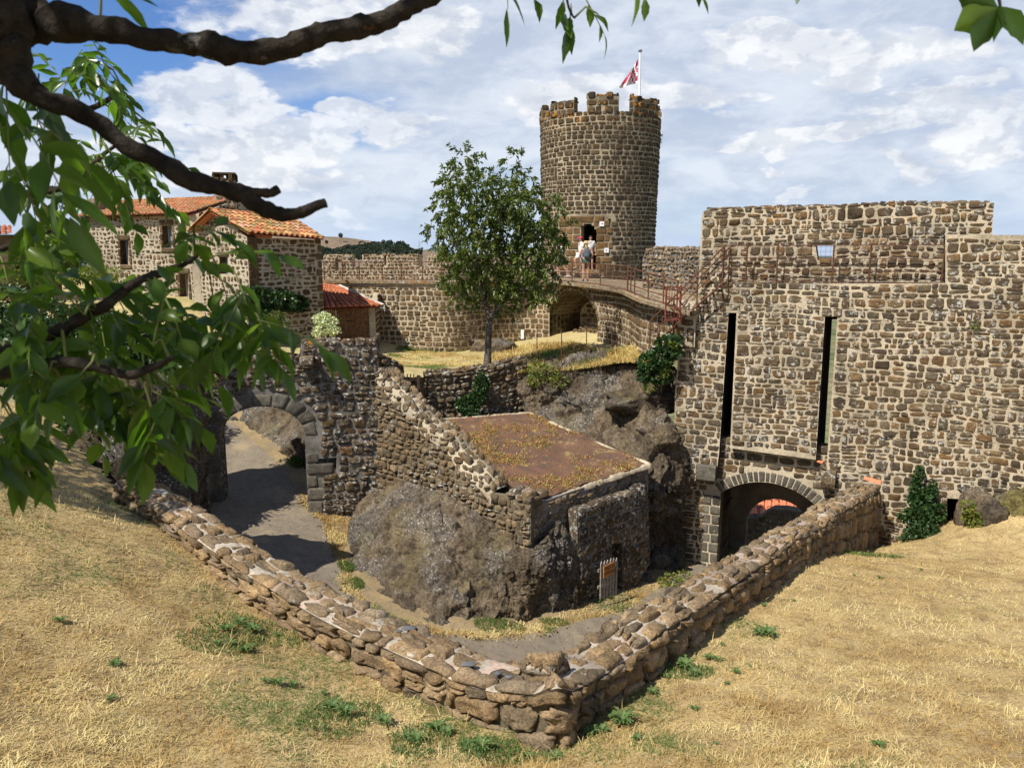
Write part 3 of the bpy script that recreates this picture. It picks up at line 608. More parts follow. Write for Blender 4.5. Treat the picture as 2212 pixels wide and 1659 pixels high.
single('electricity_pylon',mb,plain('galvanised',(.45,.47,.48),.5,.4,.3),'lattice electricity pylon on the far hill skyline','pylon',b)

# ================================================================== GATEHOUSE
def pz(fr,pts): return [fr.uz(*p) for p in pts]
G0=Fr(gA,gB); G0.map0=G0.map
gate=thing('gatehouse','tall stone gatehouse wall with two long drawbridge slots above a low arch','gatehouse',(6.5,21.5,-9.3))
out=pz(G0,[(2042,612),(2042,508),(2290,508),(2290,1320),(2094,1320),(2080,1078),(2046,1076),(2040,1320),(1803,1320),(1803,1052),(1788,1052),(1786,1000),(1809,684),(1782,684),(1762,993),(1577,968),(1591,676),(1574,676),(1553,982),(1545,1040),(1488,1037),(1468,990),(1456,975),(1458,850),(1468,735),(1476,698),(1509,664),(1511,614)])
ins=region(out)
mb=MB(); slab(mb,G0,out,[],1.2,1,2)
us=[p[0] for p in out]; zs=[p[1] for p in out]
Q=courses(ins,min(us)+.02,max(us),min(zs),max(zs)-.02,(.10,.255),(.14,.46),.022,.30,.10,11,.2,ends=.36,wf=.8); stones(mb,Q,G0.map,.024,.02,14,5.0,1,.016,irr=.16,nf=7)
zl=G0.uz(1700,613)[1]; 
lt=lambda u,w,o:np.stack([G0.A[0]+G0.t[0]*u-G0.n[0]*w,G0.A[1]+G0.t[1]*u-G0.n[1]*w,zl+o+0*u],-1)
Q=courses(lambda u,v:(u>-.2)&(u<G0.uz(2042,612)[0]),0,7,0,.5,(.2,.26),(.25,.5),.03,.3,.05,5); stones(mb,Q,lt,.02,.02,10,4,2)
link('lower_wall',mb,[M_gate,M_mort,M_dark],gate)  # slot reveals carry their shade as a near-black colour
G1=G0.shifted(-.5)
out1=pz(G1,[(1516,470),(1519,458),(1530,453),(1700,447),(2000,441),(2147,438),(2144,505),(2143,640),(1508,640),(1511,560)])
win=pz(G1,[(1762,530),(1800,530),(1797,562),(1766,562)]); putlog=pz(G1,[(1497+18,505+148),(1530,653),(1530,661),(1515,661)])
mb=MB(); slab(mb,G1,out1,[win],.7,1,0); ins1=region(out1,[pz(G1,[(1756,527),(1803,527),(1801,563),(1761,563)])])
us=[p[0] for p in out1]; zs=[p[1] for p in out1]
Q=courses(ins1,min(us)+.02,max(us),min(zs),max(zs)-.02,(.12,.23),(.14,.42),.024,.34,.10,21,.2,ends=.4); stones(mb,Q,G1.map,.030,.02,14,4.2,3,.018,irr=.18,nf=7)
Q=np.array([pz(G1,[(1752,527),(1806,527),(1806,518),(1752,518)])]); stones(mb,Q,G1.map,.05,.0,16,8,4)
zt=out1[4][1]; Q=courses(lambda u,v:(u>0)&(u<7),out1[0][0],out1[5][0],0,.75,(.22,.28),(.25,.5),.03,.3,.05,6)
tz=lambda u: np.interp(u,[p[0] for p in out1[2:6]],[p[1] for p in out1[2:6]])
stones(mb,Q,lambda u,w,o:np.stack([G1.A[0]+G1.t[0]*u-G1.n[0]*w,G1.A[1]+G1.t[1]*u-G1.n[1]*w,tz(u)+o],-1),.05,.03,10,3,5)
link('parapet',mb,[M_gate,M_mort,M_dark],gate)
# recessed arch face
G2f=G0.shifted(-.30)
cr=[G2f.uz(1557,1064),G2f.uz(1657,1042),G2f.uz(1768,1098)]
def circ3(a,b,c):
    A=np.array([[b[0]-a[0],b[1]-a[1]],[c[0]-a[0],c[1]-a[1]]])*2; r=np.array([b[0]**2-a[0]**2+b[1]**2-a[1]**2,c[0]**2-a[0]**2+c[1]**2-a[1]**2]); o=np.linalg.solve(A,r); return o[0],o[1],math.hypot(a[0]-o[0],a[1]-o[1])
cx,cz,cr_=circ3(*cr); a0=math.atan2(cr[0][1]-cz,cr[0][0]-cx); a1=math.atan2(cr[2][1]-cz,cr[2][0]-cx)
zb=G2f.uz(1550,1235)[1]-.3
ga=arc(cx,cz,cr_,cr_,a0,a1,24); hole=ga+[(ga[-1][0],zb+.02),(ga[0][0]-.04,zb+.02)]
out2=pz(G2f,[(1478,1030),(1545,1024),(1545,945),(1822,970),(1822,1300)])+[(G2f.uz(1442,1235)[0],zb)]+pz(G2f,[(1442,1205),(1470,1150)])
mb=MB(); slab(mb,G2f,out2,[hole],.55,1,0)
ring=arc(cx,cz,cr_+.33,cr_+.33,a0+.03,a1-.03,24); ex=ring+[(ring[-1][0],zb),(ga[0][0]-.45,zb),(ga[0][0]-.45,ga[0][1])]
ins2=region(out2,[ex]); us=[p[0] for p in out2]; zs=[p[1] for p in out2]
Q=courses(ins2,min(us),max(us),zb,max(zs),(.16,.24),(.22,.48),.026,.25,.05,31,.1); stones(mb,Q,G2f.map,.03,.02,12,4.6,6,.01)
Q=voussoirs(cx,cz,cr_+.01,cr_+.01,a0,a1,20,.30,.022,3,.05); stones(mb,Q,G2f.map,.022,.02,16,9,7,.006,irr=.02,mat=3)
z=zb; k=0; rg=np.random.default_rng(3); Q=[]
while z<ga[0][1]-.1:
    h=rg.uniform(.26,.36); s=.03*(k%2); w=[.24,.30][k%2]; u=ga[0][0]-.01
    Q+= [[(u-w+.015,z),(u,z),(u,z+h-.03),(u-w+.015,z+h-.03)],[(u-.50,z),(u-w-.015,z),(u-w-.015,z+h-.03),(u-.50,z+h-.03)]]; z+=h;k+=1
stones(mb,np.array(Q),G2f.map,.022,.02,16,9,8,.006,irr=.02,mat=3)
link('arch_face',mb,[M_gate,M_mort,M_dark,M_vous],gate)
# corbels under the slots
def corbel(fr,x0,x1,y0,y1,proj,parent,m=M_vous,name='corbel'):
    q=pz(fr,[(x0,y1),(x1,y1),(x1,y0),(x0,y0)]); u0,u1=q[0][0],q[1][0]; z0,z1=q[0][1],q[3][1]; mb=MB(); n=7; G=[]
    prof=[(0,z0),(proj*.55,z0),(proj*.9,z0+(z1-z0)*.15),(proj,z0+(z1-z0)*.4),(proj,z1-.03),(proj-.03,z1),(0,z1)]
    G=np.array([[fr.map(u,zz,o+.012*vnoise(np.array([u*9,zz*9,o*9]),3)) for o,zz in prof] for u in np.linspace(u0,u1,6)]); mb.grid(G,0,False)
    for c in (G[0],G[-1][::-1]): mb.add(c,np.arange(len(c))[None],0)
    link(name,mb,m,parent)
corbel(G0,1505,1547,1000,1036,.22,gate); corbel(G2f,1774,1804,1006,1048,.55,gate,M_arch)
# passage behind, inner arch
G3=G0.shifted(-2.9); q=[G3.uz(1612,1150),G3.uz(1668,1078),G3.uz(1742,1118)]; c3=circ3(*q); b0=math.atan2(q[0][1]-c3[1],q[0][0]-c3[0])%(2*PI); b1=math.atan2(q[2][1]-c3[1],q[2][0]-c3[0])
ia=arc(c3[0],c3[1],c3[2],c3[2],b0,b1,20); o3=[(q[0][0]-1.6,zb-.4),(q[2][0]+1.6,zb-.4),(q[2][0]+1.6,cz+cr_+.5),(q[0][0]-1.6,cz+cr_+.5)]
mb=MB(); slab(mb,G3,o3,[ia+[(ia[-1][0]+.05,zb-.38),(ia[0][0]-.1,zb-.38)]],.5,0,0)
uL,uR=ga[0][0]-.06,ga[-1][0]+.06; ztop=cz+cr_+.12
for u in(uL,uR+.3): mb.add(np.array([G0.map(u,zb-.3,-.85),G0.map(u,ztop,-.85),G0.map(u,ztop,-2.95),G0.map(u,zb-.3,-2.95)]),np.array([[0,1,2,3]]))
mb.add(np.array([G0.map(uL-.2,ztop,-.86),G0.map(uR+.5,ztop,-.86),G0.map(uR+.5,ztop,-2.95),G0.map(uL-.2,ztop,-2.95)]),np.array([[0,1,2,3]]))
link('passage_vault',mb,mortar_mat('vault_plaster',(.20,.18,.15),.6),gate)
mb=MB()
for k in range(9): mb.add(np.array([G0.map(uL+.04+.02*(k%2),zb+.25,-.95-k*.15),G0.map(uL+.04+.02*(k%2),cr[0][1]-.25,-.95-k*.15),G0.map(uL+.04+.02*(k%2),cr[0][1]-.25,-1.08-k*.15),G0.map(uL+.04+.02*(k%2),zb+.25,-1.08-k*.15)]),np.array([[0,1,2,3]]))
mb.tube([G0.map(uL+.10,zb+.8,-.95),G0.map(uL+.10,zb+.8,-2.2)],.03,6); mb.tube([G0.map(uL+.10,cr[0][1]-.7,-.95),G0.map(uL+.10,cr[0][1]-.7,-2.2)],.03,6)
link('gate_leaf',mb,M_darkwood,gate)
# dark backing behind slots
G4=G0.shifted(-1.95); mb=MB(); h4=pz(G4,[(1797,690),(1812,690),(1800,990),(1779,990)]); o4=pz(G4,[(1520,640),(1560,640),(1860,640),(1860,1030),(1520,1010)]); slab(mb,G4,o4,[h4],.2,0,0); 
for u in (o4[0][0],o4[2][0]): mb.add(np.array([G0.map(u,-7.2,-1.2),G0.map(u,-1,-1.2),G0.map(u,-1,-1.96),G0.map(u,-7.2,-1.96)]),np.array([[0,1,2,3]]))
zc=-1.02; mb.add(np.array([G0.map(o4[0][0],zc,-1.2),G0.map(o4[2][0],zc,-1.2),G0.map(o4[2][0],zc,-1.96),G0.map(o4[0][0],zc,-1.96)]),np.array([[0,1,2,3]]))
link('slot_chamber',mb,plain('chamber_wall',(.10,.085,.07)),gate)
# beyond the gate: sunlit outer rubble wall and a tiled roof
G5=G0.shifted(-9.0); o5=pz(G5,[(1560,1118),(1640,1120),(1655,1108),(1672,1100),(1700,1101),(1740,1108),(1790,1112),(1790,1400),(1560,1400)])
mb=MB(); slab(mb,G5,o5,[],.6,1,1); us=[p[0] for p in o5]; zs=[p[1] for p in o5]; Q=rubble(region(o5),min(us),max(us),max(min(zs),-12),max(zs),.22,4); stones(mb,Q,G5.map,.06,.03,10,3,9,.01)
single('outer_wall',mb,[M_dry,M_mortD,M_dry],'rough rubble wall seen through the gate arch','wall',G5.map(3,-11,0))
# ------------------------------------------------------------------ tiled roofs
def tiles(mb,EL,ER,RL,RR,w=.19,l=.34,seed=0,mat=0,over=.06):
    EL,ER,RL,RR=[np.array(p,float) for p in(EL,ER,RL,RR)]; rg=np.random.default_rng(seed)
    n=max(2,int(round(np.linalg.norm(ER-EL)/w))); m=max(2,int(round(np.linalg.norm(RL-EL)/l))); nrm=np.cross(ER-EL,RL-EL); nrm/=np.linalg.norm(nrm)
    if nrm[2]<0: nrm=-nrm
    pt=lambda a,b:(EL*(1-a)+ER*a)*(1-b)+(RL*(1-a)+RR*a)*b
    th=np.linspace(0,PI,6)
    for i in range(n):
        for j in range(m):
            jx=rg.uniform(-.012,.012,2); 
            for conc in(0,1):
                a=(i+.5*(1-conc))/n+ (0.5/n if 0 else 0); a=min(max(a,0),1); b0=j/m-(over/np.linalg.norm(RL-EL) if j==0 else 0); b1=(j+1)/m+.06/m
                p0,p1=pt(a,b0),pt(a,b1); ax=pt(min(1,a+.5/n),b0)-pt(max(0,a-.5/n),b0); wd=np.linalg.norm(ax); sx=ax/wd if wd>1e-6 else np.array([1,0,0.])
                r0,r1=wd*.36,wd*.30; sg=1 if conc==0 else -.6; lift=.055 if conc==0 else .05; up0=lift+.018+rg.uniform(0,.012); up1=lift
                A=p0+sx*jx[0]+nrm*up0; B=p1+sx*jx[1]+nrm*up1
                V0=A+np.cos(th)[:,None]*sx*r0+np.sin(th)[:,None]*nrm*r0*sg*.75; V1=B+np.cos(th)[:,None]*sx*r1+np.sin(th)[:,None]*nrm*r1*sg*.75
                mb.grid(np.stack([V0,V1]),mat,True)
                if conc==0: mb.add(np.concatenate([V0,[A]]),np.array([[k,k+1,6] for k in range(5)]),1)
def halftile(mb,a,b,r,mat=0,k=7):
    a=np.array(a,float);b=np.array(b,float); s=np.cross(b-a,[0,0,1.]); s/=np.linalg.norm(s); u=np.cross(s,b-a); u/=np.linalg.norm(u); th=np.linspace(0,PI,k)
    for rr in(r,r-.012):
        V=[p+np.cos(th)[:,None]*s*q+np.sin(th)[:,None]*u*q for p,q in((a,rr),(b,rr*.85))]; mb.grid(np.stack(V),mat,True)
    V=[a+np.cos(th)[:,None]*s*q+np.sin(th)[:,None]*u*q for q in(r,r-.012)]; mb.grid(np.stack(V),mat,False)
mb=MB(); pR=P(1625,1100,30); tiles(mb,P(1622,1114,36),P(1765,1114,36),P(1622,1058,38.5),P(1765,1058,38.5),.36,.6,3)
mb.add(np.array([P(1622,1114,36.2),P(1765,1114,36.2),P(1765,1170,36.2),P(1622,1170,36.2)]),np.array([[0,1,2,3]]),2)
single('roof_beyond_gate',mb,[M_terra,M_dark,M_house],'bright orange tiled roof glimpsed through the inner gate arch','roof',P(1690,1150,36))
# loose ridge tiles on the walls
for (x0,y0,x1,y1,d,l) in [(1867,1034,1903,1045,19.2,'orange half round roof tile lying on the end of the low wall'),(1768,998,1780,1001,20.4,'orange roof tile wedged above the right corbel of the gate')]:
    a,b=P(x1,y1,d-.25),P(x0,y0,d); mb=MB(); halftile(mb,a,b,.085 if d<20 else .06); single('roof_tile',mb,M_terra,l,'roof tile',b)

# ================================================================== ROUND TOWER
TC=(4.46,40.6); rf=lambda z: 2.86+ (np.asarray(z)+1.3)*.020
T=Cyl(TC[0],TC[1],rf)
def tuz(px,py,dd=0):
    r=ray(px,py); z=0
    for _ in range(6):
        Rr=float(rf(z))+dd; a=r[0]**2+r[1]**2; b=-2*(r[0]*TC[0]+r[1]*TC[1]); c=TC[0]**2+TC[1]**2-Rr*Rr; D=max(0,b*b-4*a*c); t=(-b-math.sqrt(D))/(2*a); z=r[2]*t
    q=r*t; return math.atan2(q[0]-TC[0],TC[1]-q[1]),z
tower=thing('round_tower','tall round battlemented tower of dark stone with a doorway reached from the walkway','tower',(TC[0],TC[1],-4))
z_tw=tuz(1300,246)[1]; dL=tuz(1253,500)[0]; dR=tuz(1287,500)[0]; dT=tuz(1270,483)[1]; dB=tuz(1270,583)[1]
def tdoor(u,v): 
    e=.012 if True else 0; cut=np.clip((v-(dT-.30))/.25,0,1)*.055; return (u>dL+cut)&(u<dR-cut)&(v>dB)&(v<dT)
hx,hz=tuz(1315,477)
def thole(u,v): return (abs(u-hx)<.028)&(abs(v-hz)<.10)
def tash(u,v): return (u>dL-.42)&(u<dR+.27+.05*np.sin(v*9))&(v>dB-.05)&(v<dT+.38)
mb=MB(); gridwall(mb,T,lambda u,v:~(tdoor(u,v)|thole(u,v)),-PI,PI,-4.6,z_tw+.1,.045,1,.5)
Rm=3.0; sc=lambda Q:Q/np.array([Rm,1.0])
insT=lambda u,v:(~tash(u/Rm,v))&(~tdoor(u/Rm,v))&(~thole(u/Rm,v))
Q=courses(insT,-2.1*Rm,1.95*Rm,-1.6,z_tw,(.17,.255),(.2,.46),.03,.24,.05,41,.08); stones(mb,sc(Q),T.map,.028,.025,12,5,10,.014,irr=.13)
Q=courses(lambda u,v:tash(u/Rm,v)&~tdoor(u/Rm,v)&~thole(u/Rm,v),(dL-.45)*Rm,(dR+.35)*Rm,dB-.05,dT,(.32,.37),(.35,.75),.028,.03,.01,42,0); stones(mb,sc(Q),T.map,.03,.02,16,9,11,.004,irr=.015,mat=2)
cu=(dL+dR)/2; lint=np.array([[(dL-.19,dT+.02),(cu+.085,dT+.02),(cu+.10,dT+.36),(dL-.19,dT+.36)],[(cu+.105,dT+.02),(dR+.13,dT+.02),(dR+.13,dT+.36),(cu+.125,dT+.36)],[(dL-.40,dT+.02),(dL-.20,dT+.02),(dL-.20,dT+.36),(dL-.40,dT+.36)]]); stones(mb,lint,T.map,.045,.0,16,10,12,.004,irr=.01,mat=2)
link('wall',mb,[M_tower,M_mortT,stone_mat('door_ashlar',[(.20,.145,.085),(.17,.125,.075),(.22,.16,.095)],.1)],tower)
mb=MB()
th=np.linspace(-PI,PI,49); G=np.stack([T.map(th,z_tw+.02,-.5),T.map(th,z_tw-.9,-.5),np.tile([TC[0],TC[1],z_tw-.9],(49,1))]); mb.grid(G); link('roof_deck',mb,M_mortD,tower)
# merlons
mer=[(1209,233,222,242),(1302,245,206,None),(1396,231,215,None)]
mz=tuz(1302,206)[1]
for i,(ang,w,ht) in enumerate([(tuz(1211,232)[0],.50,tuz(1215,221)[1]),(tuz(1302,230)[0],.49,mz),(tuz(1397,232)[0]+.05,.62,tuz(1385,214)[1]),(1.75,.5,mz-.15),(2.55,.5,mz),(-1.7,.5,mz-.1),(-2.5,.5,mz)]):
    a,b=ang-w/2,ang+w/2; lp=i==1
    m_in=lambda u,v,a=a,b=b,lp=lp,ht=ht:(u>a)&(u<b)&(v<ht+.06*np.sin(u*23+i))&~(lp&(abs(u-(a+b)/2)<.02)&(v<z_tw+.42))
    mb=MB(); gridwall(mb,T,m_in,a,b,z_tw-.02,ht,.05,1,.42)
    Q=courses(lambda u,v:m_in(u/Rm,v),a*Rm+.01,b*Rm,z_tw,ht+.05,(.26,.36),(.3,.5),.03,.2,.03,50+i,0); stones(mb,sc(Q),T.map,.04,.03,12,4.5,20+i,.012)
    for s_,uu in((-1,a),(1,b)):     # cheeks
        fm=lambda p,v,o,uu=uu,s_=s_:T.map(uu+s_*o/Rm,v,-p)
        Q=courses(lambda u,v:(u>0)&(u<.42),0,.42,z_tw,ht,(.26,.36),(.3,.45),.03,.2,.02,60+i,0); stones(mb,Q,fm,.03,.02,10,4,30+i)
    fm=lambda p,v,o,ht=ht:T.map(p/Rm,ht+o,-v)
    Q=courses(lambda u,v:(u>a*Rm)&(u<b*Rm),a*Rm,b*Rm,0,.42,(.2,.22),(.3,.5),.02,.3,.02,70+i,0); stones(mb,Q,fm,.05,.03,10,3,40+i)
    link('merlon',mb,[M_tower,M_mortT],tower)
# flagpole and flag
pb=np.array([5.95,40.4,z_tw-.9]); 
rr=ray(1383,112); pt_=rr*(40.4/rr[1]); pb[0]=ray(1381,230)[0]*40.4/ray(1381,230)[1]; 
fp=thing('flagpole','slim white flagpole standing on top of the round tower','flagpole',pb)
mb=MB(); mb.tube([pb,[pt_[0],40.4,pt_[2]]],[.075,.045],10); link('pole',mb,M_signw,fp)
mb=MB(); mb.lathe((pt_[0],40.4,pt_[2]),[(0,.10),(.05,.09),(.10,.05),(.10,0),(0,-.01)],12); link('finial',mb,plain('grey_cap',(.15,.16,.17),.5),fp)
# flag: hanging, wind-blown, red and white with quartered canton
nu,nv=26,20; U,V_=np.meshgrid(np.linspace(0,1,nu),np.linspace(0,1,nv),indexing='ij')
hz0=pt_[2]-.35; hh=1.15
TLp=np.array([pt_[0]-.08,40.38,hz0])
X=TLp[0]-U*.95*(.35+.65*V_)-.02; Yf=TLp[1]-.25*np.sin(U*9+V_*4)*U+.12*np.sin(U*17)*U; Z=TLp[2]-V_*hh*(1-.15*U)-U*(.75-.2*V_)*.72
M_flagr=plain('flag_red',(.62,.04,.09),.7,var=.1); M_flagw=plain('flag_white',(.82,.80,.80),.7,var=.05)
def fmat(i,j): 
    u,v=(i+.5)/nu,(j+.5)/nv
    if v<.24 or v>.88: return 1 if u>.3 or v>.88 else 0
    if u>.42: return 0 if int((u-.42)*7+.4)%2==0 and v<.82 else 1
    return 0 if (int(v*6)+int(u*9))%2==0 else 1
mb=MB(); Gf=np.stack([X,Yf,Z],-1)
for i in range(nu-1):
    for j in range(nv-1): mb.add(np.array([Gf[i,j],Gf[i+1,j],Gf[i+1,j+1],Gf[i,j+1]]),np.array([[0,1,2,3]]),fmat(i,j),True)
o=single('flag',mb,[M_flagr,M_flagw],'red and white flag hanging folded from the pole above the tower','flag',TLp)
# small square signs on the tower
def text_mesh(s,size,fr_fn,extr=.002):
    cu=bpy.data.curves.new('t','FONT'); cu.body=s; cu.size=size; cu.align_x='CENTER'; cu.align_y='CENTER'; cu.extrude=extr; cu.resolution_u=3
    o=bpy.data.objects.new('t',cu); COL.objects.link(o); dg=bpy.context.evaluated_depsgraph_get(); me=o.evaluated_get(dg).to_mesh()
    V=np.array([v.co[:] for v in me.vertices]).reshape(-1,3); F=[list(p.vertices) for p in me.polygons]; o.evaluated_get(dg).to_mesh_clear(); bpy.data.objects.remove(o)
    return V,F
for (x,y,txt,l) in [(1300,484,'14','small square white sign with a number above and right of the tower doorway'),(1310,541,'\u25cf','small square white sign with a dark dot right of the tower doorway, lower of two')]:
    u,z=tuz(x,y,.06); c=T.map(u,z,.06); tg=thing('sign_plate',l,'sign',c); d_=c[:2]-np.array(TC); n=d_/np.linalg.norm(d_); rz=math.atan2(n[1],n[0])+PI/2
    mb=MB(); mb.box(c,(.22,.02,.22),rz); link('plate',mb,M_signw,tg)
    mb=MB(); ax=np.array([math.cos(rz),math.sin(rz),0])
    if txt=='14':
        V,F=text_mesh('14',.15,None); W3=c+V[:,0:1]*ax+V[:,1:2]*np.array([0,0,1.])+np.array([n[0],n[1],0])*(.013+V[:,2:3])
        for f in F: mb.add(W3[f],np.arange(len(f))[None])
    else:
        a=np.arange(12)*PI/6; mb.add(c+np.array([n[0],n[1],0])*.014+np.cos(a)[:,None]*ax*.03+np.sin(a)[:,None]*np.array([0,0,.03]),np.arange(12)[None])
    link('lettering',mb,M_black,tg)

# ================================================================== CURTAIN WALL WITH WALKWAY
edge=[(-16,36.,-1.22)]+[tuple(Pz(x,y,z)) for x,y,z in [(640,606,-1.22),(760,606.5,-1.22),(860,607.3,-1.22),(970,608,-1.22),(1080,606,-1.22),(1165,605.5,-1.22),(1230,611,-1.22),(1290,617.5,-1.24),(1335,625,-1.25),(1356,634,-1.27),(1385,646,-1.38),(1432,659,-1.48),(1462,667,-1.57),(1490,673,-1.63)]]
CW=Poly(edge); CW.zt=np.interp(CW.s,[0,CW.L],[0,0]); ez=catmull(edge,12)[:,2]
zdeck=lambda u:np.interp(u,CW.s,ez)
Cf=Poly(edge,-.42); 
cw=thing('curtain_wall','long curving curtain wall with a stone walkway and an arched alcove','wall',(-2,34.5,-4.2))
u_slab=Cf.u_at(970,600); 
aL,aR=Cf.uz(1182,700),Cf.uz(1291,700); zsp=Cf.uz(1236,690)[1]; zcr=Cf.uz(1238,626)[1]; ac=(aL[0]+aR[0])/2; ar=(aR[0]-aL[0])/2; azb=Cf.uz(1236,735)[1]
alc=lambda u,v:((abs(u-ac)<ar)&(v<zsp)&(v>azb-.3))|((((u-ac)/ar)**2+((v-zsp)/(zcr-zsp))**2<1)&(v>=zsp))
zf_=lambda u: zdeck(u)-.14
mb=MB(); uE=Cf.u_at(1436,600); gridwall(mb,Cf,lambda u,v:(~alc(u,v))&((u<uE)|(v>-2.7)),0,Cf.L,-4.9,-1.36,.07,1)
insC=lambda u,v:(v<zf_(u))&~alc(u,v)&((u<uE)|(v>-2.7))&~((((u-ac)/(ar+.22))**2+((v-zsp)/(zcr-zsp+.22))**2<1)&(v>=zsp))
Q=courses(insC,Cf.u_at(640,600),Cf.L-.05,-4.75,-1.3,(.17,.245),(.2,.42),.032,.26,.06,51,.1,wf=.35); stones(mb,Q,Cf.map,.026,.025,12,5,13,.014,irr=.13)
Q=voussoirs(ac,zsp,ar,zcr-zsp,PI*.97,.03*PI,17,.2,.02,5,.15); stones(mb,Q,Cf.map,.03,.02,12,5,14)
link('wall',mb,[M_curt,M_mort],cw)
mb=MB(); t_=np.linspace(PI,0,25); prof=[(ac-ar,-4.6)]+[(ac+ar*math.cos(a),zsp+(zcr-zsp)*math.sin(a)) for a in t_]+[(ac+ar,-4.6)]
pu=np.array([p[0] for p in prof]); pv=np.array([p[1] for p in prof]); mb.grid(np.stack([Cf.map(pu,pv,0),Cf.map(pu,pv,-1.95)]),3,False)
ps=np.concatenate([[0],np.cumsum(np.hypot(np.diff(pu),np.diff(pv)))]); inm=lambda a,w,o:Cf.map(np.interp(a,ps,pu)+0*w,np.interp(a,ps,pv)+o*0-np.clip(o,-.1,.02)*.5,-w)
Q=courses(lambda u,v:u>0,0,ps[-1],0,1.9,(.2,.26),(.22,.4),.03,.3,.03,57,0); stones(mb,Q,inm,.03,.0,10,4.6,27,.004,mat=2)  # darker stone lacking pale mortar; its colour also paints in the alcove's shade
bk=lambda u,v,o:Cf.map(u,v,o-1.9); uu=np.linspace(ac-ar-.2,ac+ar+.2,12); mb.grid(np.stack([bk(uu,-4.6,0),bk(uu,-1.3,0)]),1,False)
Q=courses(lambda u,v:(abs(u-ac)<ar+.15),ac-ar-.1,ac+ar+.1,-4.4,-1.4,(.2,.27),(.25,.45),.034,.2,.03,53,0); stones(mb,Q,bk,.028,.02,10,3.6,15)
hr=lambda u:zsp+.05-.9*np.abs((u-ac)/ar-.15)**1.6+.12*np.sin(u*9)
Q=rubble(lambda u,v:(abs(u-ac)<ar*.98)&(v<hr(u)),ac-ar,ac+ar,-4.6,zsp+.2,.22,58,.03,1.2); fm=lambda u,v,o:Cf.map(u,v,o-.75-.35*np.clip((v+4.2)/2,0,1)); stones(mb,Q,fm,.06,.05,12,3.6,28,.03,irr=.15)
gu,gv=np.meshgrid(np.linspace(ac-ar,ac+ar,24),np.linspace(0,1,10)); gz=-4.6+(hr(gu)-.06+4.6)*gv; mb.grid(np.concatenate([fm(gu,gz,-.02),[Cf.map(gu[-1],gz[-1]+.02,-1.9)]]),1,True)
link('alcove',mb,[M_curt,M_mort,M_tower,M_mortD],cw)
# deck slab
mb=MB(); us=np.linspace(0,CW.L,260); lip=np.where(us>u_slab,0.0,-.30)
lipn=.02*vnoise(np.stack([us*3,us*0,us*0],-1),3)
rows=[CW.map(us,zdeck(us)-.13,-.5),CW.map(us,zdeck(us)-.12,lip+lipn),CW.map(us,zdeck(us)-.01,lip+lipn+.01),CW.map(us,zdeck(us),lip-.03),CW.map(us,zdeck(us)+.01,-1.35),CW.map(us,zdeck(us)+.02,-3.2)]
mb.grid(np.stack(rows)[::-1],0,False); link('walkway_slab',mb,M_slabst,cw)
# parapet with merlons (left part)
Pf=Poly(edge,-1.45); pT=-.10
def pur(px): return Pf.u_at(px,580)
crz=Pf.uz(772,577)[1]; ptz=Pf.uz(800,551)[1]
cren=[(pur(765),pur(781)),(pur(903),pur(918)),(pur(1030),pur(1046)),(pur(600),pur(701))]
loops_=[(pur(722),pur(735),Pf.uz(728,562)[1],Pf.uz(728,585)[1]),(pur(826),pur(841),Pf.uz(833,553)[1],Pf.uz(833,573)[1])]
def insP(u,v):
    r=(v<ptz+.05*np.sin(u*5))
    for a,b in cren: r&=~((u>a)&(u<b)&(v>crz))
    for a,b,t1,b1 in loops_: r&=~((u>a+.03)&(u<b-.03)&(v<t1)&(v>b1))
    return r
ue=pur(1160)
mb=MB(); gridwall(mb,Pf,insP,0,ue,-1.3,ptz+.02,.06,1,.55)
Q=courses(lambda u,v:insP(u,v),pur(640),ue,-1.2,ptz+.04,(.12,.17),(.13,.28),.022,.4,.05,55,.1); stones(mb,Q,Pf.map,.035,.02,9,2.6,16,.012,rings=(1.,.9,.6))
Q=courses(lambda u,v:insP(u,ptz-.1),pur(640),ue,0,.55,(.14,.2),(.15,.3),.02,.4,.03,56,.1); stones(mb,Q,lambda u,w,o:Pf.map(u,ptz-.02+o-.10*abs(w/.55-.5),-w),.05,.05,9,2.6,17,.012,rings=(1.,.9,.6))
link('parapet',mb,[M_para,M_mort],cw)
# rubble wall behind the walkway right of the tower
RA,RB=P(1386,600,27.5)[:2],P(1530,600,23.4)[:2]; Rf=Fr(RA,RB)
rw=pz(Rf,[(1388,560),(1396,541),(1412,536),(1440,538),(1470,537),(1525,533),(1530,690),(1388,690)]); mb=MB(); slab(mb,Rf,rw,[],.6,1,1)
us=[p[0] for p in rw]; Q=rubble(region(rw),min(us),max(us),min(p[1] for p in rw),max(p[1] for p in rw),.17,71); stones(mb,Q,Rf.map,.045,.03,12,3.2,18,.025,irr=.15)
Q=courses(lambda u,v:u>0,min(us)+.1,max(us),0,.6,(.15,.2),(.15,.3),.02,.5,.03,72,.1); rt=float(np.mean([p[1] for p in rw[1:6]])); stones(mb,Q,lambda u,w,o:Rf.map(u,rt-.02+o,-w),.06,.05,9,2.5,19,.012)
single('rubble_wall',mb,[M_para,M_mortA],'rough pinkish grey rubble wall between the tower and the gatehouse','wall',(*RA,-1.5))
# doorstep of tower
mb=MB(); 
for k,(w,dp,hh_) in enumerate([(1.5,.75,.2),(1.15,.42,.38)]):
    c=T.map(cu,-1.2+hh_/2,0); c[1]-=dp/2-.25; mb.box(c,(w,dp,hh_),0)
Q=[];single('doorstep',mb,M_slabst,'two worn stone steps in front of the tower doorway','step',T.map(cu,-1.2,.2))
mb=MB(); us=np.linspace(tuz(1225,560)[0],tuz(1345,560)[0],10)
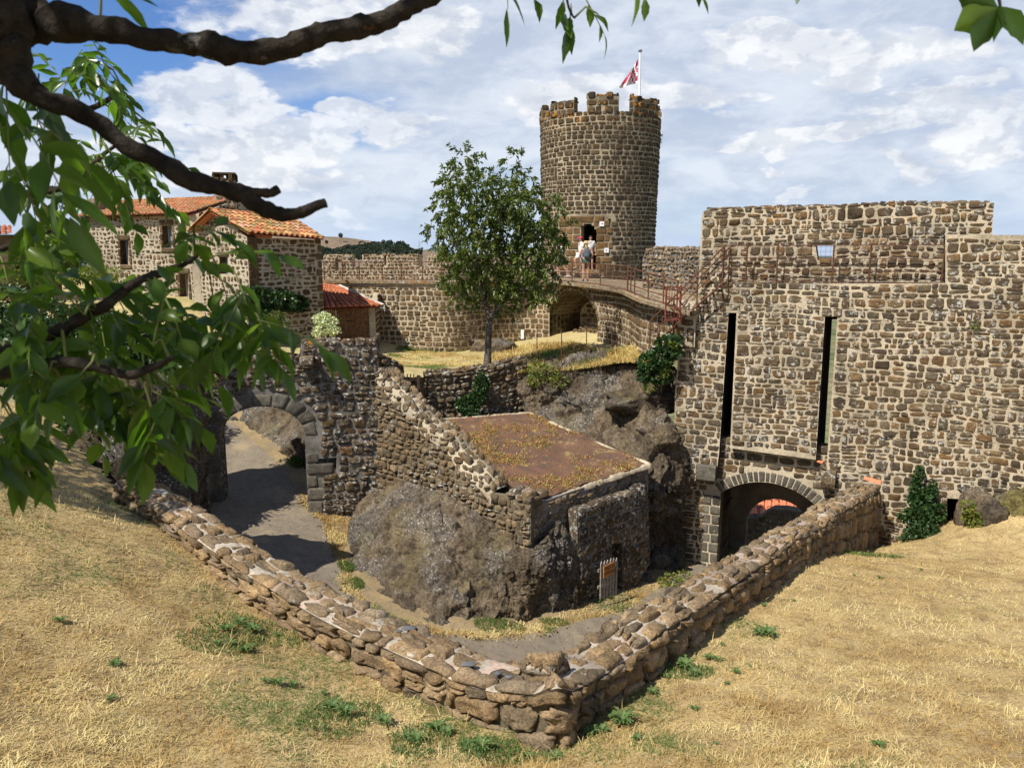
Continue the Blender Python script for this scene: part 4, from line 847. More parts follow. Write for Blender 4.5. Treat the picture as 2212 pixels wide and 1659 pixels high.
# ------------------------------------------------------------------ railings
def railing(name,label,pts,h,parent=None,rails=(1.,.62,.3,.06),m=M_rust,r=.016,mesh_wire=0,posts=None,pr=.022):
    pts=np.array(pts,float); t=thing(name,label,'railing',pts[0])
    for i,p in enumerate(pts if posts is None else posts):
        mb=MB(); mb.tube([p-[0,0,.05],p+[0,0,h+.02]],pr,6); link('post',mb,m,t)
    for k,f in enumerate(rails):
        mb=MB(); mb.tube(pts+[0,0,h*f],r if k else r*1.2,6); link('rail',mb,m,t)
    if mesh_wire:
        mb=MB(); s=np.concatenate([[0],np.cumsum(np.linalg.norm(np.diff(pts,axis=0),axis=1))])
        for q in np.arange(0,s[-1],mesh_wire):
            p=np.array([np.interp(q,s,pts[:,k]) for k in range(3)]); mb.tube([p,p+[0,0,h]],.0035,3,cap=False)
        for q in np.arange(mesh_wire,h,mesh_wire): mb.tube(pts+[0,0,q],.0035,3,cap=False)
        link('wire_mesh',mb,m,t)
    return t
def onedge(px,off=-.12): u=CW.u_at(px,600); q=CW.map(u,zdeck(u),off); return q
railing('iron_railing','long rusty iron railing along the walkway left of the tree',[onedge(x,-.42) for x in(640,690,732,772,815,857,903,951,1000,1050)],.80)
railing('iron_railing','rusty railing with wire mesh in front of the tower doorway',[onedge(x) for x in(1090,1140,1185,1231,1290,1347)],.80,mesh_wire=.1,rails=(1.,.5,.06))
railing('iron_railing','curved rusty railing bulging round the walkway corner right of the tower',[onedge(x) for x in(1349,1354,1364,1394,1426)]+[Pz(1462,668,-1.55)],.78,rails=(1.,.66,.33,.06))
zq=zl+.02
railing('iron_railing','rusty mesh railing along the ledge high on the gatehouse',[G0.map(G0.uz(x,600)[0],zq,-.12) for x in(1560,1610,1676,1797-0,1937-60,2036)],1.0,mesh_wire=.12,rails=(1.,.66,.33,.05),r=.012)
# stair with railing
sa,sb=P(1403,757,22.3),P(1560,614,21.75); sd_=(sb-sa); st=thing('iron_staircase','steep rusty iron staircase climbing to the gatehouse ledge','staircase',sa)
nrm=np.cross(sd_,[0,0,1.]); nrm/=np.linalg.norm(nrm)
ST=[P(1403,753,22.2),P(1560,613,21.4)]
for k,o_ in enumerate((0,.75)):
    a=ST[0]-nrm*0+np.array([.15,.6,0])*0+np.array([0.35,.65,0])*(o_/.75); b=ST[1]+np.array([.35,.65,0])*(o_/.75)
    mb=MB(); mb.tube([a,b],.03,6); link('stringer',mb,M_rust,st)
    mb=MB(); mb.tube([a+[0,0,.8],b+[0,0,1.0]],.022,6); link('handrail',mb,M_rust,st)
    mb=MB(); mb.tube([a+[0,0,.4],b+[0,0,.5]],.015,6); link('rail',mb,M_rust,st)
    for f in(0,.33,.66,1): mb=MB(); mb.tube([a*(1-f)+b*f-[0,0,.1],a*(1-f)+b*f+[0,0,.8+.2*f]],.02,6); link('post',mb,M_rust,st)
for k in range(10):
    f=(k+.5)/10; a=ST[0]*(1-f)+ST[1]*f; b=a+np.array([.35,.65,0]); mb=MB(); mb.tube([a,b],.03,5); link('tread',mb,M_rust,st)
# red gate panel at stair head
gp=thing('iron_gate','dark red iron gate of thin bars beside the staircase','gate',P(1437,693,21.6)); a,b=P(1437,700,21.9),P(1468,697,21.7)
for p in(a,b): mb=MB(); mb.tube([p,p+[0,0,1.05]],.03,6); link('post',mb,M_redm,gp)
for f in(.1,.4,.7,1.0): mb=MB(); mb.tube([a+[0,0,f*1.0],b+[0,0,f*1.0]],.014,5); link('rail',mb,M_redm,gp)
mb=MB(); [mb.tube([a*(1-f)+b*f+[0,0,.05],a*(1-f)+b*f+[0,0,1.]],.008,4) for f in(.2,.4,.6,.8)]; link('bars',mb,M_redm,gp)
# ================================================================== LEFT ARCH WALL
AF=Fr((-8.75,20.25),(-3.80,21.15))
aw=thing('arch_wall','weathered grey stone wall pierced by a big round headed arch over the path','wall',(-6.2,20.7,-7.2))
sp=[AF.uz(474,940),AF.uz(658,940)]; axc=(sp[0][0]+sp[1][0])/2; arr=(sp[1][0]-sp[0][0])/2; zs_=sp[1][1]; zk=AF.uz(567,878)[1]; azb=-7.6
oA=pz(AF,[(813,740),(652,742),(649,776),(560,779),(470,778),(400,800),(330,830),(300,1180),(835,1150)])
oA[0]=(oA[0][0]+.02,oA[0][1])
hA=arc(axc,zs_,arr,zk-zs_,0,PI,22)+[(axc-arr,azb),(axc+arr,azb)]
nic=pz(AF,[(683,991),(727,988),(726,1014),(684,1018)])
mb=MB(); slab(mb,AF,oA,[hA,nic],.75,1,2)
rw_=.44; ring=arc(axc,zs_,arr+rw_,zk-zs_+rw_,0,PI,22)+[(axc-arr-rw_,azb-.5),(axc+arr+.05,azb-.5),(axc+arr+.05,zs_)]
nicx=[(nic[0][0]-.02,nic[2][1]-.02),(nic[1][0]+.02,nic[2][1]-.02),(nic[1][0]+.02,nic[0][1]+.02),(nic[0][0]-.02,nic[0][1]+.02)]
jam=[(axc+arr-.1,azb-.5),(axc+arr+.40,azb-.5),(axc+arr+.40,zs_-.1),(axc+arr-.1,zs_-.1)]
insA=region(oA,[ring,nicx,jam]); us=[p[0] for p in oA]; zA=[p[1] for p in oA]
Q=courses(insA,min(us)+.03,max(us)-.02,-7.6,max(zA),(.15,.25),(.2,.46),.022,.45,.09,81,.16,wf=1.0); stones(mb,Q,AF.map,.05,.03,14,4.2,50,.026,nf=9,irr=.15)
Q=voussoirs(axc,zs_,arr+.005,zk-zs_+.005,PI,-.02,9,rw_-.04,.022,6,.12); stones(mb,Q,AF.map,.05,.02,18,8,51,.012,irr=.03,mat=3)
z=azb+.3; rg=np.random.default_rng(9); Q=[]; k=0
for h,w in[(.42,.42),(.38,.66),(.36,.30),(.34,.78),(.30,.36)]:
    if z+h<zs_+.02: Q.append([(axc+arr+.0,z),(axc+arr+w,z),(axc+arr+w,z+h-.025),(axc+arr,z+h-.025)]); z+=h
z=azb+.3
for h,w in[(.5,.5),(.42,.42),(.45,.6),(.42,.42),(.4,.5)]:
    if z+h<zs_+.1: Q.append([(axc-arr-w,z),(axc-arr,z),(axc-arr,z+h-.025),(axc-arr-w,z+h-.025)]); z+=h
stones(mb,np.array(Q),AF.map,.05,.02,18,8,52,.012,irr=.03,mat=3)
ztA=lambda u:np.interp(u,[oA[6][0],oA[5][0],oA[4][0],oA[2][0],oA[2][0]+.02,oA[0][0]],[oA[6][1],oA[5][1],oA[4][1],oA[2][1],oA[1][1],oA[0][1]])
Q=courses(lambda u,v:(u>oA[5][0]),oA[5][0],oA[0][0],-.02,.77,(.2,.3),(.25,.5),.035,.5,.06,82,.1); stones(mb,Q,lambda u,w,o:np.stack([AF.A[0]+AF.t[0]*u-AF.n[0]*w,AF.A[1]+AF.t[1]*u-AF.n[1]*w,ztA(u)+o],-1),.06,.04,12,3,53,.02)
side_=lambda w,v,o:np.stack([AF.A[0]+AF.t[0]*(oA[0][0]+o)-AF.n[0]*w,AF.A[1]+AF.t[1]*(oA[0][0]+o)-AF.n[1]*w,v+0*w],-1)
Q=courses(lambda u,v:(u>0)&(u<.75),0,.75,-6.2,oA[0][1],(.16,.24),(.2,.4),.04,.4,.05,83,.1); stones(mb,Q,side_,.05,.03,12,3,54,.02)
link('masonry',mb,[M_arch,M_mortA,M_arch,M_vous],aw)
corbel(AF,463,490,772,803,.62,aw,M_arch); corbel(AF,651,679,768,793,.55,aw,M_arch)
# broken end of the wall beside the picket gate
# ================================================================== SLOPING RETAINING WALL + BUILDING
WF=Fr((-3.85,21.2),(.38,17.2))
rwal=thing('retaining_wall','rough dry stone retaining wall sloping down from the arch to the square corner block','wall',(-1.7,19.2,-8))
topo=[(812,800),(845,838),(870,865),(915,915),(967,953),(990,987),(1042,1035),(1062,1066),(1147,1075)]
oW=pz(WF,topo); wb=pz(WF,[(1150,1200),(1050,1160),(990,1110),(900,1090),(812,1110)]); outW=oW+[(oW[-1][0],wb[0][1])]+wb[1:]
mb=MB(); slab(mb,WF,outW[::-1],[],.12,1,1); insW=region(outW); us=[p[0] for p in outW]
Q=rubble(insW,min(us)+.02,max(us),min(p[1] for p in outW),max(p[1] for p in outW),.20,91,.016,1.2); stones(mb,Q,WF.map,.055,.04,12,4.0,60,.028,nf=8,irr=.15)
lo3=np.array([WF.map(u,z,0.) for u,z in oW[:8]]); inn=[(872,790),(885,815),(905,845),(938,885),(975,925),(994,945),(1052,975),(1085,990),(1114,1039)][:8]
li3=[]
for (x,y),p in zip(inn,lo3): li3.append(p-np.array([*WF.n,0])*.6+[0,0,.05])
li3=np.array(li3); dd=np.linalg.norm(li3-lo3,axis=1)
a_=catmull(lo3,10); b_=catmull(li3,10); sL=np.concatenate([[0],np.cumsum(np.linalg.norm(np.diff(a_,axis=0),axis=1))])
def strip(u,w,o):
    u,w,o=np.broadcast_arrays(u,w,o); r=[np.interp(u,sL,a_[:,k])*(1-w)+np.interp(u,sL,b_[:,k])*w for k in range(3)]; r[2]=r[2]+o; return np.stack(r,-1)
uu=np.linspace(0,sL[-1],60); mb.grid(np.stack([strip(uu,-.05,-.3),strip(uu,0.,.02),strip(uu,.5,.05),strip(uu,1.,.02),strip(uu,1.02,-1.0)]),2,True)
Q=courses(lambda u,v:u>0,0,sL[-1],0,1,(.28,.40),(.16,.38),.05,.6,.05,92,.1); stones(mb,Q*1.0,lambda u,w,o:strip(u,w,o+.04),.08,.05,14,3.6,61,.04,irr=.15)
link('masonry',mb,[M_dry,M_mortD,M_mort],rwal)
FF=Fr((.38,17.2),(3.9,20.75))
bl=thing('sunken_building','low stone building cut into the rock with a flat red gravel roof','building',(2,19,-9))
oF=pz(FF,[(1147,1076),(1181,1080),(1290,1042),(1399,999),(1399,1085),(1250,1120),(1204,1130),(1174,1166),(1134,1196)]); oF[0]=(0.,oF[0][1]); oF[-1]=(0.,oF[-1][1])
mb=MB(); slab(mb,FF,oF[::-1],[],.35,1,1,.02); Q=rubble(region(oF),0.02,max(p[0] for p in oF),min(p[1] for p in oF),max(p[1] for p in oF),.20,93,.025,1.2); stones(mb,Q,FF.map,.05,.03,12,4,62,.025,irr=.15)
pt_z=oF[0][1]
Q=[];z=pt_z-.98;k=0
for h in(.27,.22,.26,.25): Q.append([(-.0,z),(.30+.16*(k%2),z),(.30+.16*(k%2),z+h-.02),(0,z+h-.02)]); z+=h;k+=1
stones(mb,np.array(Q),FF.map,.07,.03,14,4,63,.02)
pm=lambda a,b,o:np.stack([FF.A[0]+FF.t[0]*a-FF.n[0]*b,FF.A[1]+FF.t[1]*a-FF.n[1]*b,pt_z-.03+o+0*a],-1)
stones(mb,np.array([[(-.05,.0),(.42,.0),(.38,.34),(.0,.33)],[(.44,.02),(.78,0),(.76,.3),(.42,.34)],[(-.05,.36),(.40,.37),(.36,.75),(-.03,.72)]]),pm,.12,.06,16,3,64,.03)
link('front_wall',mb,[M_dry,M_mortA],bl)
DFr=FF.shifted(.36); oD=pz(DFr,[(1246,1108),(1320,1080),(1399,1052),(1404,1215),(1345,1320),(1255,1330),(1258,1200),(1248,1170)])
dh=pz(DFr,[(1322,1174),(1344,1172),(1345,1292),(1322,1296)])
mb=MB(); slab(mb,DFr,oD[::-1],[dh],.38,1,2); dhx=[(dh[0][0]-.02,dh[3][1]-.1),(dh[1][0]+.02,dh[3][1]-.1),(dh[1][0]+.02,dh[0][1]+.02),(dh[0][0]-.02,dh[0][1]+.02)]
Q=courses(region(oD,[dhx]),min(p[0] for p in oD),max(p[0] for p in oD),min(p[1] for p in oD),max(p[1] for p in oD),(.2,.3),(.25,.55),.03,.3,.05,94,.1); stones(mb,Q,DFr.map,.03,.03,14,4,65,.015)
zt0,zt1=oD[0],oD[2]; ztd=lambda u:np.interp(u,[zt0[0],zt1[0]],[zt0[1],zt1[1]])
Q=courses(lambda u,v:u>-9,zt0[0],zt1[0],-.05,.36,(.4,.42),(.4,.7),.02,.15,.01,95,0); stones(mb,Q,lambda u,w,o:np.stack([DFr.A[0]+DFr.t[0]*u-DFr.n[0]*w,DFr.A[1]+DFr.t[1]*u-DFr.n[1]*w,ztd(u)+o],-1),.07,.05,14,4,66,.015)
link('door_wall',mb,[M_arch,M_mortA,M_arch],bl)
BK=DFr.shifted(-.9); q=[BK.map(dh[0][0]-.3,-10,0),BK.map(dh[1][0]+.8,-10,0),BK.map(dh[1][0]+.8,-7,0),BK.map(dh[0][0]-.3,-7,0)]; mb=MB(); mb.poly(np.array(q)); link('door_recess',mb,M_dark,bl)  # dark sheet closing the doorway in place of its inner shade
# gravel roof
cL,cF,cR,cN=[np.array(p) for p in((-3.1,22.7,-5.02),(.55,24.1,-5.06),(3.75,20.4,-5.72),(.55,17.55,-5.84))]
a=np.linspace(0,1,70)[:,None,None]; b=np.linspace(0,1,60)[None,:,None]; G=(cL*(1-a)+cF*a)*(1-b)+(cN*(1-a)+cR*a)*b; G[...,2]+=.05*fbm(G*1.5,4,4)+.02; mb=MB(); mb.grid(G,0,True); 
mb.grid(np.stack([G[:,0],G[:,0]-[0,0,1.5]]),0,False); link('gravel_roof',mb,M_gravel,bl)
mb=MB()
for p,q,w in((cF,cR,.06),(cN+[.55,.5,0],cR,.045),(cL+[.6,.2,0],cF,.05)):
    tt=np.linspace(0,1,90)[:,None]; c=p*(1-tt)+q*tt; d=(q-p)/np.linalg.norm(q-p); s=np.cross(d,[0,0,1.]); k=vnoise(c*2.5,7)+.6*vnoise(c*8,9); ww=(w*(1+.55*k))[:,None]; hh=np.zeros_like(c); hh[:,2]=.02+.03*k+.015*vnoise(c*20,4)
    mb.grid(np.stack([c+s*ww+[0,0,-.1],c+s*ww+hh*.7,c+hh,c-s*ww+hh*.6,c-s*ww+[0,0,-.1]]),0,True)
link('lime_coping',mb,M_mort,bl)
# small picket gate with sign leaning before the door
PF=FF.shifted(.74); pg=thing('picket_gate','grey weathered picket gate with an orange brown sign standing open beside the dark doorway','gate',PF.map(*PF.uz(1312,1290),0))
b0,b1=PF.uz(1298,1293),PF.uz(1330,1284); t0,t1=PF.uz(1299,1214),PF.uz(1328,1204)
for i in range(6):
    f=i/5; u=b0[0]*(1-f)+b1[0]*f; z0=b0[1]*(1-f)+b1[1]*f; z1=t0[1]*(1-f)+t1[1]*f+random.uniform(-.03,.03); w=.036; ln=random.uniform(-.015,.015)
    mb=MB(); mb.prism([(u-w,z0),(u+w,z0),(u+w+ln,z1-.08),(u+ln,z1),(u-w+ln,z1-.08)],PF.map,-.012,.012); link('picket',mb,M_greywood,pg)
for z in(.28,.72): mb=MB(); mb.prism([(b0[0]-.1,b0[1]+z),(b1[0]+.04,b1[1]+z),(b1[0]+.04,b1[1]+z+.08),(b0[0]-.1,b0[1]+z+.08)],PF.map,-.04,-.014); link('crossbar',mb,M_greywood,pg)
s=pz(PF,[(1302,1242),(1326,1233),(1326,1218),(1303,1226)]); u0,u1=s[0][0],s[1][0]; zc=sum(p[1] for p in s)/4; h=.155
M_wsign=plain('orange_wood',(.48,.22,.07),.6,var=.2); mb=MB(); mb.prism([(u0,zc-h),(u1-.03,zc-h),(u1,zc-h+.03),(u1,zc+h-.03),(u1-.03,zc+h),(u0,zc+h)],PF.map,.016,.034); bo=link('sign_board',mb,M_wsign,pg)
mb=MB()
for txt,dz,sz in(('FOSSE DU',.065,.115),('PONT-LEVIS',-.065,.125)):
    V,F=text_mesh(txt,sz,None); wmax=V[:,0].max()-V[:,0].min(); V[:,0]*=min(1,(u1-u0)*.90/wmax)
    W3=PF.map((u0+u1)/2+V[:,0],zc+dz+V[:,1],.036+V[:,2])
    for f in F: mb.add(W3[f],np.arange(len(f))[None])
link('lettering',mb,plain('burnt_letters',(.12,.035,.015)),bo)
# ------------------------------------------------------------------ ROCKS
def g_(px,py): q=Gp(px,py); q[2]-=.25; return q
rockA=[[P(800,1062,20.5),P(770,1115,19.9),P(748,1165,19.3),g_(735,1215)],
 [P(845,1046,20.0),P(805,1120,19.2),P(778,1205,18.2),g_(768,1300)],
 [P(905,1048,19.4),P(880,1125,18.2),P(855,1235,17.2),g_(862,1358)],
 [P(960,1068,18.9),P(948,1140,17.9),P(945,1240,16.8),g_(965,1362)],
 [P(1030,1108,18.2),P(1035,1160,17.6),P(1042,1250,16.9),g_(1040,1358)],
 [P(1090,1150,17.6),P(1098,1190,17.2),P(1100,1270,16.8),g_(1092,1345)],
 [P(1134,1188,17.15),P(1142,1225,17.0),P(1140,1285,16.9),g_(1136,1336)],
 [P(1172,1160,17.35),P(1200,1210,17.45),P(1205,1270,17.45),g_(1205,1322)],
 [P(1206,1122,17.75),P(1250,1180,18.0),P(1262,1240,18.1),g_(1272,1305)]]
mb=MB(); G=loft(rockA,36,56,.19,1.25,3,7); mb.grid(G,0,True); o=single('bedrock',mb,M_rock,'huge lichen spotted rock outcrop carrying the sloping wall above the path bend','rock',(-.5,17.5,-8.3))
rockB=[[P(1118,845,24.7),P(1122,865,24.6),P(1130,880,24.4),P(1140,905,24),P(1142,930,24)],
 [P(1175,800,24.9),P(1190,850,24.5),P(1200,885,24.2),P(1212,925,23.3),P(1215,960,23.3)],
 [P(1250,775,24.9),P(1258,840,24.1),P(1270,900,23.3),P(1288,965,22.3),P(1290,1000,22.4)],
 [P(1320,782,24.6),P(1335,850,23.6),P(1350,920,22.6),P(1375,1000,21.3),P(1380,1050,21.4)],
 [P(1380,795,24.0),P(1395,870,22.6),P(1408,950,21.7),P(1412,1050,20.9),P(1412,1120,21.3)],
 [P(1420,800,23.2),P(1432,880,22.3),P(1448,960,21.6),P(1458,1040,21.1),P(1450,1110,21.5)],
 [P(1450,800,23.3),P(1462,890,22.9),P(1476,960,22.6),P(1490,1050,22.3),P(1482,1130,22.4)]]
mb=MB(); mb.grid(loft([[c[0]+np.array([.0,1.6,-.12])]+c for c in rockB],34,34,.32,.95,11,7),0,True); single('bedrock',mb,M_rock,'big rounded lichen covered rock between the gravel roof and the gatehouse','rock',(3,22.5,-6))
rockC=[[P(1385,1040,20.9),P(1388,1110,21.2),P(1396,1180,21.6),g_(1400,1245)],[P(1425,1060,20.8),P(1430,1130,21.4),P(1432,1190,22.0),g_(1440,1250)],[P(1475,1060,21.4),P(1478,1120,22.1),P(1480,1180,22.2),g_(1480,1250)]]
mb=MB(); mb.grid(loft(rockC,20,24,.28,1.4,13,6),0,True); single('bedrock',mb,M_rockd,'dark undercut rock face between the sunken building and the gatehouse jamb','rock',(4.2,21.5,-8))
def boulder(c,r,seed,label,m=M_rock,amp=.28,k=26): mb=MB(); mb.grid(lump(c,r,seed,amp,1.6,k),0,True); return single('boulder',mb,m,label,'rock',(c[0],c[1],c[2]-r[2]))
q=Gp(742,1100); boulder(q+[0,.5,.15],(.85,.55,.62),5,'smooth tan boulder at the foot of the arch wall right of the arch')
q=Gp(1418,1225); boulder(q+[0,.2,.05],(.42,.35,.33),6,'rounded grey boulder below the gatehouse jamb')
q=Gp(1385,1252); boulder(q+[0,.1,.0],(.35,.25,.14),7,'small mossy stone beside the sunken doorway')
boulder(P(1385,868,22.9),(1.05,.6,.34),8,'dark overhanging slab of rock under the ivy left of the gatehouse',M_rockd,.35)
qu=G0.uz(2098,1100)[0]; q=G0.map(qu,-6.75,.5); boulder(q,(.40,.42,.85),9,'tall lichen spotted boulder standing beside the dark slot in the gatehouse base',M_rock,.3)
qu=G0.uz(2205,1060)[0]; boulder(G0.map(qu,-6.6,.55),(.55,.5,.8),10,'mossy broken rock at the right edge against the gatehouse',rock_mat('moss_bank',(.15,.135,.05),(.21,.18,.075),.1,.6),.25)
qu=G0.uz(2140,1100)[0]; boulder(G0.map(qu,-6.6,.75),(.45,.4,.55),12,'brown weathered rock next to the mossy rock',M_rockd,.3)
# black sheet behind the postern slot, painted in place of its shade
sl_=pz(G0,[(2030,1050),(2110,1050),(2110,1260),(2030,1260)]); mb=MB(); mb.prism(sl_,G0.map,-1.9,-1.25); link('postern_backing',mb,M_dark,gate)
cliff=[[P(60,800,16.5),P(60,880,15.8),P(55,960,14.5),P(50,1050,12.6),P(40,1120,12)],
 [P(180,745,18.5),P(175,840,17.5),P(170,920,16),P(165,1010,14.4),P(160,1090,14)],
 [P(290,695,20.4),P(290,800,19.6),P(285,900,18.4),P(285,1000,16.6),P(285,1110,16)],
 [P(385,700,21.2),P(375,800,20.0),P(375,900,19.0),P(380,1010,18.0),P(385,1130,17.6)],
 [P(430,715,21.5),P(430,810,20.3),P(428,910,19.6),P(430,1020,19.2),P(435,1140,19.0)],
 [P(455,760,22),P(450,830,20.9),P(448,920,20.4),P(455,1030,20.2),P(462,1140,20.3)]]
GCL=loft(cliff,16,18,.35,.7,21,6); mb=MB(); mb.grid(GCL,0,True); single('cliff',mb,M_rockd,'dark rocky cliff left of the arch half hidden by ivy and leaves','rock',(-9,19,-7))
# rock slope seen through the arch
def slope_z(x,y): return zpath(x,y)+np.clip((y-24.3+ (x+6.3)*.35)/2.6,0,1)**.8*3.9
gb=lambda x,y: hit(x,y,zrav,8,40)-np.array([0,0,.15])
slp=[[P(380,800,27.3),P(390,850,26.9),P(400,890,26.3),gb(420,925)],[P(470,800,27.2),P(480,850,26.8),P(495,880,26.2),gb(512,912)],[P(540,795,27.0),P(545,850,26.2),P(560,910,25.0),gb(575,965)],[P(600,790,26.8),P(605,850,25.6),P(615,930,24.2),gb(632,1000)],[P(660,790,26.4),P(670,860,24.9),P(680,950,23.4),gb(690,1030)],[P(740,790,25.8),P(740,870,24.6),P(745,960,23.0),gb(750,1050)]]
mb=MB(); mb.grid(loft(slp,16,18,.22,1.0,31,6),0,True); single('rock_bank',mb,M_rock,'sloping bare rock bank beside the path behind the arch','rock',(-5.5,25,-6.5))
# ================================================================== LOW WALLS
class LowWall:
    """stone wall along a plan line: cross-section parameter v runs up the outer face, over the top and down the inner face"""
    def __init__(s,pts,Wd,rnd=.06):   # pts: (x,y,ztop,zbottom_outer,zbottom_inner)
        p=np.array(pts,float); s.p=p; d=np.diff(p[:,:2],axis=0); d/=np.linalg.norm(d,axis=1)[:,None]
        n=np.stack([d[:,1],-d[:,0]],-1); N=[n[0]]
        for i in range(len(n)-1): m=n[i]+n[i+1]; m/=np.linalg.norm(m); N.append(m/max(.45,m@n[i+1]))
        N.append(n[-1]); s.N=np.array(N); s.W=Wd; s.s=np.concatenate([[0],np.cumsum(np.linalg.norm(np.diff(p[:,:2],axis=0),axis=1))]); s.L=s.s[-1]; s.H=(p[:,2]-p[:,3]).mean(); s.H2=(p[:,2]-p[:,4]).mean()
    def map(s,u,v,o):
        u,v,o=np.broadcast_arrays(u,v,o); I=lambda a:np.interp(u,s.s,a); x,y,zt,zo,zi=[I(s.p[:,k]) for k in range(5)]; nx,ny=I(s.N[:,0]),I(s.N[:,1]); W_,H,H2=s.W,s.H,s.H2; c=.10
        # v: 0..H outer face, H..H+W top, beyond: inner face
        f=np.clip(v/H,None,1); top=np.clip((v-H)/W_,0,1); inn=np.clip(v-H-W_,0,None)
        z=np.where(v<H,zo+(zt-zo)*f,np.where(v<H+W_,zt,zt-inn)); lat=-W_*top
        # rounded arrises
        a=np.clip(1-np.abs(v-H)/c,0,1)**2; b=np.clip(1-np.abs(v-H-W_)/c,0,1)**2
        z=z-(a+b)*c*.30; lat=lat-a*c*.3+b*c*.3
        e=np.clip((v-H+c)/(2*c),0,1)*PI/2; e2=np.clip((v-H-W_+c)/(2*c),0,1)*PI/2
        no=np.cos(e)-np.sin(e2); nz=np.sin(e)*np.cos(e2)
        return np.stack([x+nx*(lat+o*no),y+ny*(lat+o*no),z+o*nz],-1)
def lowwall(name,label,pts,Wd,h,l,gap,relief,seed,mats,u0=None,u1=None,K=20,inner=.5,irr=.12,rough=.035,n=2.9,nf=5.,jit=.5,wav=.04,cat='wall',split=.12,deep=None):
    lw=LowWall(pts,Wd); mb=MB(); u0=u0 or 0; us=np.linspace(u0,lw.L,int(lw.L/.12)+2); vv=np.array([0,lw.H*.5,lw.H-.1,lw.H-.04,lw.H,lw.H+.05,lw.H+.1,lw.H+Wd*.5,lw.H+Wd-.1,lw.H+Wd-.05,lw.H+Wd,lw.H+Wd+.1,lw.H+Wd+inner,lw.H+Wd+(deep or lw.H2)])
    U,V=np.meshgrid(us,vv); GG=lw.map(U,V,np.where((V<lw.H-.09)|(V>lw.H+Wd+.05),-.035,-.008)+.02*fbm(np.stack([U*3,V*3,U*0],-1),seed,3)); mb.grid(GG[:4],2,True); mb.grid(GG[3:11],1,True); mb.grid(GG[10:],2,True)
    for u in(us[0],us[-1]):
        E=lw.map(np.full(len(vv),u),vv,-.01); mb.add(E,np.arange(len(E))[None],1)
    Q=courses(lambda u,v:(u>u0)&(u<lw.L),u0+.01,lw.L,0,lw.H+Wd+inner,h,l,gap,jit,wav,seed,split,wf=1.1); stones(mb,Q,lw.map,relief,.03,K,n,seed+5,rough,nf=nf,irr=irr,rings=(1.,.93,.8,.55,.28))
    return single(name,mb,mats,label,cat,(*lw.p[len(lw.p)//2,:2],lw.p[len(lw.p)//2,3])),lw
zg=lambda x,y:float(mound_z(x,y))-.12
lwpts=[]
LL=np.linalg.norm(Cc-L1); RL_=np.linalg.norm(R1-Cc)
for u in np.linspace(2.75,LL-.25,18): x,y=wxy(L1,Cc,u); z=float(np.interp(u,LT[:,0],LT[:,1])); lwpts.append((x,y,z,zg(x,y),z-3.2))
for dx,dy in((-.06,.05),(.06,.07)): lwpts.append((Cc[0]+dx,Cc[1]+dy,float(LT[-1,1])+.02,zg(*Cc),-6.8))
for u in np.linspace(.3,RL_,26): x,y=wxy(Cc,R1,u); z=float(np.interp(u,RT[:,0],RT[:,1])); lwpts.append((x,y,z,zg(x,y),z-3.2))
ow,LW1=lowwall('low_wall','long V shaped low wall of big rounded tan stones pointed with whitish pink mortar in the foreground',lwpts,.52,(.14,.29),(.2,.58),.008,.032,101,[M_fore,M_mortF,M_mortD],K=26,cat='low wall',n=5.0,irr=.2,rough=.04,nf=5.,jit=.45)
# slate chips and pebbles set in its mortar
for i,(x,y) in enumerate([(1012,1440),(1075,1460),(1100,1468),(885,1362),(862,1368)]):
    zc_=float(np.interp(np.interp(x,[860,1200],[LT[8,0],LT[-1,0]]),LT[:,0],LT[:,1])); q=Pz(x,y,zc_+.03); s=.075 if i in(0,3) else .035; mb=MB(); mb.grid(lump(q+[0,0,.03],(s,s*.6,.012),i+40,.3,1.5,8),0,True); single('slate_chip',mb,plain('slate',(.12,.122,.125),.95),['large blue grey slate chip set in the mortar on the wall top near the corner','small slate chip nearest the corner of the wall','small slate chip beside the one nearest the wall corner','blue grey slate chip on the wall top further left','small slate chip beside the further left one'][i],'stone',q)
# low wall behind the gravel roof
pB=[];
for x,y,d in[(915,806,24.3),(1000,799,24.5),(1065,790,24.6),(1138,772,25.0)]: q=P(x,y,d); pB.append((q[0],q[1],q[2],q[2]-1.9,q[2]-1.))
lowwall('garden_wall','mossy dry stone wall with ivy behind the red gravel roof',pB,.45,(.16,.24),(.2,.45),.035,.05,111,[M_arch,M_mortD,M_mortD],K=14)
pB=[]
for x,y,d in[(812,765,22.2),(845,775,22.8),(872,790,23.4)]: q=P(x,y,d); pB.append((q[0],q[1],q[2],q[2]-2.0,q[2]-1.))
lowwall('wall_stub','broken stub of stone wall between the arch wall and the picket fence gate',pB,.5,(.18,.26),(.25,.5),.035,.06,113,[M_arch,M_mortD,M_mortD],K=14)
# wall on the upper terrace behind the arch
pB=[]
for x,y,d in[(380,735,26.5),(470,748,26),(560,768,25.4),(640,782,25)]: q=P(x,y,d); pB.append((q[0],q[1],q[2],q[2]-.8,q[2]-.6))
lowwall('terrace_wall','low rubble wall edging the terrace above the arch',pB,.5,(.14,.2),(.2,.4),.035,.05,117,[M_dry,M_mortD,M_mortD],K=12)
